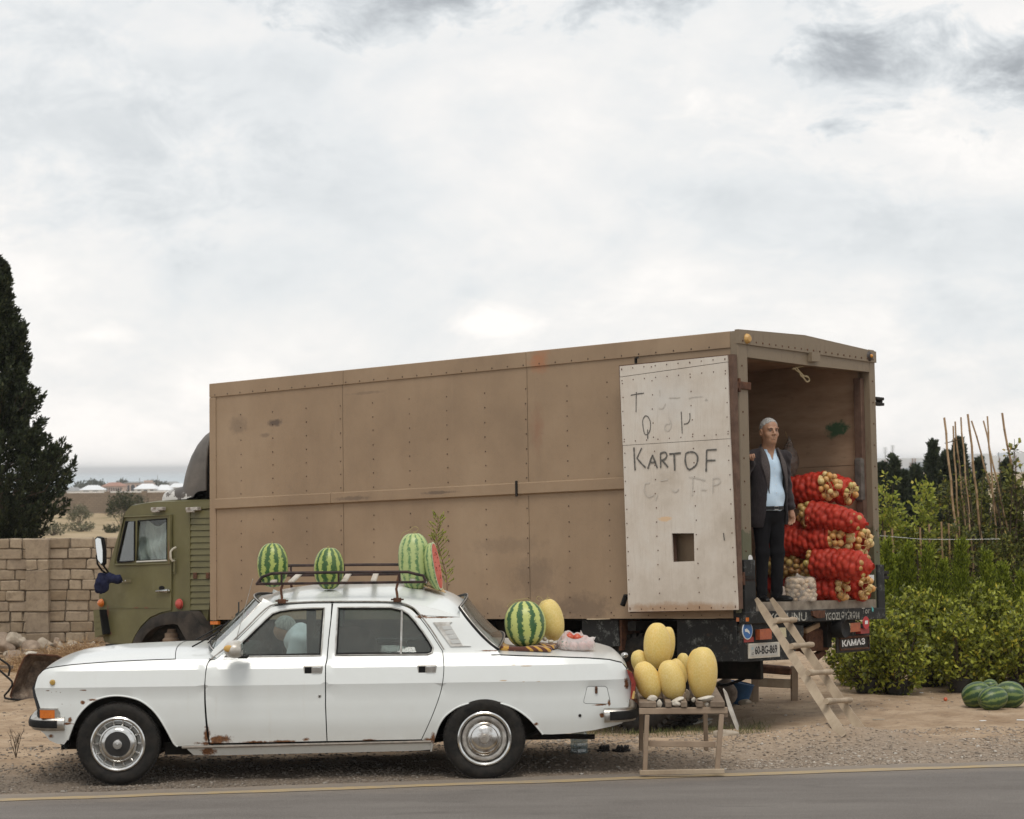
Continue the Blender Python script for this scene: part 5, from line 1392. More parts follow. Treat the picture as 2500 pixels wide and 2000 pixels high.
q = MB(); q.ball((-.042,-.084,.012),.03,10,6,(1.2,.35,.9)); q.build('tape_patch',pbr('yellow_tape',(.55,.33,.09),rough=.6),o)
q = MB(); q.bbox((.048,-.08,-.05),(.056,.08,.05),.003); q.build('mirror_glass',MIRROR,o)
for (yy,dx) in ((.45,0),(1.05,0)):
 q = MB(); x0 = cowx1 - .18; zz_ = 1.0
 b0 = wrows[0][int(yy / CW * 14)]; b0 = Vector(b0)
 q.tube([b0 + Vector((-.13,-.1,.0)),b0 + Vector((-.06,-.02,.035)),b0 + Vector((.05,.28,.09))],.006,6); q.tube([b0 + Vector((-.02,.02,.018)),b0 + Vector((.10,.42,.115))],.005,5); q.build('wiper',black_rubber,car)
a0 = CF.tr(*Bz([(388,640)])[0],.12); a1 = CF.tr(*Bz([(444,437)])[0],.12)
q = MB(); q.tube([a0 - (a1 - a0) * .9,a1],[.003,.0018],6); q.ball(a1,.005,6,4); q.build('aerial',BRUSHED,car)
vg = T2(Cz([(165,630),(298,627),(280,640),(372,792),(430,797),(290,801)]))
vo = panel('pillar_vent',vg,lambda x,z,d: (x,vsurf(x,z) - .010 + d,z),.010,BRUSHED,car,(),.05)
for k in range(4):
 zc,x0_,x1_ = [(658,225,288),(690,245,305),(722,265,325),(755,284,345)][k]
 pp = T2(Cz([(x0_,zc),(x1_,zc - 3),(x1_ + 14,zc + 22),(x0_ + 15,zc + 25)]))
 panel('vent_slot',pp,lambda x,z,d: (x,vsurf(x,z) - .014 + d,z),.006,pbr('pale_slot',(.42,.42,.40),rough=.35,metal=.6),vo,(),.05)
q = MB(); q.bbox((.80,.16,.62),(1.0,CW - .16,.965),.04); q.build('dashboard',INTER,car)
def seat(x,y0,y1,name='front_seat',zt=1.14):
 s_ = MB(); s_.bbox((x - .5,y0,.42),(x,y1,.60),.05); o = s_.build(name,INTER2,car)
 s2 = MB(); M_ = Matrix.Translation(Vector((x - .02,0,.52))) @ Matrix.Rotation(rad(14),4,'Y'); s2.bbox((-.06,y0,0),(.10,y1,zt - .52),.05,M_); s2.build('backrest',INTER2,o)
seat(1.42,.22,.78); seat(1.42,1.02,1.58); seat(2.36,.2,CW - .2,'rear_seat',1.10)
q = MB(); cc = Vector((1.08,.46,.99)); ax = Matrix.Translation(cc) @ Matrix.Rotation(rad(-66),4,'Y')
q.tube([ax @ Vector((.20 * math.cos(a),.20 * math.sin(a),0)) for a in [k * math.pi / 16 for k in range(32)]],.013,8,True)
q.tube([ax @ Vector((-.19,0,0)),ax @ Vector((.19,0,0))],.014,6); q.ball(tuple(ax @ Vector((0,0,0))),.05,10,6); q.tube([tuple(ax @ Vector((0,0,0))),(.90,.46,.86)],.022,8); q.build('steering_wheel',black_rubber,car)
q = MB(); q.bbox((1.36,CW - .16,.30),(1.44,CW - .10,1.34),.01); q.build('door_post',INTER,car)
q = MB(); q.bbox((1.36,.11,.30),(1.44,.15,.95),.01); q.build('door_post',INTER,car)
for mir in (False,True):
 q = MB(); y0,y1 = (.105,.135) if not mir else (CW - .135,CW - .105)
 if not mir: q.bbox((.5,y0,.32),(1.36,y1,.92),.01)
 q.bbox((1.44,y0,.32),(2.2,y1,.93),.01); q.build('door_trim',INTER,car); q = MB(); q.bbox((2.205,y0,.64),(2.62,y1,.94),.01); q.build('door_trim',INTER,car)
q = MB(); q.bbox((.84,1.0,1.18),(.85,1.02,1.32),.002); q.bbox((.835,.78,1.18),(.845,1.0,1.24),.004); q.build('rear_view_mirror',INTER,car)
q = MB(); q.tube([(.92,.95,1.25),(.92,.95,1.0)],.012,6); q.build('red_pendant',pbr('red_ribbon',(.25,.03,.03),rough=.8),car)
rack = MB();
def rp(x,y,v): p = CF.tr(*Bz([(x,y)])[0],v); return p
ya,yb = .24,CW - .24
zt = rp(900,393,ya).z; zb_ = rp(900,462,ya).z; xa,xb = rp(470,460,ya).x,rp(1565,460,ya).x
rk = empty('roof_rack',(0,0,0)); rk.parent = car
RK = pbr('rusty_black_rack',(.018,.014,.014),(.065,.038,.032),14,rough=.55,bump=.3)
for y in (ya,yb):
 q = MB(); q.tube([Vector((xb,y,zb_ + .004)),Vector((xb - .02,y,zb_ + .05)),Vector((xb - .07,y,zt - .022)),Vector((xb - .14,y,zt - .003)),Vector((xb - .5,y,zt)),Vector((xa + .5,y,zt)),Vector((xa + .2,y,zt)),Vector((xa + .11,y,zt - .004)),Vector((xa + .04,y,zt - .03)),Vector((xa,y,zb_))],.0115,8); q.build('side_rail',RK,rk)
 q = MB(); q.bar((xa - .005,y,zb_),(xb,y,zb_),.02,.02,.003); q.build('lower_rail',RK,rk)
 for fx in ((630,1000,1395) if y == ya else (630,1000,1395)):
  x = rp(fx,430,ya).x; q = MB(); q.bar((x,y,zb_),(x,y,zt),.016,.016); q.build('upright',RK,rk)
LW = pbr('pale_wood_slat',(.42,.37,.31),(.55,.5,.43),8,rough=.7,stretch=(1,.1,1))
for fx in (573,690,1035,1225,1480):
 x = rp(fx,455,ya).x; q = MB(); q.bbox((x - .022,ya,zb_ + .002),(x + .022,yb,zb_ + .022),.004); q.build('cross_slat',LW if fx != 1480 else BRUSHED,rk)
for x in (xa + .0,xb):
 q = MB(); q.bar((x,ya,zb_),(x,yb,zb_),.02,.02,.003); q.build('end_bar',BRUSHED if x == xb else RK,rk)
for y in (ya,yb):
 for fx in (633,1380):
  x = rp(fx,500,ya).x; s = 1 if y == ya else -1; yo = y - s * .035
  q = MB(); q.tube([(x + .005,y,zb_ - .005),(x - .008,y,zb_ - .05),(x,yo + .01,1.40),(x,yo,1.372)],.011,6); q.bbox((x - .032,yo - .022,1.352),(x + .032,yo + .018,1.385),.005); q.bar((x - .05,yo,1.372),(x + .05,yo,1.372),.008,.012); q.build('rack_foot',rust_metal,rk)
Hh = Vector((.42,CW - .02,0)); Rh = Matrix.Rotation(rad(52),4,'Z'); Mh = Matrix.Translation(Hh) @ Rh @ Matrix.Translation(-Hh)
for o in FAR_DOOR: o.matrix_local = Mh @ o.matrix_local
# ------------------------------------------------------------------ the green lorry with the brown box body
_yaw,_pit,_rol = -.6929,-.0382,-.0388
TM = Matrix.Translation(Vector((2.1701,21.0316,.9478))) @ Matrix.Rotation(_yaw,4,'Z') @ Matrix.Rotation(_pit,4,'Y') @ Matrix.Rotation(_rol,4,'X')
TF = Frame(TM); BL,BH,BW = 7.36,2.723,2.5
def tx(px,py,x0=0.0):
 d = TF.R @ ray(px,py); t = (x0 - TF.o.x) / d.x; return TF.o + d * t
def Dz(l): return [(200 + x / 2.875,1000 + y / 2.875) for x,y in l]
def Ez(l): return [(1480 + x / 2.4643,800 + y / 2.4643) for x,y in l]
def Gz(l): return [(1500 + x / 3.8333,850 + y / 3.8333) for x,y in l]
def Hz(l): return [(500 + x / 2.034,780 + y / 2.034) for x,y in l]
def Z1(l): return [(1820 + x / 6.341,1440 + y / 6.341) for x,y in l]
def Fz(l): return [(1200 + x / 3.08,1480 + y / 3.08) for x,y in l]
def S(zm,l,y=0.0): return [(p.x,p.z) for p in (TF.tr(a,b,y) for a,b in zm(l))]
def Rr(zm,l,x=0.0): return [(p.y,p.z) for p in (tx(a,b,x) for a,b in zm(l))]
truck = empty('lorry',mat=TM,label='green cab-over lorry with long brown box body standing open at the back',cat='lorry')
t = NT('brown_box_paint')
base = t.ramp(t.noise(.8,8,.6),[(.3,(.23,.160,.101)),(.5,(.285,.200,.126)),(.7,(.33,.238,.154))])
dirt = t.math('MULTIPLY',t.math('SUBTRACT',t.noise(3.5,9,.7,t.map((1,1,.35))),.50),2.4,clamp=True)
base = t.mix(t.math('MULTIPLY',dirt,.35),base,(.15,.105,.07))
strk = t.math('MULTIPLY',t.math('SUBTRACT',t.noise(14,7,.7,t.map((1,1,.05))),.55),2.0,clamp=True)
base = t.mix(t.math('MULTIPLY',strk,.28),base,(.36,.28,.20))
X_,Y_,Z_ = t.xyz()
wob = t.math('MULTIPLY',t.math('SUBTRACT',t.noise(9,8,.75),.5),2.2)
def hp(x,y): p = TF.tr(*Hz([(x,y)])[0],0); return tuple(p)
m_ = None
for x,y,r,k in ((165,525,(.18,.3,.12),.35),(350,512,(.13,.3,.05),.8),(300,575,(.09,.3,.03),.4),(1640,1280,(.35,.3,.25),.30),(1880,1430,(.45,.3,.16),.40),(1500,1120,(.6,.3,.10),.2),(1400,1470,(.9,.3,.18),.25),(740,890,(.35,.2,.03),.5),(1180,860,(.3,.2,.02),.6),(800,365,(.3,.2,.02),.3)):
 v = t.math('MULTIPLY',t.spot(hp(x,y),r,wob,1.8),k); m_ = v if m_ is None else t.math('MAXIMUM',m_,v)
base = t.mix(m_,base,(.075,.055,.045))
og = t.math('MULTIPLY',t.spot(hp(1665,205),(.16,.3,.16),wob,1.5),.75)
base = t.mix(og,base,(.36,.155,.075))
og2 = t.math('MULTIPLY',t.spot(hp(1650,540),(.10,.3,.3),wob,1.1),.4); base = t.mix(og2,base,(.24,.10,.06))
fl = t.math('MULTIPLY',t.math('SUBTRACT',t.noise(22,8,.82,t.map((.5,1,1))),.59),6,clamp=True)
base = t.mix(t.math('MULTIPLY',fl,.6),base,(.12,.075,.05))
t.set(col=base,rough=.62,spec=.35); t.bump(t.noise(2.2,4,.6),.12,.03)
BOX = t.m
t = NT('box_frame_olive')
o3 = t.xyz(); f = t.math('ADD',t.math('MULTIPLY',o3[2],-.42),t.math('ADD',.98,t.math('MULTIPLY',t.noise(6,7,.7),.35)))
c = t.ramp(f,[(.2,(.19,.145,.095)),(.8,(.17,.135,.09)),(1.05 / 1.3,(.085,.085,.045))])
c = t.mix(t.math('MULTIPLY',t.math('SUBTRACT',t.noise(18,8,.75,t.map((1,1,.3))),.55),4,clamp=True),c,(.10,.055,.035))
t.set(col=c,rough=.6); t.bump(t.noise(40,5,.6),.25,.004); OLIVE = t.m
PLYW = NT('whitewashed_plywood'); t = PLYW
c = t.ramp(t.noise(1.6,9,.65),[(.32,(.44,.38,.31)),(.5,(.55,.49,.42)),(.7,(.61,.57,.51))])
gr_ = t.noise(7,8,.7,t.map((9,1,.55))); c = t.mix(t.math('MULTIPLY',t.math('SUBTRACT',gr_,.52),2.2,clamp=True),c,(.38,.32,.25))
c = t.mix(t.math('MULTIPLY',t.math('SUBTRACT',t.noise(30,7,.75,t.map((.3,1,1))),.63),4.5,clamp=True),c,(.30,.235,.17))
edge = t.spot(tuple(TF.tr(*Ez([(470,1690)])[0],-.14)),(1.1,.3,.07),t.math('MULTIPLY',t.math('SUBTRACT',t.noise(7,7,.7),.5),1.6),1.6)
c = t.mix(t.math('MULTIPLY',edge,.8),c,(.33,.20,.11))
c = t.mix(t.math('MULTIPLY',t.spot(tuple(TF.tr(*Gz([(490,1600)])[0],-.14)),(.085,.3,.030),t.math('MULTIPLY',t.math('SUBTRACT',t.noise(14,6,.7),.5),1.5),3),.9),c,(.62,.43,.26))
c = t.mix(t.math('MULTIPLY',t.spot(tuple(TF.tr(*Gz([(520,470)])[0],-.14)),(.45,.3,.28),t.math('MULTIPLY',t.math('SUBTRACT',t.noise(5,6,.7),.5),1.5),1.0),.35),c,(.50,.50,.49))
t.set(col=c,rough=.85); t.bump(t.noise(30,7,.7,t.map((2,1,.4))),.25,.004); PLYW = t.m
BRFR = pbr('red_brown_frame',(.085,.05,.036),(.14,.085,.06),9,rough=.7,bump=.3)
t = NT('interior_plywood')
c = t.ramp(t.noise(2.2,9,.68,t.map((.4,1,1.8))),[(.3,(.26,.165,.10)),(.52,(.40,.27,.17)),(.72,(.50,.355,.235))])
c = t.mix(t.math('MULTIPLY',t.math('SUBTRACT',t.noise(12,8,.7,t.map((.3,1,1))),.56),3,clamp=True),c,(.15,.095,.06))
g_ = tuple(TF.tr(*Ez([(1385,612)])[0],2.44)); c = t.mix(t.math('MULTIPLY',t.spot(g_,(.16,.3,.10),t.math('MULTIPLY',t.math('SUBTRACT',t.noise(11,7,.7),.5),2.6),2.0),.9),c,(.02,.10,.045))
t.set(col=c,rough=.85); t.bump(t.noise(30,6,.7),.2,.005); INPLY = t.m
BLACKP = NT('chipped_black_paint'); t = BLACKP
c = t.mix(t.math('MULTIPLY',t.math('SUBTRACT',t.noise(9,9,.8),.54),5,clamp=True),(.013,.0135,.0135),(.22,.23,.215))
c = t.mix(t.math('MULTIPLY',t.math('SUBTRACT',t.noise(6,8,.75),.60),5,clamp=True),c,(.11,.06,.035))
t.set(col=c,rough=.6,spec=.25); t.bump(t.noise(14,7,.7),.3,.006); BLACKP = t.m
t = NT('green_cab_paint')
c = t.ramp(t.noise(2.5,8,.65),[(.3,(.100,.090,.038)),(.55,(.126,.114,.048)),(.75,(.155,.142,.066))])
c = t.mix(t.math('MULTIPLY',t.math('SUBTRACT',t.noise(12,8,.75,t.map((1,1,.3))),.58),3,clamp=True),c,(.19,.17,.10))
wob = t.math('MULTIPLY',t.math('SUBTRACT',t.noise(20,7,.75),.5),2.6)
def dp(x,y): return tuple(TF.tr(*Dz([(x,y)])[0],.06))
m_ = None
for x,y,r in ((178,1435,(.035,.3,.10)),(200,1570,(.03,.3,.025)),(378,1392,(.06,.3,.012)),(452,1392,(.04,.3,.015)),(180,1385,(.02,.3,.03)),(560,1450,(.16,.3,.02)),(610,1000,(.01,.3,.2)),(300,1660,(.10,.3,.02))):
 v = t.spot(dp(x,y),r,wob,1.6); m_ = v if m_ is None else t.math('MAXIMUM',m_,v)
c = t.mix(t.math('MULTIPLY',m_,.9),c,(.16,.065,.035))
t.set(col=c,rough=.5,spec=.4); t.bump(t.noise(3,4,.6),.08,.02); GREEN = t.m
CHAR = pbr('charcoal_mark',(.075,.07,.062),(.17,.16,.145),60,rough=.95); FAINT = pbr('faint_mark',(.42,.385,.34),(.55,.505,.445),40,rough=.95); OCHRE = pbr('amber_marker',(.55,.24,.03),(.45,.18,.02),30,rough=.35)
def tp(name,poly,y,th,mat,par=truck,holes=(),step=.5,sm=None):
 return panel(name,poly,lambda x,z,d: (x,y + d,z),th,mat,par,holes,step,(),sm)
xs_seam = [S(Hz,[(58,900)])[0][0],S(Hz,[(687,700)])[0][0],S(Hz,[(1606,700)])[0][0],-.085]
def ztop(x): return BH - .16
rt0,rt1 = S(Hz,[(62,893),(2082,790)],-.02); rb0,rb1 = S(Hz,[(62,940),(2082,838)],-.02)
zr0 = (rb0[1] + rb1[1]) / 2; zr1 = (rt0[1] + rt1[1]) / 2
for i in range(3):
 a,b = xs_seam[i] + .003,xs_seam[i + 1] - .003
 for (z0,z1) in ((zr1 - .02,ztop(0) + .01),(.0,zr0 + .02)):
  mb = MB(); n = 16
  rows = []
  for j in range(n + 1):
   rows.append([(lerp(a,b,k / 24),.0 + .006 * float(vnoise(lerp(a,b,k / 24) * 1.9,z0 + (z1 - z0) * j / n * 1.9,i * 3.0,8)) * math.sin(math.pi * j / n) * math.sin(math.pi * k / 24),lerp(z0,z1,j / n)) for k in range(25)])
  mb.grid(rows); mb.box((a,.012,z0),(b,.05,z1)); mb.build('side_sheet',BOX,truck,30)
mb = MB(); mb.bbox((-BL,-.012,ztop(0)),(-5.45,.06,BH),.006); mb.build('top_trim',BOX,truck)
xa_ = S(Hz,[(690,280)])[0][0]; xb_ = S(Hz,[(1598,190)])[0][0]
for a,b in ((-BL,xa_ - .002),(xa_ + .002,xb_ - .002),(xb_ + .002,-.09)):
 mb = MB(); mb.bbox((a,-.014,ztop(0)),(b,.05,BH),.005); mb.build('top_trim',BOX,truck)
mb = MB(); mb.bbox((-BL,-.014,-.01),(xs_seam[0],.05,ztop(0) - .003),.005); mb.build('corner_strip',BOX,truck)
xj = [xs_seam[0],S(Hz,[(635,890)])[0][0],S(Hz,[(1560,845)])[0][0],-.09]
for a,b in zip(xj,xj[1:]):
 mb = MB(); mb.prism([(-.034,zr0),(-.012,zr0 - .012),(.0,zr0 - .012),(.0,zr1 + .012),(-.012,zr1 + .012),(-.034,zr1)],a + .003,b - .003,'x',None); mb.build('side_rail',BOX,truck,30)
mb = MB(); mb.bbox((xj[2] - .012,-.05,zr0 - .03),(xj[2] + .012,-.03,zr1 + .03),.003); mb.build('rail_joint',dark_metal,truck)
mb = MB(); rv = 0
def rivet(mb,x,z,y=-.003,r=.0075):
 mb.ball((x,y,z),r,6,4,(1,.7,1))
for hx in (55,180,338,505,675,836,1017,1205,1393,1597,1802,2003):
 x = S(Hz,[(hx,600)])[0][0]
 z = .06
 while z < ztop(0) - .08:
  if not (zr0 - .05 < z < zr1 + .05): rivet(mb,x + rnd.uniform(-.004,.004),z + rnd.uniform(-.006,.006))
  z += .152
x = -BL + .1
while x < -.3:
 rivet(mb,x,ztop(0) + .025,-.016,.008); rivet(mb,x + .06,zr1 + .001,-.020,.007); rivet(mb,x + .03,zr0 + .002,-.020,.006); rivet(mb,x + .05,.03,-.003,.006); x += .21
tag(mb.build('rivets',pbr('rivet_steel',(.045,.03,.024),(.10,.06,.045),30,rough=.7),truck,60),kind='stuff')
_h = Rr(Ez,[(1205,48),(1617,145)]); RIDGE = _h[0][1] - .03; FARZ = _h[1][1] - .03
mb = MB(); g0 = BH - .0
mb.add([(-BL,0,BH),(-.02,0,BH),(-.02,BW / 2,RIDGE),(-BL,BW / 2,RIDGE),(-.02,BW,FARZ),(-BL,BW,FARZ)],[(0,1,2,3),(3,2,4,5)]); mb.build('roof',BOX,truck,None)
mb = MB(); mb.box((-BL,BW - .05,0),(-.10,BW,FARZ - .02)); mb.build('far_side_wall',BOX,truck)
for a,b in ((-BL + .05,-4.9),(-4.89,-2.46),(-2.45,-.16)):
 for z0,z1 in ((.10,1.53),(1.536,BH - .13)):
  mb = MB(); mb.box((a,BW - .065 - rnd.uniform(0,.003),z0),(b - .004,BW - .052,z1)); mb.build('inner_panel',INPLY,truck)
  mb = MB(); mb.box((a,.052,z0),(b - .004,.065,z1)); mb.build('inner_panel',INPLY,truck)
mb = MB(); mb.box((-BL,.05,0),(-BL + .05,BW - .05,BH)); mb.build('front_wall',INPLY,truck)
mb = MB(); mb.box((-BL + .05,.06,BH - .13),(-.14,BW - .06,BH - .10)); mb.build('ceiling_lining',INPLY,truck)
FZ = sum(p[1] for p in Rr(Z1,[(400,195),(1900,145)])) / 2
mb = MB(); mb.box((-BL + .05,.05,FZ - .06),(-.10,BW - .05,FZ)); mb.build('floor',pbr('grubby_floor',(.13,.10,.075),(.21,.17,.13),6,rough=.9),truck)
def rp_(name,pts,x0,x1,mat,par=truck,sm=None):
 mb = MB(); mb.prism(pts,x0,x1,'x'); return mb.build(name,mat,par,sm)
zb_near = -.04
nearp = Rr(Ez,[(803,22),(855,30),(886,1650),(815,1700)])
wpost = Rr(Ez,[(872,1100)])[0][0]
mb = MB(); mb.bbox((-.09,-.016,-.02),(.0,wpost,BH - .005),.008); mb.build('door_post',OLIVE,truck)
mb = MB(); mb.tube([(-.045,-.03,.05),(-.045,-.03,BH - .32)],.030,10); mb.build('hinge_tube',OLIVE,truck,50)
fp = Rr(Ez,[(1600,700)])[0][0]; fpi = Rr(Ez,[(1575,700)])[0][0]
mb = MB(); mb.bbox((-.10,BW - .10,-.02),(.0,BW + .01,BH - .005),.008); mb.build('door_post',OLIVE,truck)
mb = MB(); mb.bbox((-.16,BW - .17,FZ),(-.07,BW - .102,BH - .3),.006); mb.build('wooden_post',BRFR,truck)
mb = MB(); mb.bbox((-.17,BW - .19,1.15),(-.065,BW - .13,1.60),.02); mb.build('wrapped_rag',pbr('grey_rag',(.07,.062,.055),(.14,.125,.11),12,rough=.95,bump=.5,bscale=20),truck)
hd = Rr(Ez,[(803,22),(1205,48),(1617,145),(1617,212),(1210,152),(808,97)])
hd[0] = (-.02,BH + .01); hd[5] = (-.02,hd[5][1])
hdm = [(-.02,hd[0][1]),(BW / 2 - .1,hd[1][1]),(BW + .02,hd[2][1]),(BW + .02,hd[3][1]),(BW / 2 - .1,hd[4][1]),(-.02,hd[5][1])]
h1 = [hdm[0],hdm[1],hdm[4],hdm[5]]; h2 = [hdm[1],hdm[2],hdm[3],hdm[4]]
rp_('header_plate',h1,-.03,.014,OLIVE); rp_('header_plate',[(h2[0][0] + .004,h2[0][1]),h2[1],h2[2],(h2[3][0] + .004,h2[3][1])],-.03,.012,OLIVE)
beam = Rr(Ez,[(855,110),(1210,155),(1572,212),(1572,265),(1210,226),(855,178)])
rp_('header_beam',[(wpost,beam[0][1] + .04),(1.2,beam[1][1] + .03),(BW - .09,beam[2][1] + .04),(BW - .09,beam[3][1]),(1.2,beam[4][1]),(wpost,beam[5][1])],-.09,-.004,OLIVE)
bk = Rr(Ez,[(1213,150),(1262,152),(1262,208),(1213,205)]); rp_('header_bracket',bk,-.01,.05,OLIVE)
mb = MB()
for k in range(22):
 y = lerp(.05,BW - .05,k / 21); zz_ = interp([(hdm[5][0],hdm[5][1]),(hdm[4][0],hdm[4][1]),(hdm[3][0],hdm[3][1])],y) + .03; mb.ball((.014,y,zz_),.010,6,4,(.7,1,1))
 if k % 2: mb.ball((.002,.045 if k % 4 else wpost - .03,.3 + k * .11),.009,6,4,(.7,1,1)); mb.ball((.002,BW - .05,.3 + k * .11),.009,6,4,(.7,1,1))
tag(mb.build('frame_bolts',rust_metal,truck,60),kind='stuff')
p = tx(*Ez([(845,67)])[0],.01); mb = MB(); mb.lathe([(0,.04),(.03,.037),(.045,.02),(.05,0)],16,Matrix.Translation(p) @ Matrix.Rotation(rad(90),4,'Y')); mb.build('marker_lamp',pbr('ochre_lamp',(.55,.33,.10),(.45,.25,.07),30,rough=.4),truck)
p = tx(*Ez([(1583,172)])[0],.01); mb = MB(); mb.lathe([(0,.03),(.03,.027),(.045,.015),(.055,0)],16,Matrix.Translation(p) @ Matrix.Rotation(rad(90),4,'Y')); o = mb.build('marker_lamp',pbr('dark_lamp',(.04,.03,.025),rough=.5),truck)
mb = MB(); mb.ball(p + Vector((.03,-.01,.0)),.02,8,5); mb.build('lens',OCHRE,o)
sb = Rr(Z1,[(250,205),(2000,140),(2000,222),(250,290)])
rp_('sill_plank',[(wpost,FZ),(BW - .1,FZ),(BW - .1,FZ - .085),(wpost,FZ - .085)],-.09,.0,pbr('worn_sill',(.15,.12,.09),(.27,.23,.18),9,rough=.85,bump=.4))
zb0 = Rr(Z1,[(900,500)])[0][1]; zt0 = FZ - .087
mb = MB(); mb.bbox((-.05,-.03,zb0),(.03,BW + .04,zt0),.008); BAR = mb.build('lettered_bar',BLACKP,truck)
mb = MB(); mb.bbox((-.12,-.02,.0),(.022,wpost + .02,.55),.006); mb.build('post_foot',BLACKP,truck)
mb = MB(); mb.bbox((-.12,BW - .085,.0),(.022,BW + .05,.50),.006); mb.build('post_foot',BLACKP,truck)
def text_mesh(name,txt,corners,mat,par,depth=.0015,bold=0.0,shear=0):
 """flat lettering mapped on to the quad corners = [bottom-left, bottom-right, top-right, top-left] (local 3D)"""
 cu = bpy.data.curves.new('lettering','FONT'); cu.body = txt; cu.size = 1; cu.offset = bold; cu.resolution_u = 3
 ob = bpy.data.objects.new('lettering',cu); COL.objects.link(ob)
 dg = bpy.context.evaluated_depsgraph_get(); me = bpy.data.meshes.new_from_object(ob.evaluated_get(dg)); bpy.data.objects.remove(ob); bpy.data.curves.remove(cu)
 co = np.array([v.co[:] for v in me.vertices]); x0,y0 = co[:,0].min(),co[:,1].min(); x1,y1 = co[:,0].max(),co[:,1].max()
 a,b,c,d = [Vector(q) for q in corners]; nrm = (b - a).cross(d - a).normalized()
 for v in me.vertices:
  u = (v.co.x - x0) / (x1 - x0); w = (v.co.y - y0) / (y1 - y0)
  v.co = (a * (1 - u) + b * u) * (1 - w) + (d * (1 - u) + c * u) * w + nrm * depth
 me.name = name
 return link(name,me,mat,par)
FADED = NT('faded_white_lettering'); t = FADED
t.set(col=t.mix(t.math('MULTIPLY',t.math('SUBTRACT',t.noise(22,7,.8),.44),5,clamp=True),(.42,.41,.36),(.05,.05,.048)),rough=.8); FADED = t.m
def rq(zm,l,x): return [tx(a,b,x) for a,b in zm(l)]
text_mesh('lettering','YOLUNU',rq(Z1,[(345,500),(945,480),(945,345),(345,370)],.0315),FADED,BAR,bold=.012)
text_mesh('lettering','YGOZLƏYİRƏM',rq(Z1,[(1230,470),(1760,455),(1760,300),(1230,318)],.0315),FADED,BAR,bold=.012)
text_mesh('lettering','Tor',rq(Z1,[(1800,372),(1925,368),(1925,270),(1800,282)],.0315),FADED,BAR,bold=.012)
q_ = rq(Z1,[(1955,250),(1985,300),(1978,345),(1958,330)],.0325); mb = MB(); mb.add(q_,[(0,1,2,3)]); mb.build('turquoise_mark',pbr('turquoise',(.08,.36,.36),rough=.7),BAR)
q_ = rq(Z1,[(1035,330),(1110,320),(1225,320),(1225,430),(1110,440),(1045,400)],.05); mb = MB(); mb.prism([(p.y,p.z) for p in q_],.03,.055,'x'); mb.build('bar_bracket',rust_metal,truck)
def slab(name,zm,l,x0,x1,mat,par=truck): return rp_(name,Rr(zm,l,x1),x0,x1,mat,par)
slab('tail_beam',Z1,[(-20,540),(420,500),(900,560),(900,700),(700,1080),(-20,1115)],-.10,-.02,BLACKP)
pl = slab('number_plate',Z1,[(52,835),(530,805),(534,1035),(56,1066)],-.02,-.008,pbr('plate_white',(.50,.46,.38),(.60,.57,.49),12,rough=.6))
slab('plate_panel',Z1,[(72,852),(500,826),(504,1012),(76,1036)],-.008,-.004,pbr('plate_face',(.42,.41,.37),(.50,.48,.44),14,rough=.6),pl)
text_mesh('lettering','60-BG-869',rq(Z1,[(148,1004),(490,978),(487,848),(145,876)],-.003),pbr('plate_ink',(.02,.02,.022),rough=.6),pl,bold=.018)
text_mesh('lettering','AZ',rq(Z1,[(92,1012),(128,1008),(128,966),(92,970)],-.003),pbr('plate_ink',(.02,.02,.022)),pl)
q_ = rq(Z1,[(95,930),(125,928),(125,885),(95,888)],-.003); mb = MB(); mb.add(q_,[(0,1,2,3)]); mb.build('plate_flag',pbr('flag_blue',(.30,.42,.45),rough=.6),pl)
slab('tail_lamp',Z1,[(222,615),(405,600),(408,762),(226,775)],-.02,.03,pbr('orange_lens',(.40,.10,.03),(.28,.06,.025),20,rough=.4))
slab('reflector',Z1,[(530,590),(625,585),(635,735),(540,742)],-.02,.02,pbr('yellow_reflector',(.42,.36,.22),(.5,.45,.3),40,rough=.5))
slab('reflector',Z1,[(-10,740),(125,728),(130,806),(-8,815)],-.02,-.008,pbr('dull_red',(.28,.03,.025),rough=.5))
slab('lamp_bracket',Z1,[(1310,480),(1580,465),(1920,560),(1925,700),(1420,745)],-.12,-.05,BLACKP)
fl_ = slab('mud_flap',Z1,[(1412,715),(1920,690),(1935,940),(1415,985)],-.06,-.045,pbr('flap_rubber',(.022,.020,.018),(.05,.042,.035),10,rough=.8))
fr = Rr(Z1,[(1450,745),(1895,715),(1900,900),(1460,930)],-.045); mb = MB(); mb.tube([(-.043,a,b) for a,b in fr],.012,5,True); mb.build('flap_edging',rust_metal,fl_)
text_mesh('lettering','КАМАЗ',rq(Z1,[(1498,885),(1850,845),(1848,745),(1492,782)],-.043),pbr('white_lettering',(.75,.75,.73),rough=.6),fl_,bold=.035)
p = rq(Z1,[(1500,610)],.03)[0]; mb = MB(); mb.lathe([(0,.02),(.07,.03),(.085,.04),(.09,.02),(.085,-.08)],20,Matrix.Translation(p) @ Matrix.Rotation(rad(90),4,'Y')); mb.build('socket_cap',black_rubber,truck)
slab('reflector',Z1,[(1562,520),(1622,518),(1624,655),(1564,660)],-.05,.02,pbr('yellow_reflector',(.42,.36,.22)))
slab('tail_lamp',Z1,[(1628,520),(1780,505),(1782,645),(1630,658)],-.05,.02,pbr('orange_lens',(.40,.10,.03)))
slab('tail_lamp',Z1,[(1784,600),(1915,590),(1918,672),(1786,684)],-.05,.01,pbr('dull_red',(.28,.03,.025)))
p = rq(Z1,[(1865,512)],.03)[0]; mb = MB(); mb.lathe([(0,.004),(.062,.004),(.066,0)],20,Matrix.Translation(p) @ Matrix.Rotation(rad(90),4,'Y')); o = mb.build('round_sticker',pbr('sticker_red',(.42,.02,.025),rough=.5),truck)
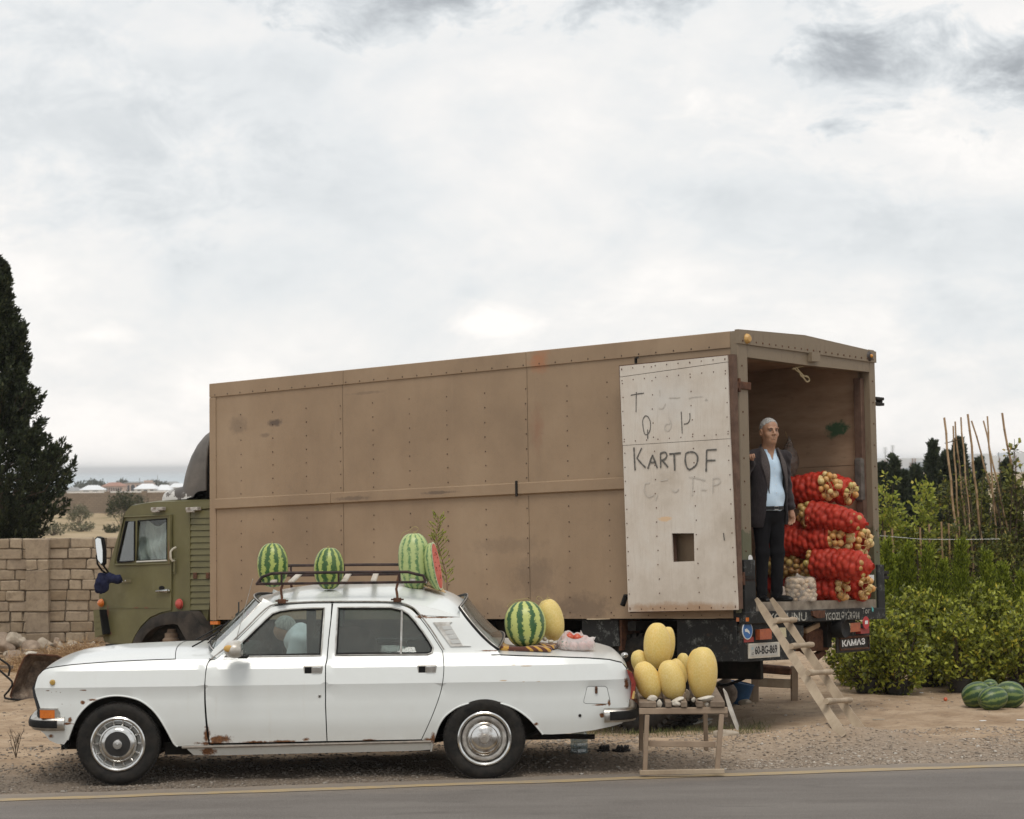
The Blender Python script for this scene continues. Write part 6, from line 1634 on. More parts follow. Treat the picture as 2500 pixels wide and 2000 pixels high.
q_ = rq(Z1,[(1850,535),(1896,530),(1896,475),(1850,480)],.036); mb = MB(); mb.add(q_,[(0,1,2,3)]); mb.build('sticker_print',white_plastic,o)
p = rq(Z1,[(28,630)],-.005)[0]; M_ = Matrix.Translation(p) @ Matrix.Rotation(rad(90),4,'Y')
mb = MB(); mb.lathe([(0,.004),(.085,.004),(.087,0)],24,M_); o = mb.build('round_sticker',pbr('sticker_white',(.66,.68,.68),rough=.5),truck)
mb = MB(); mb.lathe([(0,.006),(.076,.006),(.077,.004)],24,M_); mb.build('sticker_print',pbr('sticker_blue',(.03,.13,.36),rough=.5),o)
q_ = rq(Z1,[(-10,612),(22,600),(60,640),(70,690),(30,655),(-5,650)],.003); mb = MB(); mb.add(q_,[tuple(range(6))]); mb.build('sticker_print',pbr('sticker_white'),o)
hb = rq(Z1,[(860,640),(1000,760),(1170,830),(1190,960),(1080,1050),(900,960)],-.25)
mb = MB(); mb.tube(hb[:3],[.06,.09,.06],8); mb.tube([hb[2],hb[3],hb[4],hb[5]],.045,8,True); mb.bbox(tuple(hb[1] - Vector((.1,.2,.12))),tuple(hb[1] + Vector((.1,.22,.1))),.02); mb.build('tow_hitch',rust_metal,truck)
mb = MB(); a,b = rq(Z1,[(920,640),(1125,540)],-.15); mb.bar(a,b,.05,.05,.008); a,b = rq(Z1,[(930,700),(1115,600)],-.2); mb.bar(a,b,.04,.04,.008); mb.build('loose_lath',pbr('fresh_wood',(.30,.20,.12),(.40,.28,.17),10,rough=.8),truck)
mb = MB()
for y in (.85,1.65): mb.box((-9.0,y - .04,-.32),(-.1,y + .04,-.04))
for x in (-.3,-1.4,-2.6,-3.8,-5.2,-6.6): mb.box((x - .05,.1,-.12),(x + .05,BW - .1,-.03))
mb.build('chassis',dark_metal,truck)
LOCK = BLACKP
lk = S(Fz,[(1395,105),(1885,100),(1885,412),(1395,425)],.06); tp('side_locker',lk,.06,.45,LOCK)
lk = S(Fz,[(680,105),(950,102),(960,300),(680,310)],.06); tp('side_locker',lk,.06,.4,LOCK)
lk = S(Fz,[(955,105),(978,104),(978,330),(958,335)],.08); tp('locker_post',lk,.08,.3,rust_metal)
lk = S(Fz,[(1885,128),(1985,130),(2000,400),(1885,412)],.02);
mb = MB(); mb.box((-.14,.0,lk[2][1]),(-.09,.7,-.02)); mb.build('tail_beam',BLACKP,truck)
mb = MB(); mb.box((-2.1,1.0,-.62),(-.5,1.05,-.02)); mb.build('shade_panel',dark_metal,truck)  # added dark panel standing in for the shade beneath the box body
mb = MB(); mb.box((-4.2,.9,-.7),(-3.3,1.6,-.02)); mb.build('battery_box',dark_metal,truck)
mb = MB(); mb.box((-5.8,.5,-.6),(-4.4,1.9,-.04)); mb.build('fuel_tank',dark_metal,truck)
am = S(Fz,[(1842,86),(1920,86),(1920,116),(1842,116)],-.02); tp('side_marker',am,-.025,.04,ORANGE)
am = S(Dz,[(905,1486),(958,1486),(958,1509),(905,1509)],.0); tp('side_marker',am,-.01,.04,ORANGE)
def truck_tyre():
 R = .48; mb = MB(); mb.lathe([(.26,-.11),(.29,-.135),(.38,-.145),(.44,-.13),(.47,-.10),(R,-.06),(R,.06),(.47,.10),(.44,.13),(.38,.145),(.29,.135),(.26,.11)],44)
 for k in range(40):
  th = k / 40 * 6.2832; d = .045
  for (a0,a1,o) in ((-.12,-.01,0),(.01,.12,.08)):
   q = [(rr * math.cos(tt_ + o),rr * math.sin(tt_ + o),a_) for rr in (R - .03,R + .014) for (tt_,a_) in ((th - d,a0),(th + d,a0),(th + d,a1),(th - d,a1))]
   mb.add(q,[(0,1,2,3),(4,7,6,5),(0,4,5,1),(1,5,6,2),(2,6,7,3),(3,7,4,0)])
 me = mb.mesh('tyre',40); me.materials.append(TYRE); return me
TT = truck_tyre()
hubm = MB(); hubm.lathe([(.26,.10),(.25,.06),(.20,.03),(.10,.05),(.09,.12),(0,.125)],28)
for k in range(8):
 a = k / 8 * 6.2832; hubm.ball((.16 * math.cos(a),.16 * math.sin(a),.055),.018,6,4)
HUB = hubm.mesh('hub',40); HUB.materials.append(rust_metal)
def twheel(x,y,out=True):
 wp = TM @ Vector((x,y,0)); g_ = ground(wp.x,wp.y)
 zl = (TM.inverted() @ Vector((wp.x,wp.y,g_ + .485))).z
 w = empty('wheel',(x,y,zl)); w.parent = truck; w.rotation_euler = (rad(90 if out else -90),0,0)
 link('tyre',TT,None,w); link('hub',HUB,None,w)
fwx = TF.tr(*Dz([(640,1700)])[0],.25).x
for x in (-1.38,-2.72):
 for y,o in ((.28,True),(.62,True)) + (((BW - .28,False),(BW - .62,False)) if x < -2 else ()): twheel(x,y,o)
for y,o in ((.28,True),(BW - .28,False)): twheel(fwx,y,o)
dw = S(Ez,[(83,233),(730,168),(795,1698),(135,1710)],-.16)
hole = S(Ez,[(396,1238),(530,1237),(533,1405),(403,1410)],-.16)
def dl(t_,s_): a = Vector(dw[0]).lerp(Vector(dw[1]),s_); b = Vector(dw[3]).lerp(Vector(dw[2]),s_); v = a.lerp(b,t_); return (v.x,v.y)
fr_poly = S(Ez,[(83,228),(768,160),(806,1692),(150,1718)],-.13)
door = tp('box_door',fr_poly,-.150,.07,BRFR,holes=[inset(hole,-.01)]); tag(door,'whitewashed plywood door with hand-written words, folded back against the side')
j1 = S(Gz,[(55,272),(1062,130)],-.16); j2 = S(Gz,[(82,912),(1086,848)],-.16)
t1 = [dw[0],dw[1],(j1[1][0],j1[1][1] + .003),(j1[0][0],j1[0][1] + .003)]
t2 = [(j1[0][0],j1[0][1] - .003),(j1[1][0],j1[1][1] - .003),(j2[1][0],j2[1][1] + .002),(j2[0][0],j2[0][1] + .002)]
t3 = [(j2[0][0],j2[0][1] - .002),(j2[1][0],j2[1][1] - .002),dw[2],dw[3]]
for k,(pp,hs) in enumerate(((t1,()),(t2,()),(t3,[hole]))): tp('plywood_sheet',pp,-.166 - .002 * (k % 2),.016,PLYW,door,hs)
def stroke(name,pts,w,mat,zm=Gz,y=-.1715):
 P = [TF.tr(a,b,y) for a,b in zm(pts)]; mb = MB()
 Q_ = spline(P,4) if len(P) > 2 else [P[0],P[0].lerp(P[1],.5),P[1]]
 rows = []
 for i,p in enumerate(Q_):
  d = Q_[min(i + 1,len(Q_) - 1)] - Q_[max(0,i - 1)]; n = Vector((d.z,0,-d.x)); n = n.normalized() if n.length > 1e-6 else Vector((1,0,0)); ww = w * (.75 + .5 * rnd.random())
  rows.append([p + n * ww / 2,p - n * ww / 2])
 mb.grid(rows); return mb.build(name,mat,door,None)
w = .017
for s_ in ([(182,930),(187,1040),(193,1145)],[(255,935),(210,1030)],[(210,1030),(250,1078),(293,1120)],[(312,1130),(332,1065),(356,1000)],[(356,1000),(402,1125)],[(335,1072),(388,1068)],
           [(430,985),(433,1122)],[(430,985),(475,976),(490,1008),(470,1040),(435,1050)],[(448,1052),(502,1116)],[(512,992),(565,988),(622,982)],[(558,992),(560,1070),(563,1148)],
           [(668,985),(705,973),(752,980),(778,1022),(768,1085),(735,1120),(700,1136),(676,1112),(662,1050),(668,985)],[(863,955),(860,1060),(858,1157)],[(862,955),(957,950)],[(862,1053),(945,1050)]):
 stroke('pencilled_letter',s_,w,CHAR)
for s_ in ([(182,940),(186,1040),(198,1140)],[(312,1126),(352,1010)],[(516,986),(618,988)],[(566,1000),(570,1140)]): stroke('pencilled_letter',s_,.006,CHAR,y=-.1722)
w = .010
for s_ in ([(205,412),(203,500),(202,600)],[(152,442),(210,430),(275,422)],[(290,632),(265,672),(268,740),(282,800),(310,808),(335,760),(335,690),(315,645),(290,632)],[(310,762),(312,850)],[(625,595),(630,700),(634,800)],[(705,610),(706,660),(690,700),(650,712)]):
 stroke('pencilled_letter',s_,w,CHAR)
for s_ in ([(510,650),(530,700),(528,745),(500,776),(470,755),(482,716),(522,708)],[(330,1262),(288,1272),(278,1330),(315,1390),(372,1375)],[(402,1372),(386,1425)],[(430,1242),(500,1230)],[(695,1208),(760,1212),(850,1240)],[(732,1225),(728,1385)],
           [(922,1225),(922,1360)],[(920,1222),(970,1216),(992,1246),(965,1275),(925,1280)],[(815,1326),(862,1326)],[(512,466),(612,462)],[(422,395),(427,450)],[(704,482),(712,460),(822,452)],[(850,492),(860,475),(868,492)],[(415,560),(450,565),(480,520)],[(540,1330),(575,1345),(600,1320)]):
 stroke('faint_letter',s_,.010,FAINT)
stroke('scratch',[(1020,1730),(1030,1800)],.01,CHAR)
mb = MB()
for t_ in [k / 17 for k in range(18)]:
 for s_ in (.02,.98,.30,.66):
  q = dl(t_ * .97 + .015,s_)
  if not pip(inset(hole,-.02),q[0],q[1]): mb.ball((q[0] + rnd.uniform(-.006,.006),-.170,q[1]),.0065,6,4,(1,.4,1))
for s_ in [k / 9 for k in range(10)]:
 for t_ in (.012,.06,.99,.31): q = dl(t_,s_ * .96 + .02); mb.ball((q[0],-.170,q[1]),.0065,6,4,(1,.4,1))
tag(mb.build('screws',rust_metal,door,60),kind='stuff')
for (ya_,yb_) in ((330,375),(1490,1530)):
 h_ = Rr(Ez,[(860,ya_),(860,yb_)],.01); mb = MB(); mb.bbox((-.35,-.20,h_[1][1]),(.02,-.075,h_[0][1]),.008)
 mb = MB(); mb.bbox((-.17,-.105,h_[1][1]),(.006,-.017,h_[0][1]),.006); mb.bbox((-.02,-.09,h_[1][1]),(.022,wpost + .02,h_[0][1]),.006); mb.bar((.012,-.03,h_[1][1] - .03),(.012,-.03,h_[0][1] + .03),.03,.03,.004); mb.build('door_hinge',rust_metal,truck)
 h_ = Rr(Ez,[(1620,415 if ya_ < 400 else 1465),(1620,465 if ya_ < 400 else 1515)],.01)
 mb = MB(); mb.bbox((-.05,BW + .005,h_[1][1]),(.012,BW + .16,h_[1][1] + .03),.004); mb.bbox((-.05,BW + .005,h_[0][1] - .03),(.012,BW + .16,h_[0][1]),.004); mb.bbox((-.06,BW + .10,h_[1][1]),(.0,BW + .15,h_[0][1]),.006); mb.build('door_hinge',dark_metal,truck)
p = TF.tr(*Ez([(178,185)])[0],-.05); mb = MB(); mb.tube([p + Vector((.0,0,-.12)),p,p + Vector((.06,-.05,.0))],.014,6); mb.build('door_hook',dark_metal,truck)
a,b = TF.tr(*Ez([(120,1610)])[0],-.10),TF.tr(*Ez([(98,1672)])[0],-.10); mb = MB(); mb.tube([a,b],.026,8); mb.tube([a + Vector((0,.1,.0)),a],.01,5); mb.build('lock_bar_handle',black_rubber,truck)
q_ = Rr(Ez,[(1568,1488),(1612,1488),(1612,1522),(1568,1520)],.005); rp_('white_notice',q_,.0005,.004,pbr('paper_white',(.66,.67,.66),(.6,.6,.58),20,rough=.8))
p = tx(*Ez([(867,1390)])[0],.003); mb = MB(); mb.lathe([(0,.003),(.035,.003),(.036,0)],12,Matrix.Translation(p) @ Matrix.Rotation(rad(90),4,'Y')); mb.build('torn_sticker',pbr('paper_white'),truck)
CY0,CY1 = .06,2.44
def DS(l,y=CY0): return S(Dz,l,y)
cab_out = DS([(300,712),(335,676),(420,660),(500,650),(905,640),(905,690),(748,706),(748,1414),(628,1420),(560,1432),(480,1468),(420,1530),(380,1590),(352,1662),(190,1645),(148,1625),(140,1600),(116,1560),(112,1240),(180,1105),(240,900),(285,755)])
doorp = DS([(292,745),(632,733),(632,1100),(628,1412),(560,1425),(480,1460),(415,1522),(372,1590),(345,1652),(190,1640),(172,1420),(170,1245),(185,1100),(240,915)])
wf = DS([(312,785),(372,785),(370,1060),(345,1066),(255,1072),(250,1062)]); wr_ = DS([(396,782),(598,766),(598,1052),(388,1062)])
tp('cab_side',cab_out,CY0 + .022,.03,GREEN,holes=[inset(wf,-.03),inset(wr_,-.03)],step=.15,sm=30)
tp('cab_side',cab_out,CY1 - .042,.03,GREEN,holes=[wf,wr_],step=.3)
dpan = panel('cab_door',inset(doorp,.006),lambda x,z,d: (x,CY0 + .012 * ((z + .1) if False else 0) + d - .004 * math.sin((x + 8.5) * 2),z),.014,GREEN,truck,[wf,wr_],.08,(),30)
for wn,nm_ in ((wf,'quarter_light'),(wr_,'door_window')):
 q = MB(); q.tube([(x,CY0 - .004,z) for x,z in wn],.011,6,True); q.build('window_rubber',black_rubber,dpan)
 tp(nm_,inset(wn,.002),CY0 + .006,.004,glassmat('cab_glass',(.86,.90,.88),.05,.03,dirt=0) if nm_ == 'door_window' else glassmat('cab_glass_front',(.70,.76,.76),.16,.03,dirt=0),dpan)
fo = DS([(300,755),(622,742),(622,1082),(238,1092),(228,1080)]); fi = DS([(308,772),(606,757),(606,1068),(245,1078),(240,1072)])
q = MB(); q.tube([(x,CY0 - .006,z) for x,z in densify(fo,.3)],.010,6,True); q.build('window_pressing',GREEN,dpan)
bl_ = DS([(388,1068),(600,1058)]); q = MB(); q.bar((bl_[0][0],CY0 - .008,bl_[0][1]),(bl_[1][0],CY0 - .008,bl_[1][1]),.012,.016); q.build('sill_strip',pbr('pale_strip',(.55,.55,.5),rough=.5),dpan)
sw = DS([(175,1392),(625,1392)]); q = MB(); q.bar((sw[0][0],CY0 - .003,sw[0][1]),(sw[1][0],CY0 - .003,sw[1][1]),.006,.008); q.build('pressed_line',GREEN,dpan)
cw = DS([(392,778),(602,770)],.16); cb_ = DS([(392,1070),(602,1060)],.16)
t = NT('grey_net_curtain'); t.set(col=t.ramp(t.noise(6,5,.6,t.map((3,1,1))),[(.3,(.36,.36,.35)),(.7,(.54,.54,.53))]),rough=.9); CURT = t.m
rows = []
for j in range(15):
 z = lerp(cw[0][1],cb_[0][1],j / 14) ; r_ = []
 for k in range(50):
  x = lerp(cw[0][0],cw[1][0],k / 49); sag = .05 * math.sin(k / 49 * math.pi * 2.2) * (1 - j / 14)
  r_.append((x,.17 + .022 * math.sin(x * 40 + 2.2 * math.sin(j * .3) + 3 * math.sin(x * 6)) * (.4 + j / 14) + .02 * math.sin(j * .7 + x * 9),z + sag - .03))
 rows.append(r_)
q = MB(); q.grid(rows); q.build('curtain',CURT,truck,60)
shell = DS([(905,640),(500,650),(335,676),(300,712),(285,755),(240,900),(180,1105),(112,1240),(116,1560),(140,1600),(148,1625),(190,1645)])
rows = [[(x,CY0 + .02,z),(x,CY0 + .10,z + .02),(x - .04 * (k in (4,5,6,7)),BW / 2,z + .05),(x,CY1 - .10,z + .02),(x,CY1 - .02,z)] for k,(x,z) in enumerate(shell[:5] + shell[6:])]
q = MB(); q.grid(rows); q.build('cab_shell',GREEN,truck,25)
ws_ = [shell[4],shell[6]]
bkx = shell[0][0]; q = MB(); q.box((bkx - .02,CY0 + .04,-.2),(bkx,CY1 - .04,shell[0][1])); q.build('cab_back',GREEN,truck)
q = MB(); q.box((shell[7][0] + .2,.2,-.25),(bkx,CY1 - .15,.15)); q.build('cab_floor',dark_metal,truck)
q = MB(); q.bbox((shell[7][0] + .9,.35,.15),(shell[7][0] + 1.4,.95,.85),.05); q.bbox((shell[7][0] + 1.3,.35,.5),(shell[7][0] + 1.42,.95,1.15),.04); q.build('driver_seat',pbr('black_vinyl',(.02,.02,.02),rough=.5),truck)
pn = DS([(632,733),(748,706),(748,1414),(628,1416)]);
zs0 = DS([(830,705)])[0][1]; xa1,xb1 = DS([(756,1000)])[0][0],DS([(905,1000)])[0][0]
bkp = DS([(748,700),(905,690),(905,1285),(880,1512),(862,1512),(760,1414)],.12); tp('locker_back',bkp,.115,.03,GREEN)
n_s = 16
for k in range(n_s):
 y0 = 722 + k * 43; y1 = y0 + 40
 if k == 0: y0 = 706
 if 1110 < y1 < 1150: y1 -= 0
 xr = 903 if y1 < 1285 else 903 - (y1 - 1285) * .10
 sl_ = DS([(757,y0 + 1),(xr,y0 - 1),(xr,y1 - 2),(757,y1)],.085)
 q = MB(); q.prism([(sl_[3][0],sl_[3][1]),(sl_[2][0],sl_[2][1]),(sl_[1][0],sl_[1][1]),(sl_[0][0],sl_[0][1])],.085,.112)
 o = q.build('louvre_slat',GREEN,truck)
 for i_,v in enumerate(o.data.vertices):
  if v.co.z > (sl_[0][1] + sl_[3][1]) / 2 and v.co.y < .1: v.co.y += .012
for px_ in (795,885):
 c_ = DS([(px_,1166)],.08)[0]; q = MB(); q.bbox((c_[0] - .03,.070,c_[1] - .035),(c_[0] + .03,.086,c_[1] + .035),.004); q.build('locker_hinge',rust_metal,truck)
def lamp(px,py,r,mat,name):
 p = TF.tr(*Dz([(px,py)])[0],CY0); q = MB(); q.lathe([(0,.04),(r * .6,.036),(r * .95,.02),(r,0),(r * 1.15,-.002)],18,Matrix.Translation(p) @ Matrix.Rotation(rad(90),4,'X')); return q.build(name,mat,truck)
lamp(134,1358,.045,ORANGE,'side_indicator'); lamp(683,1365,.055,pbr('red_reflector',(.40,.06,.045),rough=.3),'side_reflector')
a,b = TF.tr(*Dz([(650,968)])[0],CY0),TF.tr(*Dz([(650,1062)])[0],CY0)
q = MB(); q.tube([a + Vector((.02,0,.0)),a + Vector((.02,-.045,-.02)),a + Vector((0,-.06,-.05)),b + Vector((0,-.06,.03)),b + Vector((.01,-.04,.0)),b + Vector((.0,0,0))],.014,8); o = q.build('grab_handle',pbr('cream_enamel',(.55,.53,.45),(.42,.38,.3),20,rough=.4),truck)
c_ = TF.tr(*Dz([(650,1100)])[0],CY0); q = MB(); q.bbox((c_.x - .015,CY0 - .012,c_.z - .09),(c_.x + .015,CY0 + .004,c_.z + .09),.005); q.ball((c_.x,CY0 - .012,c_.z - .06),.012,6,4); q.build('handle_plate',GREEN,truck)
a,b = TF.tr(*Dz([(520,1276)])[0],CY0 - .03),TF.tr(*Dz([(608,1272)])[0],CY0 - .03)
q = MB(); q.tube([a,a.lerp(b,.4),b],[.013,.017,.024],8); q.ball(b + Vector((-.03,.01,0)),.035,10,6,(1.1,.6,.8)); q.build('door_handle',SILV,dpan)
c_ = TF.tr(*Dz([(560,1252)])[0],CY0 - .002); q = MB(); q.ball(c_,.05,10,6,(1.1,.12,.5)); q.build('handle_dish',CARTRIM,dpan)
for px_,py_,rr_ in ((305,1203,.010),(275,1212,.007),(285,1210,.006)):
 c_ = TF.tr(*Dz([(px_,py_)])[0],CY0 - .004); q = MB(); q.ball(c_,rr_,6,4); q.build('badge_stud',SILV,dpan)
c_ = [TF.tr(*Dz([p_])[0],CY0 - .005) for p_ in ((293,1192),(345,1190),(345,1214),(293,1216))]; q = MB(); q.add(c_,[(0,1,2,3)]); q.build('badge_scar',pbr('scar',(.13,.12,.055),(.16,.13,.07),40,rough=.7),dpan)
st_ = DS([(84,1408),(128,1403),(152,1580),(96,1600)],-.02); tp('bumper_corner',st_,-.03,.30,GREEN)
st2 = DS([(122,1405),(130,1405),(160,1575),(145,1580)],-.03); tp('bumper_recess',st2,-.034,.1,CARTRIM)
for yy in (1450,1490,1535):
 a,b = DS([(92,yy),(118,yy - 1)],-.035); q = MB(); q.bar((a[0],-.034,a[1]),(b[0],-.034,b[1]),.006,.01); q.build('step_rib',GREEN,truck)
q = MB(); dk = DS([(188,1646),(350,1662),(350,1712),(190,1700)],.2); tp('front_chassis',dk,.15,2.1,dark_metal)
arc_o = DS([(352,1668),(378,1590),(420,1530),(480,1470),(560,1434),(640,1418),(770,1414),(800,1440),(835,1500),(870,1560),(900,1640),(905,1740)],.0);
arc_i = DS([(412,1668),(440,1610),(480,1560),(530,1528),(600,1510),(672,1508),(700,1530),(730,1580),(760,1660),(770,1740)],.0)
MUD = pbr('worn_mudguard',(.014,.013,.012),(.055,.045,.037),5,rough=.6,bump=.3)
ao = sp2(arc_o); ai = sp2(arc_i)
rows = []
for k in range(30):
 u = k / 29; a = ao[int(u * (len(ao) - 1))]; b = ai[int(u * (len(ai) - 1))]
 rows.append([(a[0],.55,a[1] + .02),(a[0],.03,a[1]),(a[0] * .96 + b[0] * .04,-.015,a[1] * .96 + b[1] * .04),(lerp(a[0],b[0],.55),-.03,lerp(a[1],b[1],.55)),(b[0],-.02,b[1]),(b[0],.10,b[1] + .01)])
q = MB(); q.grid(rows); q.build('mudguard',MUD,truck,35)
fl2 = DS([(672,1508),(770,1416),(870,1545),(905,1650),(905,1760),(770,1760),(745,1640)],-.03); tp('mudguard_flap',inset(fl2,.01),-.045,.02,MUD)
q = MB(); q.box((DS([(360,1500)])[0][0] + .1,.5,-.6),(bkx - .1,.55,.35)); q.build('arch_back',CARTRIM,truck)
c_ = TF.tr(*Dz([(632,1600)])[0],.12); q = MB(); q.lathe([(.0,.1),(.05,.1),(.06,.06),(.085,.05),(.085,0),(.11,-.02),(.11,-.08)],16,Matrix.Translation(c_)); q.build('spring_seat',pbr('tan_rust',(.16,.11,.075),(.22,.16,.11),20,rough=.85),truck)
mc = [TF.tr(*Dz([p_])[0],-.28) for p_ in ((100,905),(118,890),(145,900),(160,990),(160,1080),(148,1095),(120,1060),(104,960))]
q = MB(); q.prism([(p.x,p.z) for p in mc],-.30,-.25); o = q.build('door_mirror',black_rubber,truck)
cm = sum(mc,Vector()) / len(mc); q = MB(); q.prism([((p.x - cm.x) * .84 + cm.x,(p.z - cm.z) * .90 + cm.z) for p in mc],-.304,-.302); q.build('mirror_glass',MIRROR,o)
q = MB(); q.tube([TF.tr(*Dz([(103,1020)])[0],-.27),TF.tr(*Dz([(110,1085)])[0],-.26),TF.tr(*Dz([(140,1130)])[0],-.15),TF.tr(*Dz([(215,1180)])[0],.02)],.013,6); q.tube([TF.tr(*Dz([(148,1090)])[0],-.27),TF.tr(*Dz([(165,1115)])[0],-.18),TF.tr(*Dz([(200,1165)])[0],.0)],.012,6); q.build('mirror_arm',black_rubber,truck)
t = NT('flaking_deflector')
n_ = t.noise(7,9,.75); o3 = t.xyz(); zt_ = DS([(600,690)])[0][1]
hgt = t.math('SUBTRACT',o3[2],zt_)
xf = t.math('SUBTRACT',o3[0],DS([(700,690)])[0][0])
mk_ = t.math('GREATER_THAN',t.math('ADD',t.math('SUBTRACT',.46,t.math('MULTIPLY',hgt,2.2)),t.math('ADD',t.math('MULTIPLY',xf,-.35),t.math('MULTIPLY',t.math('SUBTRACT',n_,.5),2.2))),.25)
gb = t.ramp(t.noise(3,6,.6),[(.3,(.055,.047,.040)),(.6,(.115,.10,.085)),(.8,(.17,.15,.13))])
t.set(col=t.mix(mk_,gb,(.55,.54,.51)),rough=.5); t.bump(mk_,.3,.004); DEF = t.m
dfo = DS([(893,138),(860,150),(815,185),(775,235),(735,310),(705,395),(685,470),(672,540),(664,572),(630,580),(580,592),(535,608),(510,630),(498,660),(495,688)],.20)
b0 = DS([(893,686)],.3)[0]; zr_ = shell[1][1] + .02
rows = []
NS = 40
for k in range(NS + 1):
 s = math.sin((-1 + 2 * k / NS) * math.pi / 2); w_ = max(0.0,1 - abs(s) ** 9.0) ** (1 / 3.0); yy = BW / 2 + s * 1.10
 rows.append([(b0[0] + (x - b0[0]) * (.25 + .75 * w_) if x < b0[0] else x,yy,zr_ + (z - dfo[-1][1]) * (.10 + .90 * w_)) for x,z in dfo])
q = MB(); q.grid(rows); q.build('roof_deflector',DEF,truck,50)
bc = [(r[0]) for r in rows]; q = MB(); q.grid([[r[0],(r[0][0],r[0][1],zr_)] for r in rows]); q.build('deflector_back',CARTRIM,truck,None)
q = MB(); q.tube([(dfo[0][0] - .01,r[0][1],r[0][2]) for r in rows],.018,6); q.build('deflector_rim',DEF,truck)
for px_ in (530,775):
 c_ = TF.tr(*Dz([(px_,698)])[0],CY0 - .02); q = MB(); q.bbox((c_.x - .10,CY0 - .04,c_.z - .02),(c_.x + .10,CY0 + .05,c_.z + .02),.006); q.tube([(c_.x - .06,CY0 - .05,c_.z - .03),(c_.x + .06,CY0 - .05,c_.z - .03)],.012,6); q.build('deflector_clamp',pbr('peeling_white',(.5,.48,.44),(.16,.12,.09),20,rough=.7),truck)
# ------------------------------------------------------------------ melons
def melonmat(name,light,dark,n,jag,width,edge,netty=0.0,bottom=None,mottle=.3,nscale=9):
 """stripes run along z (the long axis) and wander"""
 t = NT(name); o = t.xyz()
 ang = t.math('ARCTAN2',o[1],o[0])
 oi = t.N.new('ShaderNodeObjectInfo'); v = t.N.new('ShaderNodeVectorMath'); v.operation = 'ADD'; t.ln(t.P,v.inputs[0]); cb = t.N.new('ShaderNodeCombineXYZ')
 for i,k in enumerate((9,17,23)): t.ln(t.math('MULTIPLY',oi.outputs['Random'],k),cb.inputs[i])
 t.ln(cb.outputs[0],v.inputs[1]); vec = v.outputs[0]
 nz = t.math('SUBTRACT',t.noise(nscale,6,.7,vec),.5); nz2 = t.math('SUBTRACT',t.noise(nscale * 3.2,6,.75,vec),.5)
 ph = t.math('ADD',t.math('MULTIPLY',ang,n),t.math('MULTIPLY',nz,jag))
 w = t.math('ADD',t.math('COSINE',ph),t.math('ADD',t.math('MULTIPLY',nz2,edge),width))
 m = t.math('MULTIPLY',w,2.6,clamp=True)
 if netty:
  vv = t.voro(34,t.map((1,1,.45),src=vec),feat='DISTANCE_TO_EDGE'); nm = t.math('MULTIPLY',t.math('SUBTRACT',netty,vv),9,clamp=True)
  m = t.math('MAXIMUM',t.math('MULTIPLY',m,.9),t.math('MULTIPLY',nm,t.math('ADD',.45,t.math('MULTIPLY',w,.5),clamp=True)))
 c = t.mix(m,t.mix(t.noise(30,5,.7,vec),light,tuple(q * .72 for q in light)),t.mix(t.noise(24,5,.7,vec),dark,tuple(min(1,q * 1.9) for q in dark)))
 if mottle: c = t.mix(t.math('MULTIPLY',t.math('SUBTRACT',t.noise(5,5,.6,vec),.5),mottle * 2,clamp=True),c,(.42,.42,.20))
 t.set(col=c,rough=.38,spec=.45); return t.m
WM_A = melonmat('dark_striped_rind',(.40,.47,.12),(.024,.066,.016),10,7.0,.30,6.0,nscale=15)
WM_B = melonmat('pale_netted_rind',(.46,.55,.22),(.05,.12,.045),12,6.0,-.45,6.0,netty=.15,nscale=15)
WM_C = melonmat('bold_striped_rind',(.52,.56,.17),(.022,.066,.020),10,4.4,.12,4.6,nscale=15)
WM_D = melonmat('deep_dark_rind',(.16,.22,.055),(.018,.045,.016),11,4.6,.5,4.5,nscale=14)  # darkest of the rinds, with dull stripes
def yellowmat():
 t = NT('yellow_melon_skin'); oi = t.N.new('ShaderNodeObjectInfo'); v = t.N.new('ShaderNodeVectorMath'); v.operation = 'ADD'; t.ln(t.P,v.inputs[0]); cb = t.N.new('ShaderNodeCombineXYZ')
 for i,k in enumerate((9,17,23)): t.ln(t.math('MULTIPLY',oi.outputs['Random'],k),cb.inputs[i])
 t.ln(cb.outputs[0],v.inputs[1]); vec = v.outputs[0]
 c = t.ramp(oi.outputs['Random'],[(0,(.66,.48,.15)),(.35,(.68,.47,.12)),(.7,(.60,.47,.15)),(1,(.74,.47,.12))])
 c = t.mix(t.math('MULTIPLY',t.math('SUBTRACT',t.noise(6,6,.65,t.map((1,1,.5),src=vec)),.45),1.6,clamp=True),c,(.52,.42,.14))
 c = t.mix(t.math('MULTIPLY',t.math('SUBTRACT',.13,t.voro(60,t.map((1,1,.6),src=vec),'DISTANCE_TO_EDGE')),7,clamp=True),c,t.mix(.35,c,(.80,.68,.42)))
 c = t.mix(t.math('MULTIPLY',t.math('SUBTRACT',t.noise(3.2,4,.6,vec),.52),2.6,clamp=True),c,(.50,.44,.13))
 c = t.mix(t.math('MULTIPLY',t.math('SUBTRACT',t.noise(28,6,.75,vec),.66),8,clamp=True),c,(.36,.22,.08))
 t.set(col=c,rough=.55); t.bump(t.noise(60,5,.7,vec),.25,.003); return t.m
YM = yellowmat()
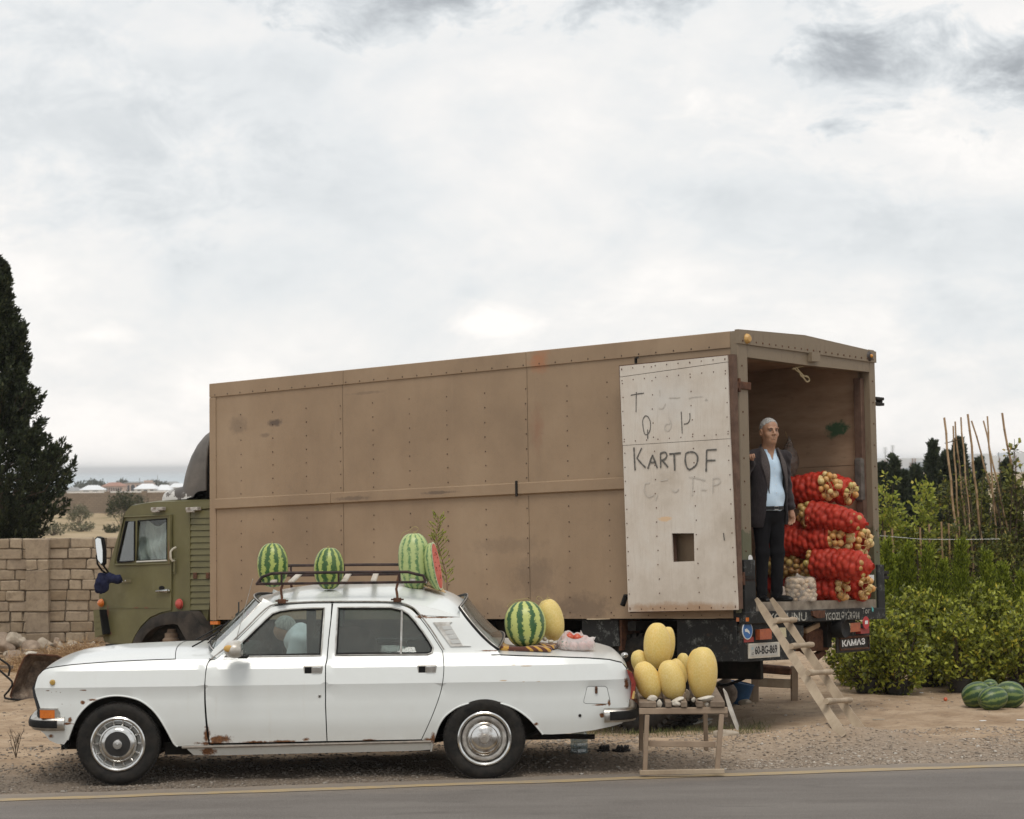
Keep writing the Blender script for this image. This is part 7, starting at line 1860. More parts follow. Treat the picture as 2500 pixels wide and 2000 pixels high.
def melon_mesh(rx,rz,egg=.0,ribs=0,ribd=.02,seed=0,seg=40,rings=28,flat=2.0):
 vs = []; fs = []; r = random.Random(seed); a0 = r.random() * 6
 for i in range(rings + 1):
  t_ = math.pi * i / rings; z = math.cos(t_); s = (1 - abs(z) ** flat) ** (1 / flat) if abs(z) < 1 else 0
  for k in range(seg):
   p = 2 * math.pi * k / seg; q = rx * s * (1 - egg * z) * (1 + (ribd * (abs(math.cos(p * ribs / 2 + a0)) - .6) if ribs else 0)) * (1 + .012 * math.sin(3 * p + a0 + z * 2))
   vs.append((q * math.cos(p),q * math.sin(p),rz * z - (.010 * math.exp(-(s / .22) ** 2) * (1 if z > 0 else -1))))
 for i in range(rings):
  for k in range(seg): k2 = (k + 1) % seg; fs.append((i * seg + k,(i + 1) * seg + k,(i + 1) * seg + k2,i * seg + k2))
 mb = MB(); mb.add(vs,fs); me = mb.mesh('melon',60); return me
def stalk(par,z,seed=0,l=.05):
 r = random.Random(seed); q = MB(); pts = [Vector((0,0,z - .012))]
 for k in range(5): pts.append(pts[-1] + Vector((r.uniform(-1,1),r.uniform(-1,1),.7 - k * .25)) * l / 4)
 q.tube(spline(pts,3),.0032,5); q.build('stalk',pbr('dry_stalk',(.33,.26,.12),rough=.9),par)
def place_melon(name,pos,rx,rz,mat,label,cat,tilt=(0,0),group=None,egg=0.,ribs=0,seed=0,yaw=None,ribd=.02,flat=2.0,st=True):
 me = melon_mesh(rx,rz,egg,ribs,ribd,seed,flat=flat); o = link(name,me,mat); o.location = pos
 o.rotation_euler = (Matrix.Rotation(rad(tilt[0]),3,'Y') @ Matrix.Rotation(rad(tilt[1]),3,'X') @ Matrix.Rotation(yaw if yaw is not None else seed * 1.3,3,'Z')).to_euler()
 tag(o,label,cat,group)
 if st: stalk(o,rz,seed)
 return o
def on_car(px,py,v): return CF.M @ CF.tr(px,py,v)
sc_ = lambda p: F / (p.y)
GW = 'watermelons displayed on the car roof'
p = on_car(666,1380,.55); place_melon('watermelon',p,37.5 / sc_(p),55 / sc_(p),WM_A,'dark striped watermelon at the front of the roof rack, with a tiny pink scar','watermelon',(0,0),GW,seed=1,flat=2.25)
p = on_car(803.5,1388,.50); place_melon('watermelon',p,36.5 / sc_(p),52 / sc_(p),WM_A,'dark striped watermelon in the middle of the roof rack','watermelon',(1,0),GW,seed=2,flat=2.2)
p = on_car(1012,1371,.62); place_melon('watermelon',p,39.5 / sc_(p),70 / sc_(p),WM_B,'tall pale netted watermelon at the back of the roof rack','watermelon',(-2,0),GW,seed=3,flat=2.5)
p = on_car(1067,1382,.52)
rx,rz = .098,60 / sc_(p)
full = melon_mesh(rx,rz,0,0,.0,4,48,30,2.3)
V = [v.co.copy() for v in full.vertices]; seg = 48
half = MB(); V2 = [Vector((min(v.x,0.0),v.y,v.z)) for v in V]; half.add(V2,[tuple(f.vertices) for f in full.polygons if min(V[i].x for i in f.vertices) < -1e-4])
root = empty('halved_watermelon',p,label='halved watermelon showing red flesh, behind the pale one on the car roof',cat='watermelon')
root.rotation_euler = (0,rad(-10),rad(-14))
half.build('rind',WM_B,root,60)
def face(k,x,mt,nm_):
 q = MB(); pts = [(x,rx * k[0] * math.copysign(abs(math.cos(a)) ** (2 / 2.3),math.cos(a)),rz * k[1] * math.copysign(abs(math.sin(a)) ** (2 / 2.3),math.sin(a))) for a in [i * math.pi / 24 for i in range(48)]]; q.add(pts + [(x + .004,0,0)],[(i,(i + 1) % 48,48) for i in range(48)]); return q.build(nm_,mt,root,60)
face((.995,.995),.0,pbr('pale_rind_edge',(.62,.62,.42),rough=.4),'rind_edge')
t = NT('watermelon_flesh'); t.set(col=t.ramp(t.noise(26,5,.65,t.map((1,1,.5))),[(.3,(.52,.045,.022)),(.7,(.64,.085,.04))]),rough=.3,coat=.3); fl_ = t.m
fo_ = face((.88,.92),.003,fl_,'flesh')
q = MB()
for k in range(16): a = rnd.uniform(0,6.28); q.ball((.0065,rx * .45 * math.cos(a),rz * .55 * math.sin(a)),.0042,6,4,(.5,.7,1.3))
q.build('seeds',pbr('melon_seed',(.03,.015,.01),rough=.4),fo_)
cp_ = [on_car(*q_,v) for q_,v in (((1035,1432),.50),((1038,1428),.75),((1076,1430),.75),((1088,1448),.50))]
q = MB(); q.add([c - Vector((0,0,.0)) for c in cp_] + [c + Vector((0,0,.006)) for c in cp_],[(3,2,1,0),(4,5,6,7),(0,1,5,4),(1,2,6,5),(2,3,7,6),(3,0,4,7)]); tag(q.build('cardboard_piece',pbr('cardboard',(.42,.28,.14),(.5,.35,.19),10,rough=.9)),'tan cardboard piece under the halved watermelon','cardboard')
q = MB(); A = on_car(1092,1442,1.1); pts = [A,on_car(1088,1400,1.15),on_car(1072,1340,1.2),on_car(1066,1310,1.2),on_car(1071,1268,1.2)]
sp = spline(pts,6); q.tube([s - A for s in sp],[.006 - .005 * i / len(sp) for i in range(len(sp))],5); root = empty('green_sprig',A,label='feathery green sprig standing behind the halved watermelon',cat='sprig');
P = []; D = []
for i in range(3,len(sp)):
 for s in (-1,1):
  b = sp[i] - A; e = b + Vector((s * rnd.uniform(.03,.075),rnd.uniform(-.03,.03),rnd.uniform(.03,.07))); q.tube([b,e],.0016,3)
  for k in range(12): t_ = rnd.random(); P.append(b.lerp(e,t_)); D.append((e - b).normalized() + Vector((rnd.uniform(-.5,.5),rnd.uniform(-.5,.5),rnd.uniform(0,.8))))
q.build('stem',pbr('red_stem',(.14,.07,.04),rough=.8),root); P = np.array([v[:] for v in P]); D = np.array([v[:] for v in D]); crown('leaves',P,D,.022 + .014 * nr.rand(len(P)),THUJA,root,w=.2,seed=3)
zb_ = bl[len(bl) // 2][1]
t = NT('patterned_blanket'); o = t.xyz()
wv = t.N.new('ShaderNodeTexWave'); wv.wave_type = 'BANDS'; wv.bands_direction = 'DIAGONAL'; wv.inputs['Scale'].default_value = 9; wv.inputs['Distortion'].default_value = .6; t.ln(t.P,wv.inputs['Vector'])
ck = t.voro(16,feat='F1',out='Distance'); pm_ = t.math('MULTIPLY',t.math('GREATER_THAN',wv.outputs['Fac'],.62),t.math('GREATER_THAN',t.noise(8,2,.5),.50))
endb = t.math('LESS_THAN',o[0],-.13); pm_ = t.math('MAXIMUM',pm_,t.math('MULTIPLY',endb,t.math('GREATER_THAN',t.noise(14,2),.44)))
t.set(col=t.mix(pm_,(.10,.032,.020),(.52,.29,.055)),rough=.95,sheen=.3); t.bump(t.noise(160,3),.4,.002); BLK_ = t.m
def blanket_f(X,Y,Z):
 top = .030 + .008 * np.sin(X * 22) + .006 * vnoise(X * 9,Y * 9,0,3)
 d1 = np.maximum(np.maximum(np.abs(X) - .195,np.abs(Y + .03) - .12),np.maximum(Z - top,-Z + .002))
 d2 = np.maximum(np.maximum(np.abs(X - .10 - Y * .25) - .12,np.abs(Y - .10) - .10),np.maximum(Z - top - .012,-Z + .004))
 lip = sd_caps(X,Y,Z,(-.19,-.12,.022),(-.19,.08,.040),.020); lip2 = sd_caps(X,Y,Z,(-.18,-.14,.020),(.19,-.145,.012),.017)
 return smin(smin(smin(d1,d2,.02),lip,.015),lip2,.012)
P_,Q_ = surfnet(blanket_f,np.linspace(-.25,.30,80),np.linspace(-.19,.24,60),np.linspace(-.02,.09,22))
o = link('blanket',np_mesh('blanket',P_,Q_,True),BLK_); bp_ = on_car(1283,1592,.52); lid = CF.tr(1283,1592,.52)
def lid_z(x,y): s = -1 + 2 * (y - .06) / (CW - .12); return interp(bl,x) + .006 + interp([(bx0,.035),(bx1 - .5,.03),(bx1 - .12,.03),(bx1,.02)],x) * (1 - abs(s) ** 3.5)
bx_c = lid.x - .005; by_c = .36
o.matrix_world = CF.M @ Matrix.Translation(Vector((bx_c,by_c,lid_z(bx_c,by_c) - .004))) @ Matrix.Rotation(rad(-4),4,'Z') @ Matrix.Rotation(rad(1),4,'Y'); tag(o,'folded brown and yellow patterned blanket under the melons on the boot','blanket')
p = on_car(1282,1524,.36); place_melon('watermelon',p,50.5 / sc_(p),57.5 / sc_(p),WM_C,'big boldly striped watermelon on the blanket on the car boot','watermelon',(-3,-6),seed=6,yaw=.7,flat=2.15)
def dry_vine(origin,pts,label):
 q = MB(); q.tube(spline([Vector(p_) for p_ in pts],6),.0024,4); o = q.build('dry_tendril',pbr('dry_stalk')); o.location = origin; tag(o,label,'tendril')
dry_vine(on_car(1278,1468,.36),[(0,0,-.005),(-.05,0,.015),(-.10,.01,-.01),(-.13,0,-.04),(-.10,0,-.03),(-.04,.0,.01),(.03,0,.02),(.06,0,.0)],'curled dry tendril on top of the striped watermelon on the boot')
dry_vine(on_car(1012,1301,.62),[(0,0,-.005),(.03,0,.03),(.0,0,.05),(-.04,.0,.02),(-.09,0,.0),(-.11,0,-.04)],'dry tendril on top of the tall pale watermelon')
dry_vine(on_car(1325,1462,.55),[(.0,0,-.01),(-.03,0,.02),(-.05,0,.0),(-.02,0,-.02),(.03,0,.0),(.04,0,.03)],'dry tendril at the tip of the long yellow melon on the boot')
p = on_car(1345,1514,.60); place_melon('yellow_melon',p,31.5 / sc_(p),53 / sc_(p),YM,'long orange-yellow melon behind the striped watermelon on the boot','melon',(-12,0),seed=7,flat=2.1)
for (px,py,v,r) in ((1329,1560,.45,.022),(1345,1567,.42,.02)):
 o = link('pebble',rock_mesh(r,(1.2,.8,.9),px),WHITE_ROCK); o.location = on_car(px,py,v); tag(o,'small pale stone wedging the long yellow melon, %s' % ('upper one' if px < 1340 else 'lower one'),'stone')
bc = on_car(1405,1576,.42); bl_c = CF.Mi @ bc; zl = lid_z(bl_c.x,bl_c.y); bagM = CF.M @ Matrix.Translation(Vector((bl_c.x,bl_c.y,zl)))
fruit = [(-.085,-.035,.045),(-.02,-.055,.040),(.05,-.05,.040),(.105,-.02,.042),(-.10,.04,.05),(-.03,.03,.045),(.04,.04,.05),(.11,.05,.045),(-.045,-.01,.105),(.012,-.02,.100),(.07,.0,.085),(-.08,.01,.095),(.02,.05,.10),(-.055,.045,.115)]
def bag_f(X,Y,Z):
 d = None
 for i,(a,b,c) in enumerate(fruit[:8]):
  e = np.sqrt((X - a) ** 2 + (Y - b) ** 2 + (Z - c) ** 2) - .046; d = e if d is None else smin(d,e,.03)
 for (a,b,c) in fruit[8:]: d = smin(d,np.sqrt((X - a) ** 2 + (Y - b) ** 2 + (Z - c) ** 2) - .036,.025)
 d = smin(d,sd_caps(X,Y,Z,(-.05,.02,.11),(-.075,.03,.145),.02,.004),.02)
 d = smin(d,sd_caps(X,Y,Z,(.055,.03,.09),(.045,.03,.150),.018,.003),.02); d = smin(d,sd_caps(X,Y,Z,(.10,.02,.07),(.16,.0,.10),.02,.004),.03)
 d = d + .004 * vnoise(X * 45,Y * 45,Z * 30,5) + .003 * vnoise(X * 90 + Z * 60,Y * 60,Z * 40,6)
 cut = np.sqrt(((X - .0) / .075) ** 2 + ((Y + .03) / .075) ** 2 + ((Z - .135) / .045) ** 2) - 1
 return np.maximum(np.maximum(d,-Z + .002),-cut * .05)
P_,Q_ = surfnet(bag_f,np.linspace(-.17,.19,90),np.linspace(-.13,.13,66),np.linspace(-.01,.17,46))
t = NT('thin_white_plastic'); t.set(rough=.3,spec=.5)
prt = t.math('MULTIPLY',t.math('GREATER_THAN',t.noise(60,2,.5),.60),t.spot((-.10,-.06,.06),(.06,.1,.06),None,2)); t.set(col=t.mix(prt,(.80,.78,.76),(.10,.36,.30)))
trn = t.N.new('ShaderNodeBsdfTransparent'); tl_ = t.N.new('ShaderNodeBsdfTranslucent'); tl_.inputs[0].default_value = (.8,.75,.72,1); m1 = t.N.new('ShaderNodeMixShader'); m1.inputs[0].default_value = .35; t.ln(t.b.outputs[0],m1.inputs[1]); t.ln(tl_.outputs[0],m1.inputs[2])
m2_ = t.N.new('ShaderNodeMixShader'); t.ln(t.math('ADD',.16,t.math('MULTIPLY',t.noise(12,4),.25)),m2_.inputs[0]); t.ln(m1.outputs[0],m2_.inputs[1]); t.ln(trn.outputs[0],m2_.inputs[2]); t.ln(m2_.outputs[0],t.out.inputs['Surface'])
o = link('plastic_bag',np_mesh('plastic_bag',P_,Q_,True),t.m); o.matrix_world = bagM; tag(o,'crumpled white plastic bag of tomatoes lying on the car boot','plastic bag')
TOM = pbr('tomato_skin',(.46,.055,.03),(.60,.16,.05),8,rough=.25,lo=.4,hi=.6)
tm_me = None
for i,(a,b,c) in enumerate(fruit):
 q = MB(); q.ball((0,0,0),.039 if i < 8 else .033,16,10,(1,1,.86));
 if tm_me is None: tm_me = q.mesh('tomato',60)
 o = link('tomato',tm_me,TOM); o.matrix_world = bagM @ Matrix.Translation(Vector((a,b,c))) @ Matrix.Rotation(i * 1.1,4,'Z') @ Matrix.Diagonal(Vector((.92,.92,.92,1)) if i < 8 else Vector((.88,.88,.88,1)))
 tag(o,{8: 'leftmost red tomato showing at the mouth of the plastic bag',9: 'middle red tomato showing at the mouth of the plastic bag',10: 'right-hand red tomato showing at the mouth of the plastic bag'}.get(i,'tomato hidden inside the plastic bag on the boot'),'tomato','tomatoes in the plastic bag on the boot')
# ------------------------------------------------------------------ table with yellow melons
def Tz(x,y): return (1500 + x / 3.317,1430 + y / 3.317)
TY = 17.22
def ty(x,y,Y=TY): return at_y(*Tz(x,y),Y)
WOODT = pbr('weathered_wood',(.13,.092,.064),(.25,.19,.135),7,rough=.88,bump=.5,bscale=40,stretch=(1,.15,1))
WOODF = pbr('weathered_frame_wood',(.22,.155,.105),(.36,.27,.19),8,rough=.85,bump=.4,bscale=40,stretch=(.3,1,.3))
WOODX = pbr('pale_ladder_wood',(.27,.205,.14),(.43,.345,.245),9,rough=.85,bump=.5,bscale=40,stretch=(.5,.5,.25))
t0 = ty(560,1500); t0.z = ground(t0.x,TY)
table = empty('melon_table',(t0.x,TY,t0.z),label='rough wooden slatted table carrying the yellow melons beside the car',cat='table')
def L_(p): return p - Vector((t0.x,TY,t0.z))
ztop_ = L_(ty(300,940)).z; zr_t = L_(ty(300,990)).z; zr_b = L_(ty(300,1040)).z
DEEP = 1.25
for (a,b) in ((200,338),(412,462),(537,588),(662,715),(775,892)):
 x0,x1 = L_(ty(a,940)).x,L_(ty(b,940)).x; q = MB(); q.bbox((x0,-.03,zr_t + .004),(x1,DEEP + rnd.uniform(-.05,.05),ztop_),.005,Matrix.Rotation(rad(-2.0),4,'Z')); q.build('slat',WOODT,table)
for yy in (0,DEEP - .1):
 x0,x1 = L_(ty(200,1000)).x,L_(ty(916,1000)).x; q = MB(); q.bbox((x0,yy - .02,zr_b),(x1,yy + .025,zr_t),.004); q.build('cross_rail',WOODF,table)
def leg(pts,y0,y1=None,w=.035):
 a,b = L_(ty(*pts[0])),L_(ty(*pts[1])); a.y = y0; b.y = y0 if y1 is None else y1; q = MB(); q.bar(a,b,w,w * 1.1,.004,up=(0,1,0)); q.build('leg',WOODF,table)
leg(((265,1045),(247,1500)),.0); leg(((868,1040),(832,1490)),.0,None,.038)
leg(((290,1045),(285,1490)),DEEP - .1); leg(((835,1042),(850,1490)),DEEP - .1)
q = MB(); a,b = L_(ty(278,1282)),L_(ty(822,1290)); q.bar(a + Vector((0,.03,0)),b + Vector((0,.03,0)),.02,.045,.003); q.build('stretcher',WOODF,table)
q = MB(); a,b = L_(ty(285,1320)),L_(ty(822,1326)); q.bar(a + Vector((0,DEEP - .06,.16)),b + Vector((0,DEEP - .06,.16)),.02,.05,.003); q.build('stretcher',WOODT,table)
q = MB(); a,b = L_(ty(203,1511)),L_(ty(888,1498)); q.bar(a + Vector((0,-.02,.0)),b + Vector((0,-.02,.0)),.04,.035,.003); q.build('foot_rail',WOODX,table)
q = MB(); a,b = L_(ty(870,1060)),L_(ty(925,1055)); q.bar(a + Vector((0,.1,0)),b + Vector((0,.1,0)),.035,.04,.003); q.build('block',WOODT,table)
G_ = 'yellow melons piled on the wooden table'
YL = [
 (348,488,110,192,0,17.98,'tallest yellow melon standing upright on top of the pile',12),(428,478,62,150,5,18.2,'narrow yellow melon peeping out right behind the tallest one',10),
 (268,768,104,163,-20,17.68,'yellow melon leaning left at the front left corner of the table',0),(462,762,108,166,-13,17.68,'greenish yellow melon leaning left in the middle front',0),(715,708,121,216,1,17.70,'big pale yellow melon standing upright at the front right',0),
 (215,625,74,110,-22,18.05,'small bright yellow melon behind the front left one',0),(520,695,62,112,-22,17.98,'yellow melon squeezed behind the greenish one',0),(552,640,56,98,5,18.15,'yellow melon with a pale stem end at the back of the pile',0),(655,625,66,118,12,17.98,'yellow melon leaning behind the big upright one',0)]
for i,(x,y,rw,rh,tl_,Y,lb,rb_) in enumerate(YL):
 Y -= .22; p = ty(x,y,Y); s = F / Y * 3.317; rr_ = rw / s
 place_melon('yellow_melon',p,rr_,rh / s,YM,lb,'melon',(tl_,4),G_,egg=.05 if i in (2,3) else (-.03 if i == 4 else .02),ribs=rb_,ribd=.05,seed=20 + i,flat=2.1,st=False)
for i,(x,y,rx_,rz_,Y,lb) in enumerate([(300,915,45,24,17.50,'chalky wedge stone under the front left melon'),(368,955,24,34,17.47,'slanting chalky stone in the gap beside the first slat'),(512,925,58,20,17.50,'flat chalky stone under the greenish melon'),(505,958,42,24,17.45,'chalky stone hanging in the gap between two slats'),(737,918,70,24,17.48,'long white wedge stone under the big upright melon'),(642,922,18,20,17.6,'small pale stone behind the table edge'),(596,880,20,50,17.85,'brownish stone between the melons'),(748,965,22,18,17.47,'pale wood chip in the gap under the white stone')]):
 Y -= .22; p = ty(x,y,Y); s = F / Y * 3.317; o = link('wedge_stone',rock_mesh(rx_ / s * 1.1,(1,.7,rz_ / rx_ * 1.1),70 + i,12),WHITE_ROCK if i != 6 else LIME); o.location = p; o.rotation_euler = (0,rad(rnd.uniform(-12,12)),0); tag(o,lb,'stone','stones wedging the yellow melons')
pts = [(878,835),(905,870),(1000,1135),(1000,1172),(986,1166),(925,1010)]
P = [ty(x,y,17.7 + .25 * (1 - (y - 835) / 340)) for x,y in pts]; q = MB(); n = len(P); q.add(P + [p + Vector((.012,.05,0)) for p in P],[tuple(range(n)),tuple(range(2 * n - 1,n - 1,-1))] + [(i,i + n,(i + 1) % n + n,(i + 1) % n) for i in range(n)])
tag(q.build('leaning_board',pbr('grey_board',(.28,.25,.21),(.42,.39,.34),10,rough=.9,bump=.4)),'thin grey board leaning against the right end of the table','board')
# ------------------------------------------------------------------ ladder
def TQ(x,y): return Tz(x,y)
fl = [on_ground(*TQ(1852,1232)),on_ground(*TQ(2022,1208))]
tpz = [tx(*TQ(1152,112),.06),tx(*TQ(1278,116),.06)]
tpz = [TM @ p for p in tpz]
lad = empty('ladder',tuple(fl[0]),label='home-made wooden ladder leaning against the tail of the lorry',cat='ladder')
rails = []
for k in (0,1):
 a,b = tpz[k] - fl[0],fl[k] - fl[0]; d = (a - b).normalized(); side = Vector((.77,-.64,0)); side = (fl[1] - fl[0]).normalized()
 rows = []; m = 14
 nrm = d.cross(side).normalized()
 for j in range(m + 1):
  u = j / m; c = b.lerp(a,u); wd = .082 - .018 * u + .006 * math.sin(j * 1.7 + k); th = .034
  if j == m: wd *= .55
  if j == 0: pass
  if j == m: c = c + d * .02
  rows.append([c + nrm * wd / 2 + side * th / 2,c - nrm * wd / 2 + side * th / 2,c - nrm * wd / 2 - side * th / 2,c + nrm * wd / 2 - side * th / 2])
 q = MB(); q.grid(rows,closed=True); q.f.append((0,1,2,3)); q.f.append(tuple(4 * m + i for i in (3,2,1,0))); q.build('rail',WOODX,lad,30); rails.append((a,b,nrm))
for (x0,x1,y) in ((1268,1452,303),(1408,1590,505),(1546,1746,722),(1690,1898,954)):
 A = []
 for k,x in ((0,x0 + 35),(1,x1 - 30)):
  a,b,nrm = rails[k]; d_ = ray(*TQ(x,y)); o_ = CAM - fl[0]
  w0 = b - o_; u_ = a - b; aa = u_.dot(u_); bb_ = u_.dot(d_); cc_ = d_.dot(d_); dd_ = u_.dot(w0); ee = d_.dot(w0); s_ = (bb_ * ee - cc_ * dd_) / (aa * cc_ - bb_ * bb_); A.append(b + u_ * s_)
 n_ = -rails[0][2] if rails[0][2].y > 0 else rails[0][2]
 p0_,p1_ = A[0] + n_ * .06,A[1] + n_ * .06; dd_ = (p1_ - p0_); p0_ = p0_ - dd_ * .14; p1_ = p1_ + dd_ * .12
 q = MB(); pts = [p0_.lerp(p1_,k / 6) for k in range(7)]; q.tube(pts,[.026,.030,.024,.022,.023,.029,.025],8); q.build('rung',WOODX,lad,50)
# ------------------------------------------------------------------ under and behind
def G(px,py): return on_ground(px,py)
q = MB(); rj = .072
jp = G(1414,1838); q.lathe([(0,.0),(rj,.004),(rj,.03),(rj * .95,.04),(rj,.05),(rj,.08),(rj * .95,.09),(rj,.10),(rj,.15),(rj * .7,.185),(.022,.205),(.022,.225)],24); root = empty('water_bottle',jp,label='clear five-litre water bottle standing on the ground behind the rear wheel',cat='bottle')
t = NT('bottle_plastic'); g = t.N.new('ShaderNodeBsdfGlossy'); g.inputs['Roughness'].default_value = .1; tr_ = t.N.new('ShaderNodeBsdfTransparent'); tr_.inputs[0].default_value = (.80,.88,.90,1); df = t.N.new('ShaderNodeBsdfDiffuse'); df.inputs[0].default_value = (.38,.50,.54,1)
m1 = t.N.new('ShaderNodeMixShader'); m1.inputs[0].default_value = .30; t.ln(tr_.outputs[0],m1.inputs[1]); t.ln(df.outputs[0],m1.inputs[2]); m2_ = t.N.new('ShaderNodeMixShader'); m2_.inputs[0].default_value = .14; t.ln(m1.outputs[0],m2_.inputs[1]); t.ln(g.outputs[0],m2_.inputs[2]); t.ln(m2_.outputs[0],t.out.inputs['Surface'])
q.build('bottle_body',t.m,root,50); q = MB(); q.lathe([(.026,.205),(.026,.235),(0,.236)],16); q.build('cap',pbr('blue_cap',(.05,.15,.35),rough=.5),root)
BL_ = pbr('black_strap',(.014,.013,.013),(.03,.027,.025),20,rough=.6)
for (px,py,w_,yaw,lb) in ((1473,1836,.085,.15,'left black sandal lying on the gravel behind the car'),(1517,1836,.12,-.2,'right black sandal lying on the gravel near the table leg')):
 s = empty('sandal',G(px,py),(0,0,yaw),label=lb,cat='sandal',group='pair of black sandals')
 q = MB(); sol = [(-w_ * .5 * 1.3 * math.cos(a),.045 * math.sin(a) * (1.1 if math.cos(a) > 0 else .9)) for a in [k * math.pi / 10 for k in range(20)]]; q.prism(sol,0,.022,'z'); q.build('sole',BL_,s)
 for k in (-.6,-.15,.35,.7):
  q = MB(); x = k * w_ * .5; q.tube([(x,-.045,.015),(x + .01,-.032,.042),(x + .012,0,.052),(x + .01,.032,.042),(x,.045,.015)],.010,6); q.build('strap',BL_,s)
A = at_y(*Tz(1140,830),24.2); gz = ground(A.x,24.2); sh = empty('sawhorse',(A.x,24.2,gz),label='low wooden trestle standing under the tail of the lorry',cat='trestle')
def sl(x,y): p = at_y(*Tz(x,y),24.2); return p - Vector((A.x,24.2,gz))
for (x0,x1,y0) in ((1105,1170,650),(1424,1490,650)):
 a,b = sl((x0 + x1) / 2,y0),sl((x0 + x1) / 2,850); b.z = 0; q = MB(); q.bar(b,a,.075,.08,.006,up=(0,1,0)); q.build('leg',WOODF,sh)
a,b = sl(1165,782),sl(1430,795); q = MB(); q.bar(a,b,.05,.095,.006); q.build('crossbar',WOODX,sh)
a,b = sl(1165,668),sl(1430,690); q = MB(); q.bar(a,b,.16,.09,.02); q.build('top_beam',rust_metal,sh)
B_ = at_y(*Tz(998,790),24.0); B_.z = ground(B_.x,24.0); q = MB(); q.lathe([(.0,.0),(.10,.0),(.13,.22),(.135,.23),(.125,.235),(.095,.02)],20); o = q.build('bucket',pbr('faded_blue_plastic',(.02,.07,.16),(.03,.10,.22),8,rough=.5)); o.location = B_; o.rotation_euler = (0,rad(12),0); tag(o,'faded blue plastic bucket under the lorry tail','bucket')
B_ = at_y(*Tz(895,745),23.8);
P_,Q_ = surfnet(lambda X,Y,Z: sd_ell(X,Y,Z,(0,0,.12),(.14,.12,.15)) + .02 * vnoise(X * 14,Y * 14,Z * 14,4),np.linspace(-.2,.2,24),np.linspace(-.17,.17,20),np.linspace(-.05,.3,24))
B_.z = ground(B_.x,B_.y) + .02; o = link('bundle',np_mesh('bundle',P_,Q_,True),pbr('sacking',(.12,.09,.065),(.22,.17,.13),14,rough=.95,bump=.6)); o.location = B_; tag(o,'crumpled brown sackcloth bundle under the lorry','bundle')
q = MB(); pp = [at_y(*Tz(x,y),23.6) for x,y in ((840,800),(900,805),(980,780),(1060,745),(1110,700),(1120,650))]; q.tube(spline(pp,5),.018,6); tag(q.build('rubber_hose',black_rubber),'old black hose looping down under the lorry tail','hose')
q = MB(); q.bar(at_y(*Tz(842,738),23.5),at_y(*Tz(980,630),23.5),.02,.02); tag(q.build('stick',WOODX),'pale stick slanting up under the lorry','stick')
for (x,y,r,Y,lb) in ((1050,790,.07,23.9,'grey stone below the blue bucket'),(875,830,.05,23.3,'flat stone at the foot of the bundle'),(905,1215,.10,None,'rounded sandstone half buried behind the table'),(1100,680,.09,24.4,'pale lump of stone behind the trestle')):
 p = at_y(*Tz(x,y),Y) if Y else G(*Tz(x,y + 15)); o = link('stone',rock_mesh(r,(1.2,.8,.7),int(x)),LIME); p.z = max(ground(p.x,p.y) + r * .3,-9); o.location = p; tag(o,lb,'stone')
q = MB(); a,b = G(*Tz(580,1140)),G(*Tz(775,1092)); q.bar(a + Vector((0,0,.012)),b + Vector((0,0,.02)),.09,.015,.003); tag(q.build('plank_scrap',pbr('grey_board')),'grey plank scrap lying on the bank behind the table','plank')
q = MB(); a,b = G(*Tz(738,1145)),G(*Tz(782,1125)); q.bar(a + Vector((0,0,.01)),b + Vector((0,0,.03)),.03,.01,.002); tag(q.build('wood_chip',WHITE_ROCK),'small white wood chip beside the plank scrap','wood chip')
def Wz(x,y): return (x / 5.75,1560 + y / 5.75)
WB = on_ground(*Wz(300,858)); wb = empty('wheelbarrow',WB,label='rusty wheelbarrow tipped on its side, tray standing up, behind the car nose',cat='wheelbarrow')
def wq(x,y,dy=0): return at_y(*Wz(x,y),WB.y + dy) - WB
t = NT('rusty_tray'); t.set(col=t.mix(t.math('MULTIPLY',t.math('SUBTRACT',t.noise(9,9,.75),.42),4,clamp=True),(.07,.05,.038),t.ramp(t.noise(20,6,.7),[(.3,(.16,.105,.07)),(.7,(.30,.24,.18))])),rough=.9); t.bump(t.noise(20,7,.7),.4,.01)
out_ = [(400,215),(600,222),(800,235),(860,262),(885,320),(860,520),(800,760),(700,862),(460,862),(180,850),(145,800),(200,620),(270,420),(345,262)]
inn = [(430,275),(600,285),(775,300),(810,330),(790,500),(740,700),(650,790),(460,800),(245,790),(225,750),(270,600),(330,430),(385,310)]
A_ = [wq(x,y) for x,y in out_]; q = MB(); n = len(A_); C_ = sum(A_,Vector()) / n
B2 = [C_ + (p - C_) * .93 + Vector((0,.03,0)) for p in A_]; C2 = [C_ + (p - C_) * .62 + Vector((0,.20,0)) for p in A_]
q.grid([A_,B2,C2],closed=True); q.add(C2,[tuple(range(n))]); q.build('tray',t.m,wb,40)
q = MB(); q.tube(A_,.011,6,True); q.build('tray_rim',rust_metal,wb,50)
q = MB(); q.tube([wq(-60,240,.1),wq(10,290,.1),wq(100,350,.1),wq(128,380,.1),wq(138,430,.1),wq(118,520,.1)],.013,7); q.tube([wq(-60,400,-.05),wq(10,455,-.05),wq(130,560,-.05),wq(168,600,-.05),wq(172,650,-.05),wq(120,730,-.05),wq(62,795,-.05),wq(70,832,-.05),wq(130,845,-.05),wq(390,868,.0)],.013,7); q.build('tube_frame',black_rubber,wb,50)
q = MB(); q.bar(wq(-60,392,.2),wq(185,398,.2),.05,.035,.004); q.build('handle',WOODT,wb)
q = MB(); q.bar(wq(1175,180,3),wq(1560,150,3),.10,.05,.005); o = q.build('dark_beam',dark_metal); o.location = WB; tag(o,'dark flat beam on the ground in front of the lorry cab','beam')
o = link('stone',rock_mesh(.055,(1.4,.8,.8),33),WHITE_ROCK); o.location = WB + wq(430,205,.15); tag(o,'white lump balanced behind the top of the wheelbarrow tray','stone')
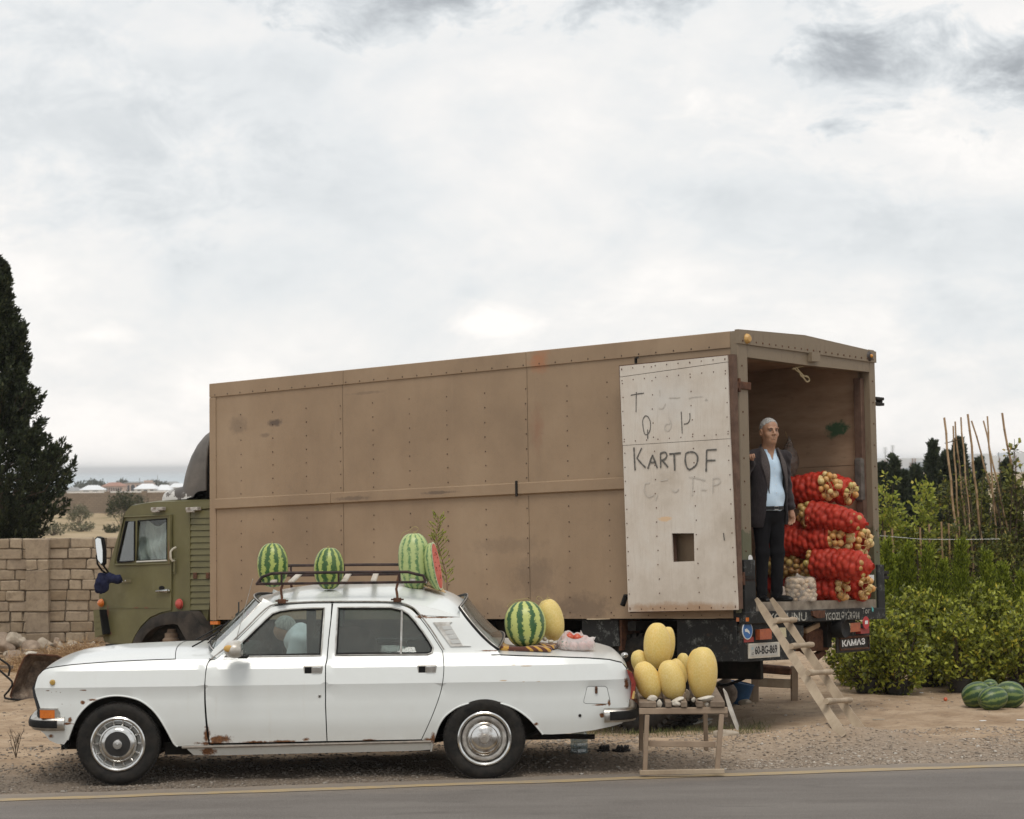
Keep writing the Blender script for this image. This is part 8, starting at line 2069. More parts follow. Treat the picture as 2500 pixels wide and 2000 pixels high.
def Rz_(x,y): return (2050 + x / 3.135,1400 + y / 3.135)
GG = 'watermelons lying on the ground by the hedge'
for i,(x,y,rx_,rz_,bot,tl_,lb) in enumerate([(1048,935,100,108,1040,(70,10),'left watermelon of the heap on the ground by the hedge'),(1172,965,92,112,1052,(80,-20),'small front watermelon with thin light stripes in the heap'),(1298,932,106,112,1030,(86,25),'large dark watermelon at the right of the heap'),(1150,868,62,60,1000,(60,30),'watermelon half hidden at the back of the heap')]):
 g_ = on_ground(*Rz_(x,bot)); Y = g_.y + rx_ / 3.135 / F * g_.y * .9 + (.25 if i == 3 else 0); p = at_y(*Rz_(x,y),Y); s = F / Y * 3.135
 p.z = ground(p.x,p.y) + rx_ / s * .93 + (.06 if i == 3 else 0)
 place_melon('watermelon',p,rx_ / s,rz_ / s * 1.08,WM_D,lb,'watermelon',tl_,GG,seed=40 + i,flat=2.1,yaw=i * 1.0)
p = on_ground(*Rz_(810,978)); q = MB(); q.ball((0,0,.02),.022,10,7); o = q.build('onion',TOM); o.location = p; tag(o,'single small red onion lying on the sand left of the watermelons','onion')
p = on_ground(*Rz_(545,918)); q = MB(); q.ball((0,0,.03),.032,10,7,(.8,1,1.1)); o = q.build('windfall_fruit',pbr('green_yellow_fruit',(.38,.34,.08),rough=.5)); o.location = p; tag(o,'small yellow-green fruit on the ground under the hedge','fruit')
for i,(x,y,w_) in enumerate(((1095,1130,.06),(1395,1125,.10),(1055,1195,.04),(625,915,.04),(300,1120,.12))):
 p = on_ground(*Rz_(x,y)); q = MB(); q.bbox((-w_ / 2,-.02,0),(w_ / 2,.02,.006),.002); o = q.build('litter',white_plastic if i != 4 else LIME); o.location = p; o.rotation_euler = (0,0,rnd.uniform(-.4,.4)); tag(o,['small pale litter scrap on the sand below the watermelons','long white litter scrap at the right picture edge','tiny white scrap on the gravel','white scrap under the hedge pots','flat pale stone slab right of the ladder foot'][i],'litter' if i != 4 else 'slab')
# ------------------------------------------------------------------ sacks of onions in the lorry
def Sz(x,y): return (1800 + x / 3.45,980 + y / 3.45)
t = NT('red_net');
n_ = t.noise(90,3,.6)
t.set(col=t.ramp(t.noise(9,5,.6),[(.3,(.60,.045,.030)),(.7,(.80,.11,.07))]),rough=.45,spec=.4)
trn = t.N.new('ShaderNodeBsdfTransparent'); trn.inputs[0].default_value = (.9,.35,.3,1); tl_ = t.N.new('ShaderNodeBsdfTranslucent'); tl_.inputs[0].default_value = (.6,.03,.03,1); m1 = t.N.new('ShaderNodeMixShader'); m1.inputs[0].default_value = .25; t.ln(t.b.outputs[0],m1.inputs[1]); t.ln(tl_.outputs[0],m1.inputs[2])
m2_ = t.N.new('ShaderNodeMixShader'); t.ln(t.math('ADD',.34,t.math('MULTIPLY',n_,.26)),m2_.inputs[0]); t.ln(m1.outputs[0],m2_.inputs[1]); t.ln(trn.outputs[0],m2_.inputs[2]); t.ln(m2_.outputs[0],t.out.inputs['Surface']); REDNET = t.m
def onionmat(name,stops):
 t = NT(name); oi = t.N.new('ShaderNodeObjectInfo'); c = t.ramp(oi.outputs['Random'],stops)
 o = t.xyz(); st_ = t.math('SINE',t.math('ADD',t.math('MULTIPLY',t.math('ARCTAN2',o[1],o[0]),9),t.math('MULTIPLY',t.noise(20,3),5)))
 t.set(col=t.mix(t.math('MULTIPLY',t.math('ADD',st_,.4),.3,clamp=True),c,t.mix(.5,c,(.25,.09,.02))),rough=.35); return t.m
ON_Y = onionmat('golden_onion',[(0,(.55,.28,.08)),(.4,(.62,.36,.13)),(.7,(.66,.48,.22)),(.9,(.45,.40,.12)),(1,(.50,.20,.07))]); ON_B = onionmat('brown_onion',[(0,(.30,.13,.04)),(.5,(.42,.23,.07)),(.8,(.48,.36,.12)),(1,(.33,.28,.07))])
POT_ = onionmat('potato',[(0,(.40,.28,.17)),(.5,(.52,.39,.25)),(1,(.60,.48,.34))])
def onion_mesh(e):
 q = MB(); q.ball((0,0,0),1,12,8,(1,1,.88)); q.tube([(0,0,.8),(.05,0,1.1),(.02,.05,1.3)],[.16,.07,.03],5); return q.mesh('onion',60)
OM = {'y': onion_mesh(0),'b': onion_mesh(0)}; OM['y'].materials.append(ON_Y); OM['b'].materials.append(ON_B)
pq = MB(); pq.ball((0,0,0),1,10,7,(1.35,.95,.8)); PM_ = pq.mesh('potato',60); PM_.materials.append(POT_)
STR = pbr('tan_twine',(.42,.28,.12),rough=.8)
def sack(a,b,y0,r_px,ends,label,seed,kind='y',net=REDNET,r2=None,fill=OM,allbare=False,rad_on=.036,y1=None,group='red net sacks of onions in the lorry',cat='sack',name='onion_sack',nm2='onion'):
 r = random.Random(seed); A = TF.tr(*Sz(*a),y0); B = TF.tr(*Sz(*b),y0 if y1 is None else y1)
 Aw,Bw = TM @ A,TM @ B; cen = (Aw + Bw) / 2; ax = (Bw - Aw); L_ = ax.length; ax.normalize()
 up = Vector((0,0,1)); s_ = ax.cross(up).normalized(); up = s_.cross(ax)
 px2m = 1.31 * cen.y / F / 3.45; R0 = r_px * px2m; R1 = (r2 or r_px) * px2m
 root = empty(name,cen,label=label,cat=cat,group=group)
 tot = L_ + 1.1 * (R0 + R1) * .5 * 2 * .8; n_r = max(3,int(tot / (rad_on * 1.75))); view = (CAM - cen).normalized(); on = []
 half = tot / 2
 def Rat(x): u = (x / half); Rm_ = lerp(R0,R1,(u + 1) / 2); return max(.0,Rm_ * max(0,1 - abs(u) ** 4.5) ** .5) - rad_on
 for i in range(n_r + 1):
  x = -half * .97 + 2 * half * .97 * i / n_r; Rr_ = Rat(x)
  if Rr_ < rad_on * .5:
   on.append((Vector((x * .92,0,0)),rad_on)); continue
  m = max(4,int(2 * math.pi * Rr_ / (rad_on * 1.85)))
  for k in range(m):
   th = 2 * math.pi * (k + .5 * (i % 2) + r.uniform(-.3,.3)) / m; c = Vector((x + r.uniform(-.014,.014),Rr_ * math.cos(th),Rr_ * math.sin(th) * .95)); on.append((c,rad_on * r.uniform(.86,1.12)))
 M3 = Matrix(((ax.x,s_.x,up.x),(ax.y,s_.y,up.y),(ax.z,s_.z,up.z)))
 bare = []
 for c,q_ in on:
  w_ = M3 @ c; nrm = (M3 @ Vector((0 if abs(c.x) < half * .8 else c.x / half,c.y,c.z))).normalized()
  u = c.x / half; isb = allbare or (ends == 1 and u > .58) or (ends == -1 and u < -.48)
  if nrm.dot(view) < -.4 and nrm.z < .2 or (not isb and net is not None and abs(u) > .84): continue
  o = link(nm2,fill[kind] if isinstance(fill,dict) else fill,None,root); o.location = w_; o.scale = (q_,) * 3; o.rotation_euler = (r.uniform(-1.5,1.5),r.uniform(-1.5,1.5),r.uniform(0,6))
  if isb: bare.append(w_)
 if net is not None:
  nu,nv = int(90 * tot / .8) + 10,72; he_ = half + rad_on * .75; us = np.linspace(-he_,he_,nu) if ends == 0 else (np.linspace(-he_,half * .63,nu) if ends == 1 else np.linspace(-half * .53,he_,nu)); th = np.linspace(0,2 * np.pi,nv,endpoint=False)
  U,T_ = np.meshgrid(us,th,indexing='ij'); Rb = np.array([max(.004,Rat(u)) for u in us])[:,None] * np.ones_like(T_)
  PX = np.stack([U,Rb * np.cos(T_),Rb * np.sin(T_) * .95],-1); off = np.full(U.shape,rad_on * .35)
  for c,q_ in on:
   d2 = (PX[...,0] - c.x) ** 2 + (PX[...,1] - c.y) ** 2 + (PX[...,2] - c.z) ** 2; off = np.maximum(off,np.sqrt(np.maximum(0,(q_ * 1.17) ** 2 - d2)))
  for _ in range(1):
   sm = (off + np.roll(off,1,1) + np.roll(off,-1,1)) / 3; sm[1:-1] = (sm[1:-1] * 2 + sm[:-2] + sm[2:]) / 4; off = np.maximum(off,sm)
  Rn = Rb + off; end = np.clip((half - np.abs(U)) / .03,0,1); Rn = Rn * (.25 + .75 * end if ends == 0 else 1)
  PX = np.stack([U,Rn * np.cos(T_),Rn * np.sin(T_) * .95],-1).reshape(-1,3) @ np.array(M3).T
  ii_ = np.arange(nu * nv).reshape(nu,nv); Qn = np.stack([ii_[:-1],np.roll(ii_,-1,1)[:-1],np.roll(ii_,-1,1)[1:],ii_[1:]],-1).reshape(-1,4)
  link('net',np_mesh('net',PX,Qn,True),net,root)
 if bare and len(bare) > 4:
  q = MB()
  for k in range(13):
   a_,b_ = r.choice(bare),r.choice(bare); v_ = (CAM - cen).normalized() * rad_on * 1.1
   if (a_ - b_).length < .22: q.tube(spline([a_ + v_,(a_ + b_) / 2 + v_ * 1.3 + Vector((r.uniform(-.02,.02),0,r.uniform(-.02,.02))),b_ + v_],4),.0030,4)
  if q.v: q.build('lacing',STR,root)
 return root
sack((430,775),(745,715),1.72,108,1,'topmost long red sack behind the standing man, golden onions at its right end',1)
sack((800,730),(920,765),2.10,104,1,'short red sack at the top right of the pile, onions showing at its end',2,r2=86)
sack((600,955),(985,1015),1.66,122,-1,'second sack from the top, brown onions spilling at its left end',3,kind='b',r2=72)
sack((390,1195),(850,1152),1.72,116,1,'long red sack in the middle of the pile with golden onions at its right end',4)
sack((930,1165),(1010,1180),2.10,106,1,'short red sack right of the middle long one, against the wall',5)
sack((640,1362),(1015,1385),1.64,116,-1,'second sack from the bottom, brown onions at its left end',6,kind='b',r2=104)
sack((350,1392),(500,1388),1.70,92,0,'uncovered net of brown onions right behind the man\'s knees',7,kind='b',net=None,allbare=True)
sack((680,1575),(850,1575),1.70,96,1,'bottom red sack beside the potato bag, golden onions at its right end',8)
sack((950,1560),(1030,1568),2.08,96,1,'bottom right red sack on the lorry floor by the wooden post',9)
sack((330,1530),(420,1520),1.75,80,0,'red sack mostly hidden behind the small pale bag',10)
sack((420,1075),(500,1060),1.80,70,0,'red sack glimpsed behind the man\'s hanging hand',11)
def clearmat(name,col,al):
 t = NT(name); t.set(col=col,rough=.25); trn = t.N.new('ShaderNodeBsdfTransparent'); m_ = t.N.new('ShaderNodeMixShader'); t.ln(t.math('ADD',al,t.math('MULTIPLY',t.math('SUBTRACT',t.noise(14,5,.6),.5),.9),clamp=True),m_.inputs[0]); t.ln(trn.outputs[0],m_.inputs[1]); t.ln(t.b.outputs[0],m_.inputs[2]); t.ln(m_.outputs[0],t.out.inputs['Surface']); return t.m
CLR = clearmat('clear_bag_plastic',(.62,.57,.50),.30)
pc = TF.tr(*Sz(530,1575),1.35)
def upright_bag(px,py0,py1,w_px,y0,label,fillm,n,rr_,mat,seed,nm2,cat='bag',squash=1.0):
 b = TF.tr(*Sz(px,py1),y0); w = TM @ Vector((b.x,y0,FZ)); s = F / w.y * 3.45; h = (py1 - py0) / s; R_ = w_px / s / 2; r = random.Random(seed)
 root = empty(nm2 + '_bag',w,label=label,cat=cat); k = 0
 z = rr_ * .8
 while z < h - rr_:
  Rr_ = R_ * (1 - .25 * max(0,z / h - .6)) - rr_; m = max(5,int(2 * math.pi * Rr_ / (rr_ * 2.0)))
  for j in range(m):
   th = 2 * math.pi * (j + .5 * (k % 2) + r.uniform(-.2,.2)) / m
   if math.sin(th) > .35: continue
   o = link(nm2,fillm,None,root); o.location = (Rr_ * math.cos(th),Rr_ * math.sin(th) * .9,z + r.uniform(-.01,.01)); o.scale = (rr_ * r.uniform(.85,1.15),) * 3; o.rotation_euler = (r.uniform(-.6,.6),r.uniform(-.6,.6),r.uniform(0,6))
  z += rr_ * 1.45; k += 1
 for j in range(9): o = link(nm2,fillm,None,root); o.location = (r.uniform(-.7,.7) * R_,r.uniform(-.6,.4) * R_,h - rr_ * 1.1); o.scale = (rr_,) * 3; o.rotation_euler = (0,0,r.uniform(0,6))
 def f(X,Y,Z):
  d = np.sqrt((X / R_) ** 2 + (Y / (R_ * .92)) ** 2) * R_ - R_ * (1 - .22 * np.clip(Z / h - .6,0,1)) - .006; d = smax(d,Z - h * .98,.03); d = np.maximum(d,-Z + .001)
  d = smin(d,sd_caps(X,Y,Z,(-.02,0,h * .95),(-.03,0,h * 1.10),.04,.012),.03)
  return d + .005 * vnoise(X * 32,Y * 32,Z * 24,seed)
 g_ = R_ * 1.25; P_,Q_ = surfnet(f,np.linspace(-g_,g_,44),np.linspace(-g_,g_,44),np.linspace(-.01,h * 1.2,48)); link('clear_plastic',np_mesh('clear_plastic',P_,Q_,True),mat,root)
upright_bag(532,1462,1668,262,1.15,'clear plastic bag of potatoes standing on the lorry floor',PM_,80,.030,CLR,3,'potato')
upright_bag(345,1535,1668,118,.95,'small pale bag of garlic by the man\'s shoe',PM_,30,.022,clearmat('cloudy_bag_plastic',(.66,.58,.52),.5),4,'garlic')
for (x,y,r,mt,lb) in ((950,1652,.022,ON_Y,'loose pale onion on the sill below the bottom sacks'),(1098,1622,.02,ON_B,'loose small onion beside the wooden post')):
 p = TM @ TF.tr(*Sz(x,y),2.0); q = MB(); q.ball((0,0,0),r,8,6,(1.2,1,.8)); o = q.build('onion',mt); o.location = p; tag(o,lb,'onion')
hb = TM @ TF.tr(*Sz(412,430),2.36)
s = F / hb.y * 3.45
def hang_f(X,Y,Z):
 r_ = np.interp(Z,[-.30,-.22,-.12,0,.12,.17],[.03,.075,.115,.085,.025,.006]); d = np.sqrt((X - .03 + .22 * Z * 0) ** 2 + (Y * 1.5) ** 2) - r_; return np.maximum(d,np.abs(Z + .065) - .235) * .8 + .006 * vnoise(X * 24,Y * 24,Z * 18,6)
P_,Q_ = surfnet(hang_f,np.linspace(-.12,.18,40),np.linspace(-.1,.1,30),np.linspace(-.32,.2,60))
o = link('hanging_bag',np_mesh('hanging_bag',P_,Q_,True),clearmat('smoky_bag_plastic',(.30,.24,.20),.62)); o.location = hb; tag(o,'smoky plastic bag of bread hanging on the inner wall behind the man','bag')
for i,(z,mt,sc3) in enumerate(((-.10,pbr('dark_bread',(.30,.11,.05),(.5,.3,.18),20,rough=.7),(.085,.04,.05)),(-.17,pbr('bread_crust',(.45,.26,.12),rough=.7),(.08,.045,.03)),(-.03,pbr('dark_bread'),(.05,.03,.05)))):
 q = MB(); q.ball((.03,0,z),1,12,8,sc3); q.build('loaf',mt,o)
q = MB(); q.tube([(.01,0,.16),(.0,.05,.22)],.004,4); q.build('cord',STR,o)
p1 = tx(*Ez([(1160,240)])[0],-.12); K = lambda x,y: TM @ tx(*Ez([(x,y)])[0],-.10)
q = MB(); q.tube(spline([K(1118,250),K(1150,240),K(1185,232)],5),.007,6); q.tube(spline([K(1140,236),K(1160,262),K(1168,285),K(1185,300),K(1205,325),K(1222,318),K(1212,296),K(1188,290),K(1172,275),K(1150,250)],5),.0085,6); q.tube(spline([K(1125,240),K(1150,262),K(1165,270)],4),.006,5)
tag(q.build('rope',pbr('pale_rope',(.42,.34,.20),rough=.9)),'knotted pale rope loop hanging from the lorry ceiling','rope')
cl_ = TM @ TF.tr(*Dz([(145,1190)])[0],-.2)
def cloth_f(X,Y,Z):
 d = sd_ell(X,Y,Z,(-.01,0,-.05),(.075,.06,.125)); d = smin(d,sd_caps(X,Y,Z,(.0,0,.03),(.17,.02,-.01),.05,.055),.03); d = smin(d,sd_caps(X,Y,Z,(-.05,0,-.05),(-.07,0,-.14),.05,.02),.03)
 return d + .018 * vnoise(X * 18 + Z * 5,Y * 18,Z * 9,3) + .007 * vnoise(X * 45,Y * 45,Z * 25,4)
P_,Q_ = surfnet(cloth_f,np.linspace(-.16,.27,56),np.linspace(-.13,.13,36),np.linspace(-.24,.13,50))
o = link('tied_cloth',np_mesh('tied_cloth',P_,Q_,True),pbr('navy_cloth',(.010,.012,.032),(.022,.026,.06),12,rough=.95)); o.location = cl_; tag(o,'dark navy cloth knotted round the mirror arm of the lorry cab','cloth')
# ------------------------------------------------------------------ the man standing in the open lorry
SKIN = pbr('tanned_skin',(.30,.155,.092),(.40,.225,.14),12,rough=.5,bump=.25,bscale=70,bdist=.002,sss=.05)
HAIR = pbr('grey_hair',(.20,.19,.175),(.42,.41,.39),70,rough=.8,bump=.6,bscale=120,bdist=.003,stretch=(1,1,.4))
SHIRT = pbr('pale_blue_shirt',(.46,.60,.74),(.54,.67,.79),6,rough=.85,bump=.3,bscale=18,bdist=.006)
t = NT('charcoal_jacket'); t.set(col=t.ramp(t.noise(90,5,.7,t.map((1,1,.25))),[(.3,(.020,.017,.019)),(.7,(.040,.033,.035))]),rough=.95,spec=.15,sheen=.12); t.bump(t.noise(10,5,.6,t.map((1,1,.5))),.35,.012); JACK = t.m
TROU = pbr('black_trousers',(.004,.004,.005),(.008,.008,.010),8,rough=.9,bump=.4,bscale=12,bdist=.01,stretch=(1,1,.3))
SHOE = pbr('black_shoe',(.006,.006,.007),(.012,.012,.012),10,rough=.4,spec=.3)
th = rad(25)
cs,sn = math.cos(th),math.sin(th)
foot = tx(1876,1466,-.42) ;
pf = TM @ Vector((foot.x,.50,FZ))
best = None
for k in range(130):
 y = .2 + k * .01; l = -.22
 w = TM @ Vector((l,y,FZ)); d = w - CAM; zc = d.dot(_fw); u = 1250 + F * d.dot(_r) / zc
 if best is None or abs(u - 1879) < best[0]: best = (abs(u - 1879),w)
pf = best[1]
man = empty('person',pf,label='grey-haired man in dark jacket and pale blue shirt standing in the open lorry',cat='person')
def AB(X,Y): return X * cs + Y * sn,X * sn - Y * cs
def lines(a,b): return a * cs + b * sn,a * sn - b * cs
def P3(a,b,z): x,y = lines(a,b); return (x,y,z)
hy = rad(-4); hc,hs = math.cos(hy),math.sin(hy)
def head_sdf(A,B,Z):
 return head0(A / 1.09,B / 1.09,1.60 + (Z - 1.60) / 1.09) * 1.09
def head0(A,B,Z):
 A,B = (A - .0) * hc - (B - .035) * hs,(A - .0) * hs + (B - .035) * hc
 Z = Z - 1.645
 d = sd_ell(A,B,Z,(0,-.012,.035),(.076,.096,.090))
 d = smin(d,sd_ell(A,B,Z,(0,.018,-.035),(.062,.072,.085)),.03)
 d = smin(d,sd_ell(A,B,Z,(0,.045,-.088),(.034,.034,.026)),.025)
 for s in (-1,1):
  d = smin(d,sd_ell(A,B,Z,(s * .040,.052,-.022),(.024,.022,.022)),.02)
  d = smin(d,sd_ell(A,B,Z,(s * .030,.078,.034),(.026,.014,.010)),.012)
  d = smax(d,-sd_ell(A,B,Z,(s * .030,.094,.014),(.017,.014,.010)),.010)
  d = smin(d,np.maximum(sd_ell(A,B,Z,(s * .079,-.012,-.005),(.011,.020,.034)),-sd_ell(A,B,Z,(s * .088,-.004,-.004),(.008,.011,.020))),.006)
  d = smin(d,sd_ell(A,B,Z,(s * .014,.098,-.022),(.009,.010,.008)),.006)
  d = smax(d,-sd_caps(A,B,Z,(s * .022,.092,-.026),(s * .036,.078,-.060),.003,.003),.008)
 d = smin(d,sd_caps(A,B,Z,(0,.084,.026),(0,.108,-.016),.009,.012),.010)
 d = smin(d,sd_ell(A,B,Z,(0,.084,-.048),(.024,.010,.006)),.006); d = smin(d,sd_ell(A,B,Z,(0,.083,-.060),(.020,.010,.006)),.006)
 d = smax(d,-sd_ell(A,B,Z,(0,.094,-.054),(.022,.006,.0018)),.003)
 return d
def arm_pts():
 return dict(Ls=(.185,-.01,1.40),Le=(.235,-.045,1.12),Lw=(.245,.030,.885),Rs=(-.190,.0,1.40),Re=(-.315,.03,1.18),Rw=(-.285,.17,1.385))
a_ = arm_pts()
def hand_sdf(A,B,Z,w,dirv,palmn,curl,thumb_s,sc=1.0,grip=False):
 """palm box + five chains of finger capsules"""
 w = Vector(w); d0 = Vector(dirv).normalized(); n0 = Vector(palmn).normalized(); s0 = d0.cross(n0).normalized()
 d = sd_caps(A,B,Z,tuple(w),tuple(w + d0 * .055),.021,.026)
 for k,(o,l) in enumerate(((-.029,.068),(-.010,.078),(.010,.074),(.028,.058))):
  p = w + d0 * .080 + s0 * o; dd = d0.copy(); d = smin(d,sd_caps(A,B,Z,tuple(w + d0 * .03 + s0 * o * .7),tuple(p),.014,.0105),.008)
  for j in range(3):
   ang = curl * (.5 + .35 * j); rot = Matrix.Rotation(ang,3,s0); dd = rot @ d0 if j == 0 else Matrix.Rotation(curl * (1.0),3,s0) @ dd
   e = p + dd * l * (.42,.32,.26)[j]; d = smin(d,sd_caps(A,B,Z,tuple(p),tuple(e),.0100 - .001 * j,.0092 - .001 * j),.003); p = e
 b = w + d0 * .02 + s0 * thumb_s * .026; m = b + (d0 * .6 + s0 * thumb_s * .6 + n0 * .3).normalized() * .036; e = m + (d0 * .8 + n0 * .5 + s0 * thumb_s * .1).normalized() * .030
 d = smin(d,sd_caps(A,B,Z,tuple(b),tuple(m),.015,.0115),.01); d = smin(d,sd_caps(A,B,Z,tuple(m),tuple(e),.0115,.009),.004)
 return d
def body_f(X,Y,Z):
 A,B = AB(X,Y)
 d = head_sdf(A,B,Z)
 d = smin(d,sd_caps(A,B,Z,(0,.0,1.40),(0,.028,1.58),.068,.064),.035)
 d = smin(d,sd_ell(A,B,Z,(0,0,1.28),(.15,.09,.17)),.05); d = smin(d,sd_ell(A,B,Z,(0,.02,1.02),(.14,.10,.18)),.05)
 d = smin(d,sd_caps(A,B,Z,a_['Ls'],a_['Le'],.040,.034),.03); d = smin(d,sd_caps(A,B,Z,a_['Le'],a_['Lw'],.034,.024),.01)
 d = smin(d,sd_caps(A,B,Z,a_['Rs'],a_['Re'],.040,.034),.03); d = smin(d,sd_caps(A,B,Z,a_['Re'],a_['Rw'],.034,.024),.01)
 d = smin(d,sd_caps(A,B,Z,(.085,0,.90),(.075,.02,.50),.07,.045),.04); d = smin(d,sd_caps(A,B,Z,(.075,.02,.50),(.07,-.01,.08),.042,.03),.02)
 d = smin(d,sd_caps(A,B,Z,(-.085,0,.90),(-.085,.02,.50),.07,.045),.04); d = smin(d,sd_caps(A,B,Z,(-.085,.02,.50),(-.085,-.01,.08),.042,.03),.02)
 d = smin(d,hand_sdf(A,B,Z,a_['Lw'],(.02,.10,-1),(-.8,.5,0),.42,-1),.01)
 d = smin(d,hand_sdf(A,B,Z,a_['Rw'],(-.45,.62,.42),(-.1,.55,-.8),.85,1),.01)
 return d
def refine(lo,hi,segs):
 out = []
 for a,b,st in segs: out += list(np.arange(a,b,st))
 return np.array(out)
xs = np.arange(-.46,.36,.0062); ys = np.arange(-.42,.26,.0062)
zs = refine(0,0,[(.02,.70,.02),(.70,.92,.007),(.92,1.30,.018),(1.30,1.50,.0085),(1.50,1.82,.0048)])
P_,Q_ = surfnet(body_f,xs,ys,zs)
link('body',np_mesh('body',P_,Q_,True),SKIN,man)
def hp3(a,b,z):
 a2 = (a * hc + b * hs) * 1.09; b2 = (-a * hs + b * hc + .035) * 1.09; return Vector(P3(a2,b2,1.60 + (z + .045) * 1.09))
for s in (-1,1):
 q = MB(); q.ball(hp3(s * .030,.0745,.014),.0115,12,8); q.build('eye',pbr('eye_white',(.22,.18,.15),rough=.25),man)
 q = MB(); q.ball(hp3(s * .030 + .002,.0845,.013),.0052,10,6); q.build('iris',pbr('dark_iris',(.02,.014,.01),rough=.15),man)
 q = MB(); q.tube([hp3(s * .014,.093,.030),hp3(s * .030,.094,.036),hp3(s * .048,.082,.030)],[.0028,.0034,.002],6); q.build('eyebrow',pbr('dark_grey_brow',(.07,.06,.052),(.12,.105,.09),80,rough=.9),man)
def hair_f(X,Y,Z):
 A,B = AB(X,Y); A,B,Z = A / 1.09,B / 1.09,1.60 + (Z - 1.60) / 1.09; A2,B2 = A * hc - (B - .035) * hs,A * hs + (B - .035) * hc; z = Z - 1.645
 d = head0(A,B,Z) - .0035 - .003 * vnoise(A * 90,B * 90,Z * 60,2); d2 = sd_ell(A2,B2,z,(0,-.014,.040),(.077,.094,.092)); d = np.minimum(d,d2 + .002)
 line = .055 - .9 * np.clip(B2 - .035,-1,1) * 0
 front = np.maximum(z * -1 + (.030 + np.clip(B2,0,.2) * .55 + np.abs(A2) * .0),-1)
 side = -z - .035 + np.clip(B2 + .03,-1,1) * 1.6
 cut = np.where(B2 > -.02,-z + .010 + np.clip(B2 + .02,0,1) * 1.0 + .012 * vnoise(A2 * 140,B2 * 60,z * 60,8),-z - .055)
 ear = -(np.abs(A2) * 0 + np.sqrt(((B2 + .006) / .030) ** 2 + ((z + .008) / .038) ** 2) - 1) * .03
 return np.maximum(np.maximum(d,cut),ear) * 1.09
P_,Q_ = surfnet(hair_f,np.arange(-.14,.17,.0045),np.arange(-.18,.15,.0045),np.arange(1.56,1.82,.0045)); link('hair',np_mesh('hair',P_,Q_,True),HAIR,man)
def shirt_f(X,Y,Z):
 A,B = AB(X,Y)
 d = smin(sd_ell(A,B,Z,(0,.005,1.27),(.165,.112,.205)),sd_ell(A,B,Z,(0,.022,1.03),(.155,.122,.19)),.06); d = smin(d,sd_ell(A,B,Z,(0,0,.92),(.155,.115,.10)),.05)
 d = smin(d,sd_caps(A,B,Z,(0,.0,1.38),(0,.018,1.475),.072,.064),.02)
 d = np.maximum(d,Z - 1.505 + np.clip(B,0,1) * .35); d = np.maximum(d,-Z + .885)
 notch = np.maximum(np.abs(A + .0) - (Z - 1.35) * .32,-B + .02); d = np.maximum(d,-np.maximum(notch,1.35 - Z))
 d = np.maximum(d,-(sd_caps(A,B,Z,(0,.0,1.38),(0,.03,1.6),.060,.056)))
 plk = np.abs(A - .004) - .012; d = d - .003 * (plk < 0)
 fold = .006 * np.sin((Z * 26 + A * 14) + 3 * vnoise(A * 7,Z * 7,0,4)) * np.clip(1.25 - Z,0,.25) * 4
 return d + fold * .6 + .004 * vnoise(A * 20,Z * 14,B * 10,5)
P_,Q_ = surfnet(shirt_f,np.arange(-.22,.24,.007),np.arange(-.2,.2,.007),np.arange(.87,1.53,.007)); sh_ = link('shirt',np_mesh('shirt',P_,Q_,True),SHIRT,man)
for s,in ((-1,),(1,)):
 c = [P3(s * .006,.083,1.385),P3(s * .060,.070,1.395),P3(s * .075,.030,1.47),P3(s * .066,.0,1.50),P3(s * .045,.052,1.468),P3(s * .02,.075,1.43)]
 q = MB(); out = [Vector(v) for v in c]; nrm = Vector(P3(s * .3,.9,.2)).normalized(); q.add([v + nrm * .010 for v in out] + [v for v in out],[(0,1,2,3,4,5),(11,10,9,8,7,6)] + [(i,i + 6,(i + 1) % 6 + 6,(i + 1) % 6) for i in range(6)]); q.build('collar',SHIRT,sh_)
q = MB()
for z in (1.30,1.22,1.14,1.06,.98):
 b = .114 + .035 * (1 - abs(z - 1.06) / .25); q.ball(P3(.004,b + .006,z),.005,8,4)
q.build('button',white_plastic,sh_)
def trou_f(X,Y,Z):
 A,B = AB(X,Y)
 d = sd_ell(A,B,Z,(0,.005,.86),(.158,.115,.12))
 for s,kx,ank in ((1,.085,(.085,.0,.05)),(-1,-.085,(-.10,.02,.05))):
  l = smin(sd_caps(A,B,Z,(s * .080,.0,.84),(kx,.025,.48),.088,.066),sd_caps(A,B,Z,(kx,.025,.48),ank,.066,.052),.03); d = smin(d,l,.025)
 d = np.maximum(d,Z - .915); d = np.maximum(d,-Z + .025)
 return d + .006 * vnoise(A * 16,B * 16,Z * 9,7) + .004 * np.sin(Z * 70 + A * 30) * np.clip(.30 - Z,0,.3) * 3
P_,Q_ = surfnet(trou_f,np.arange(-.25,.26,.008),np.arange(-.2,.2,.008),np.arange(.0,.94,.010)); tr_o = link('trousers',np_mesh('trousers',P_,Q_,True),TROU,man)
q = MB(); q.tube([P3(.158 * math.cos(a),.004 + .122 * math.sin(a),.912) for a in [k * math.pi / 20 for k in range(40)]],.006,6,True)
bl2 = MB()
for k in range(40):
 a0,a1 = k * math.pi / 20,(k + 1) * math.pi / 20; f_ = lambda a,z,e: P3((.158 + e) * math.cos(a),.012 + (.128 + e) * math.sin(a),z); bl2.add([f_(a0,.895,0),f_(a1,.895,0),f_(a1,.93,0),f_(a0,.93,0)],[(0,1,2,3)])
bl2.build('belt',SHOE,man,60)
q = MB(); c = [P3(-.020,.147,.898),P3(.024,.147,.898),P3(.024,.147,.928),P3(-.020,.147,.928)]; q.tube(c,.0035,6,True); q.build('belt_buckle',chrome,man)
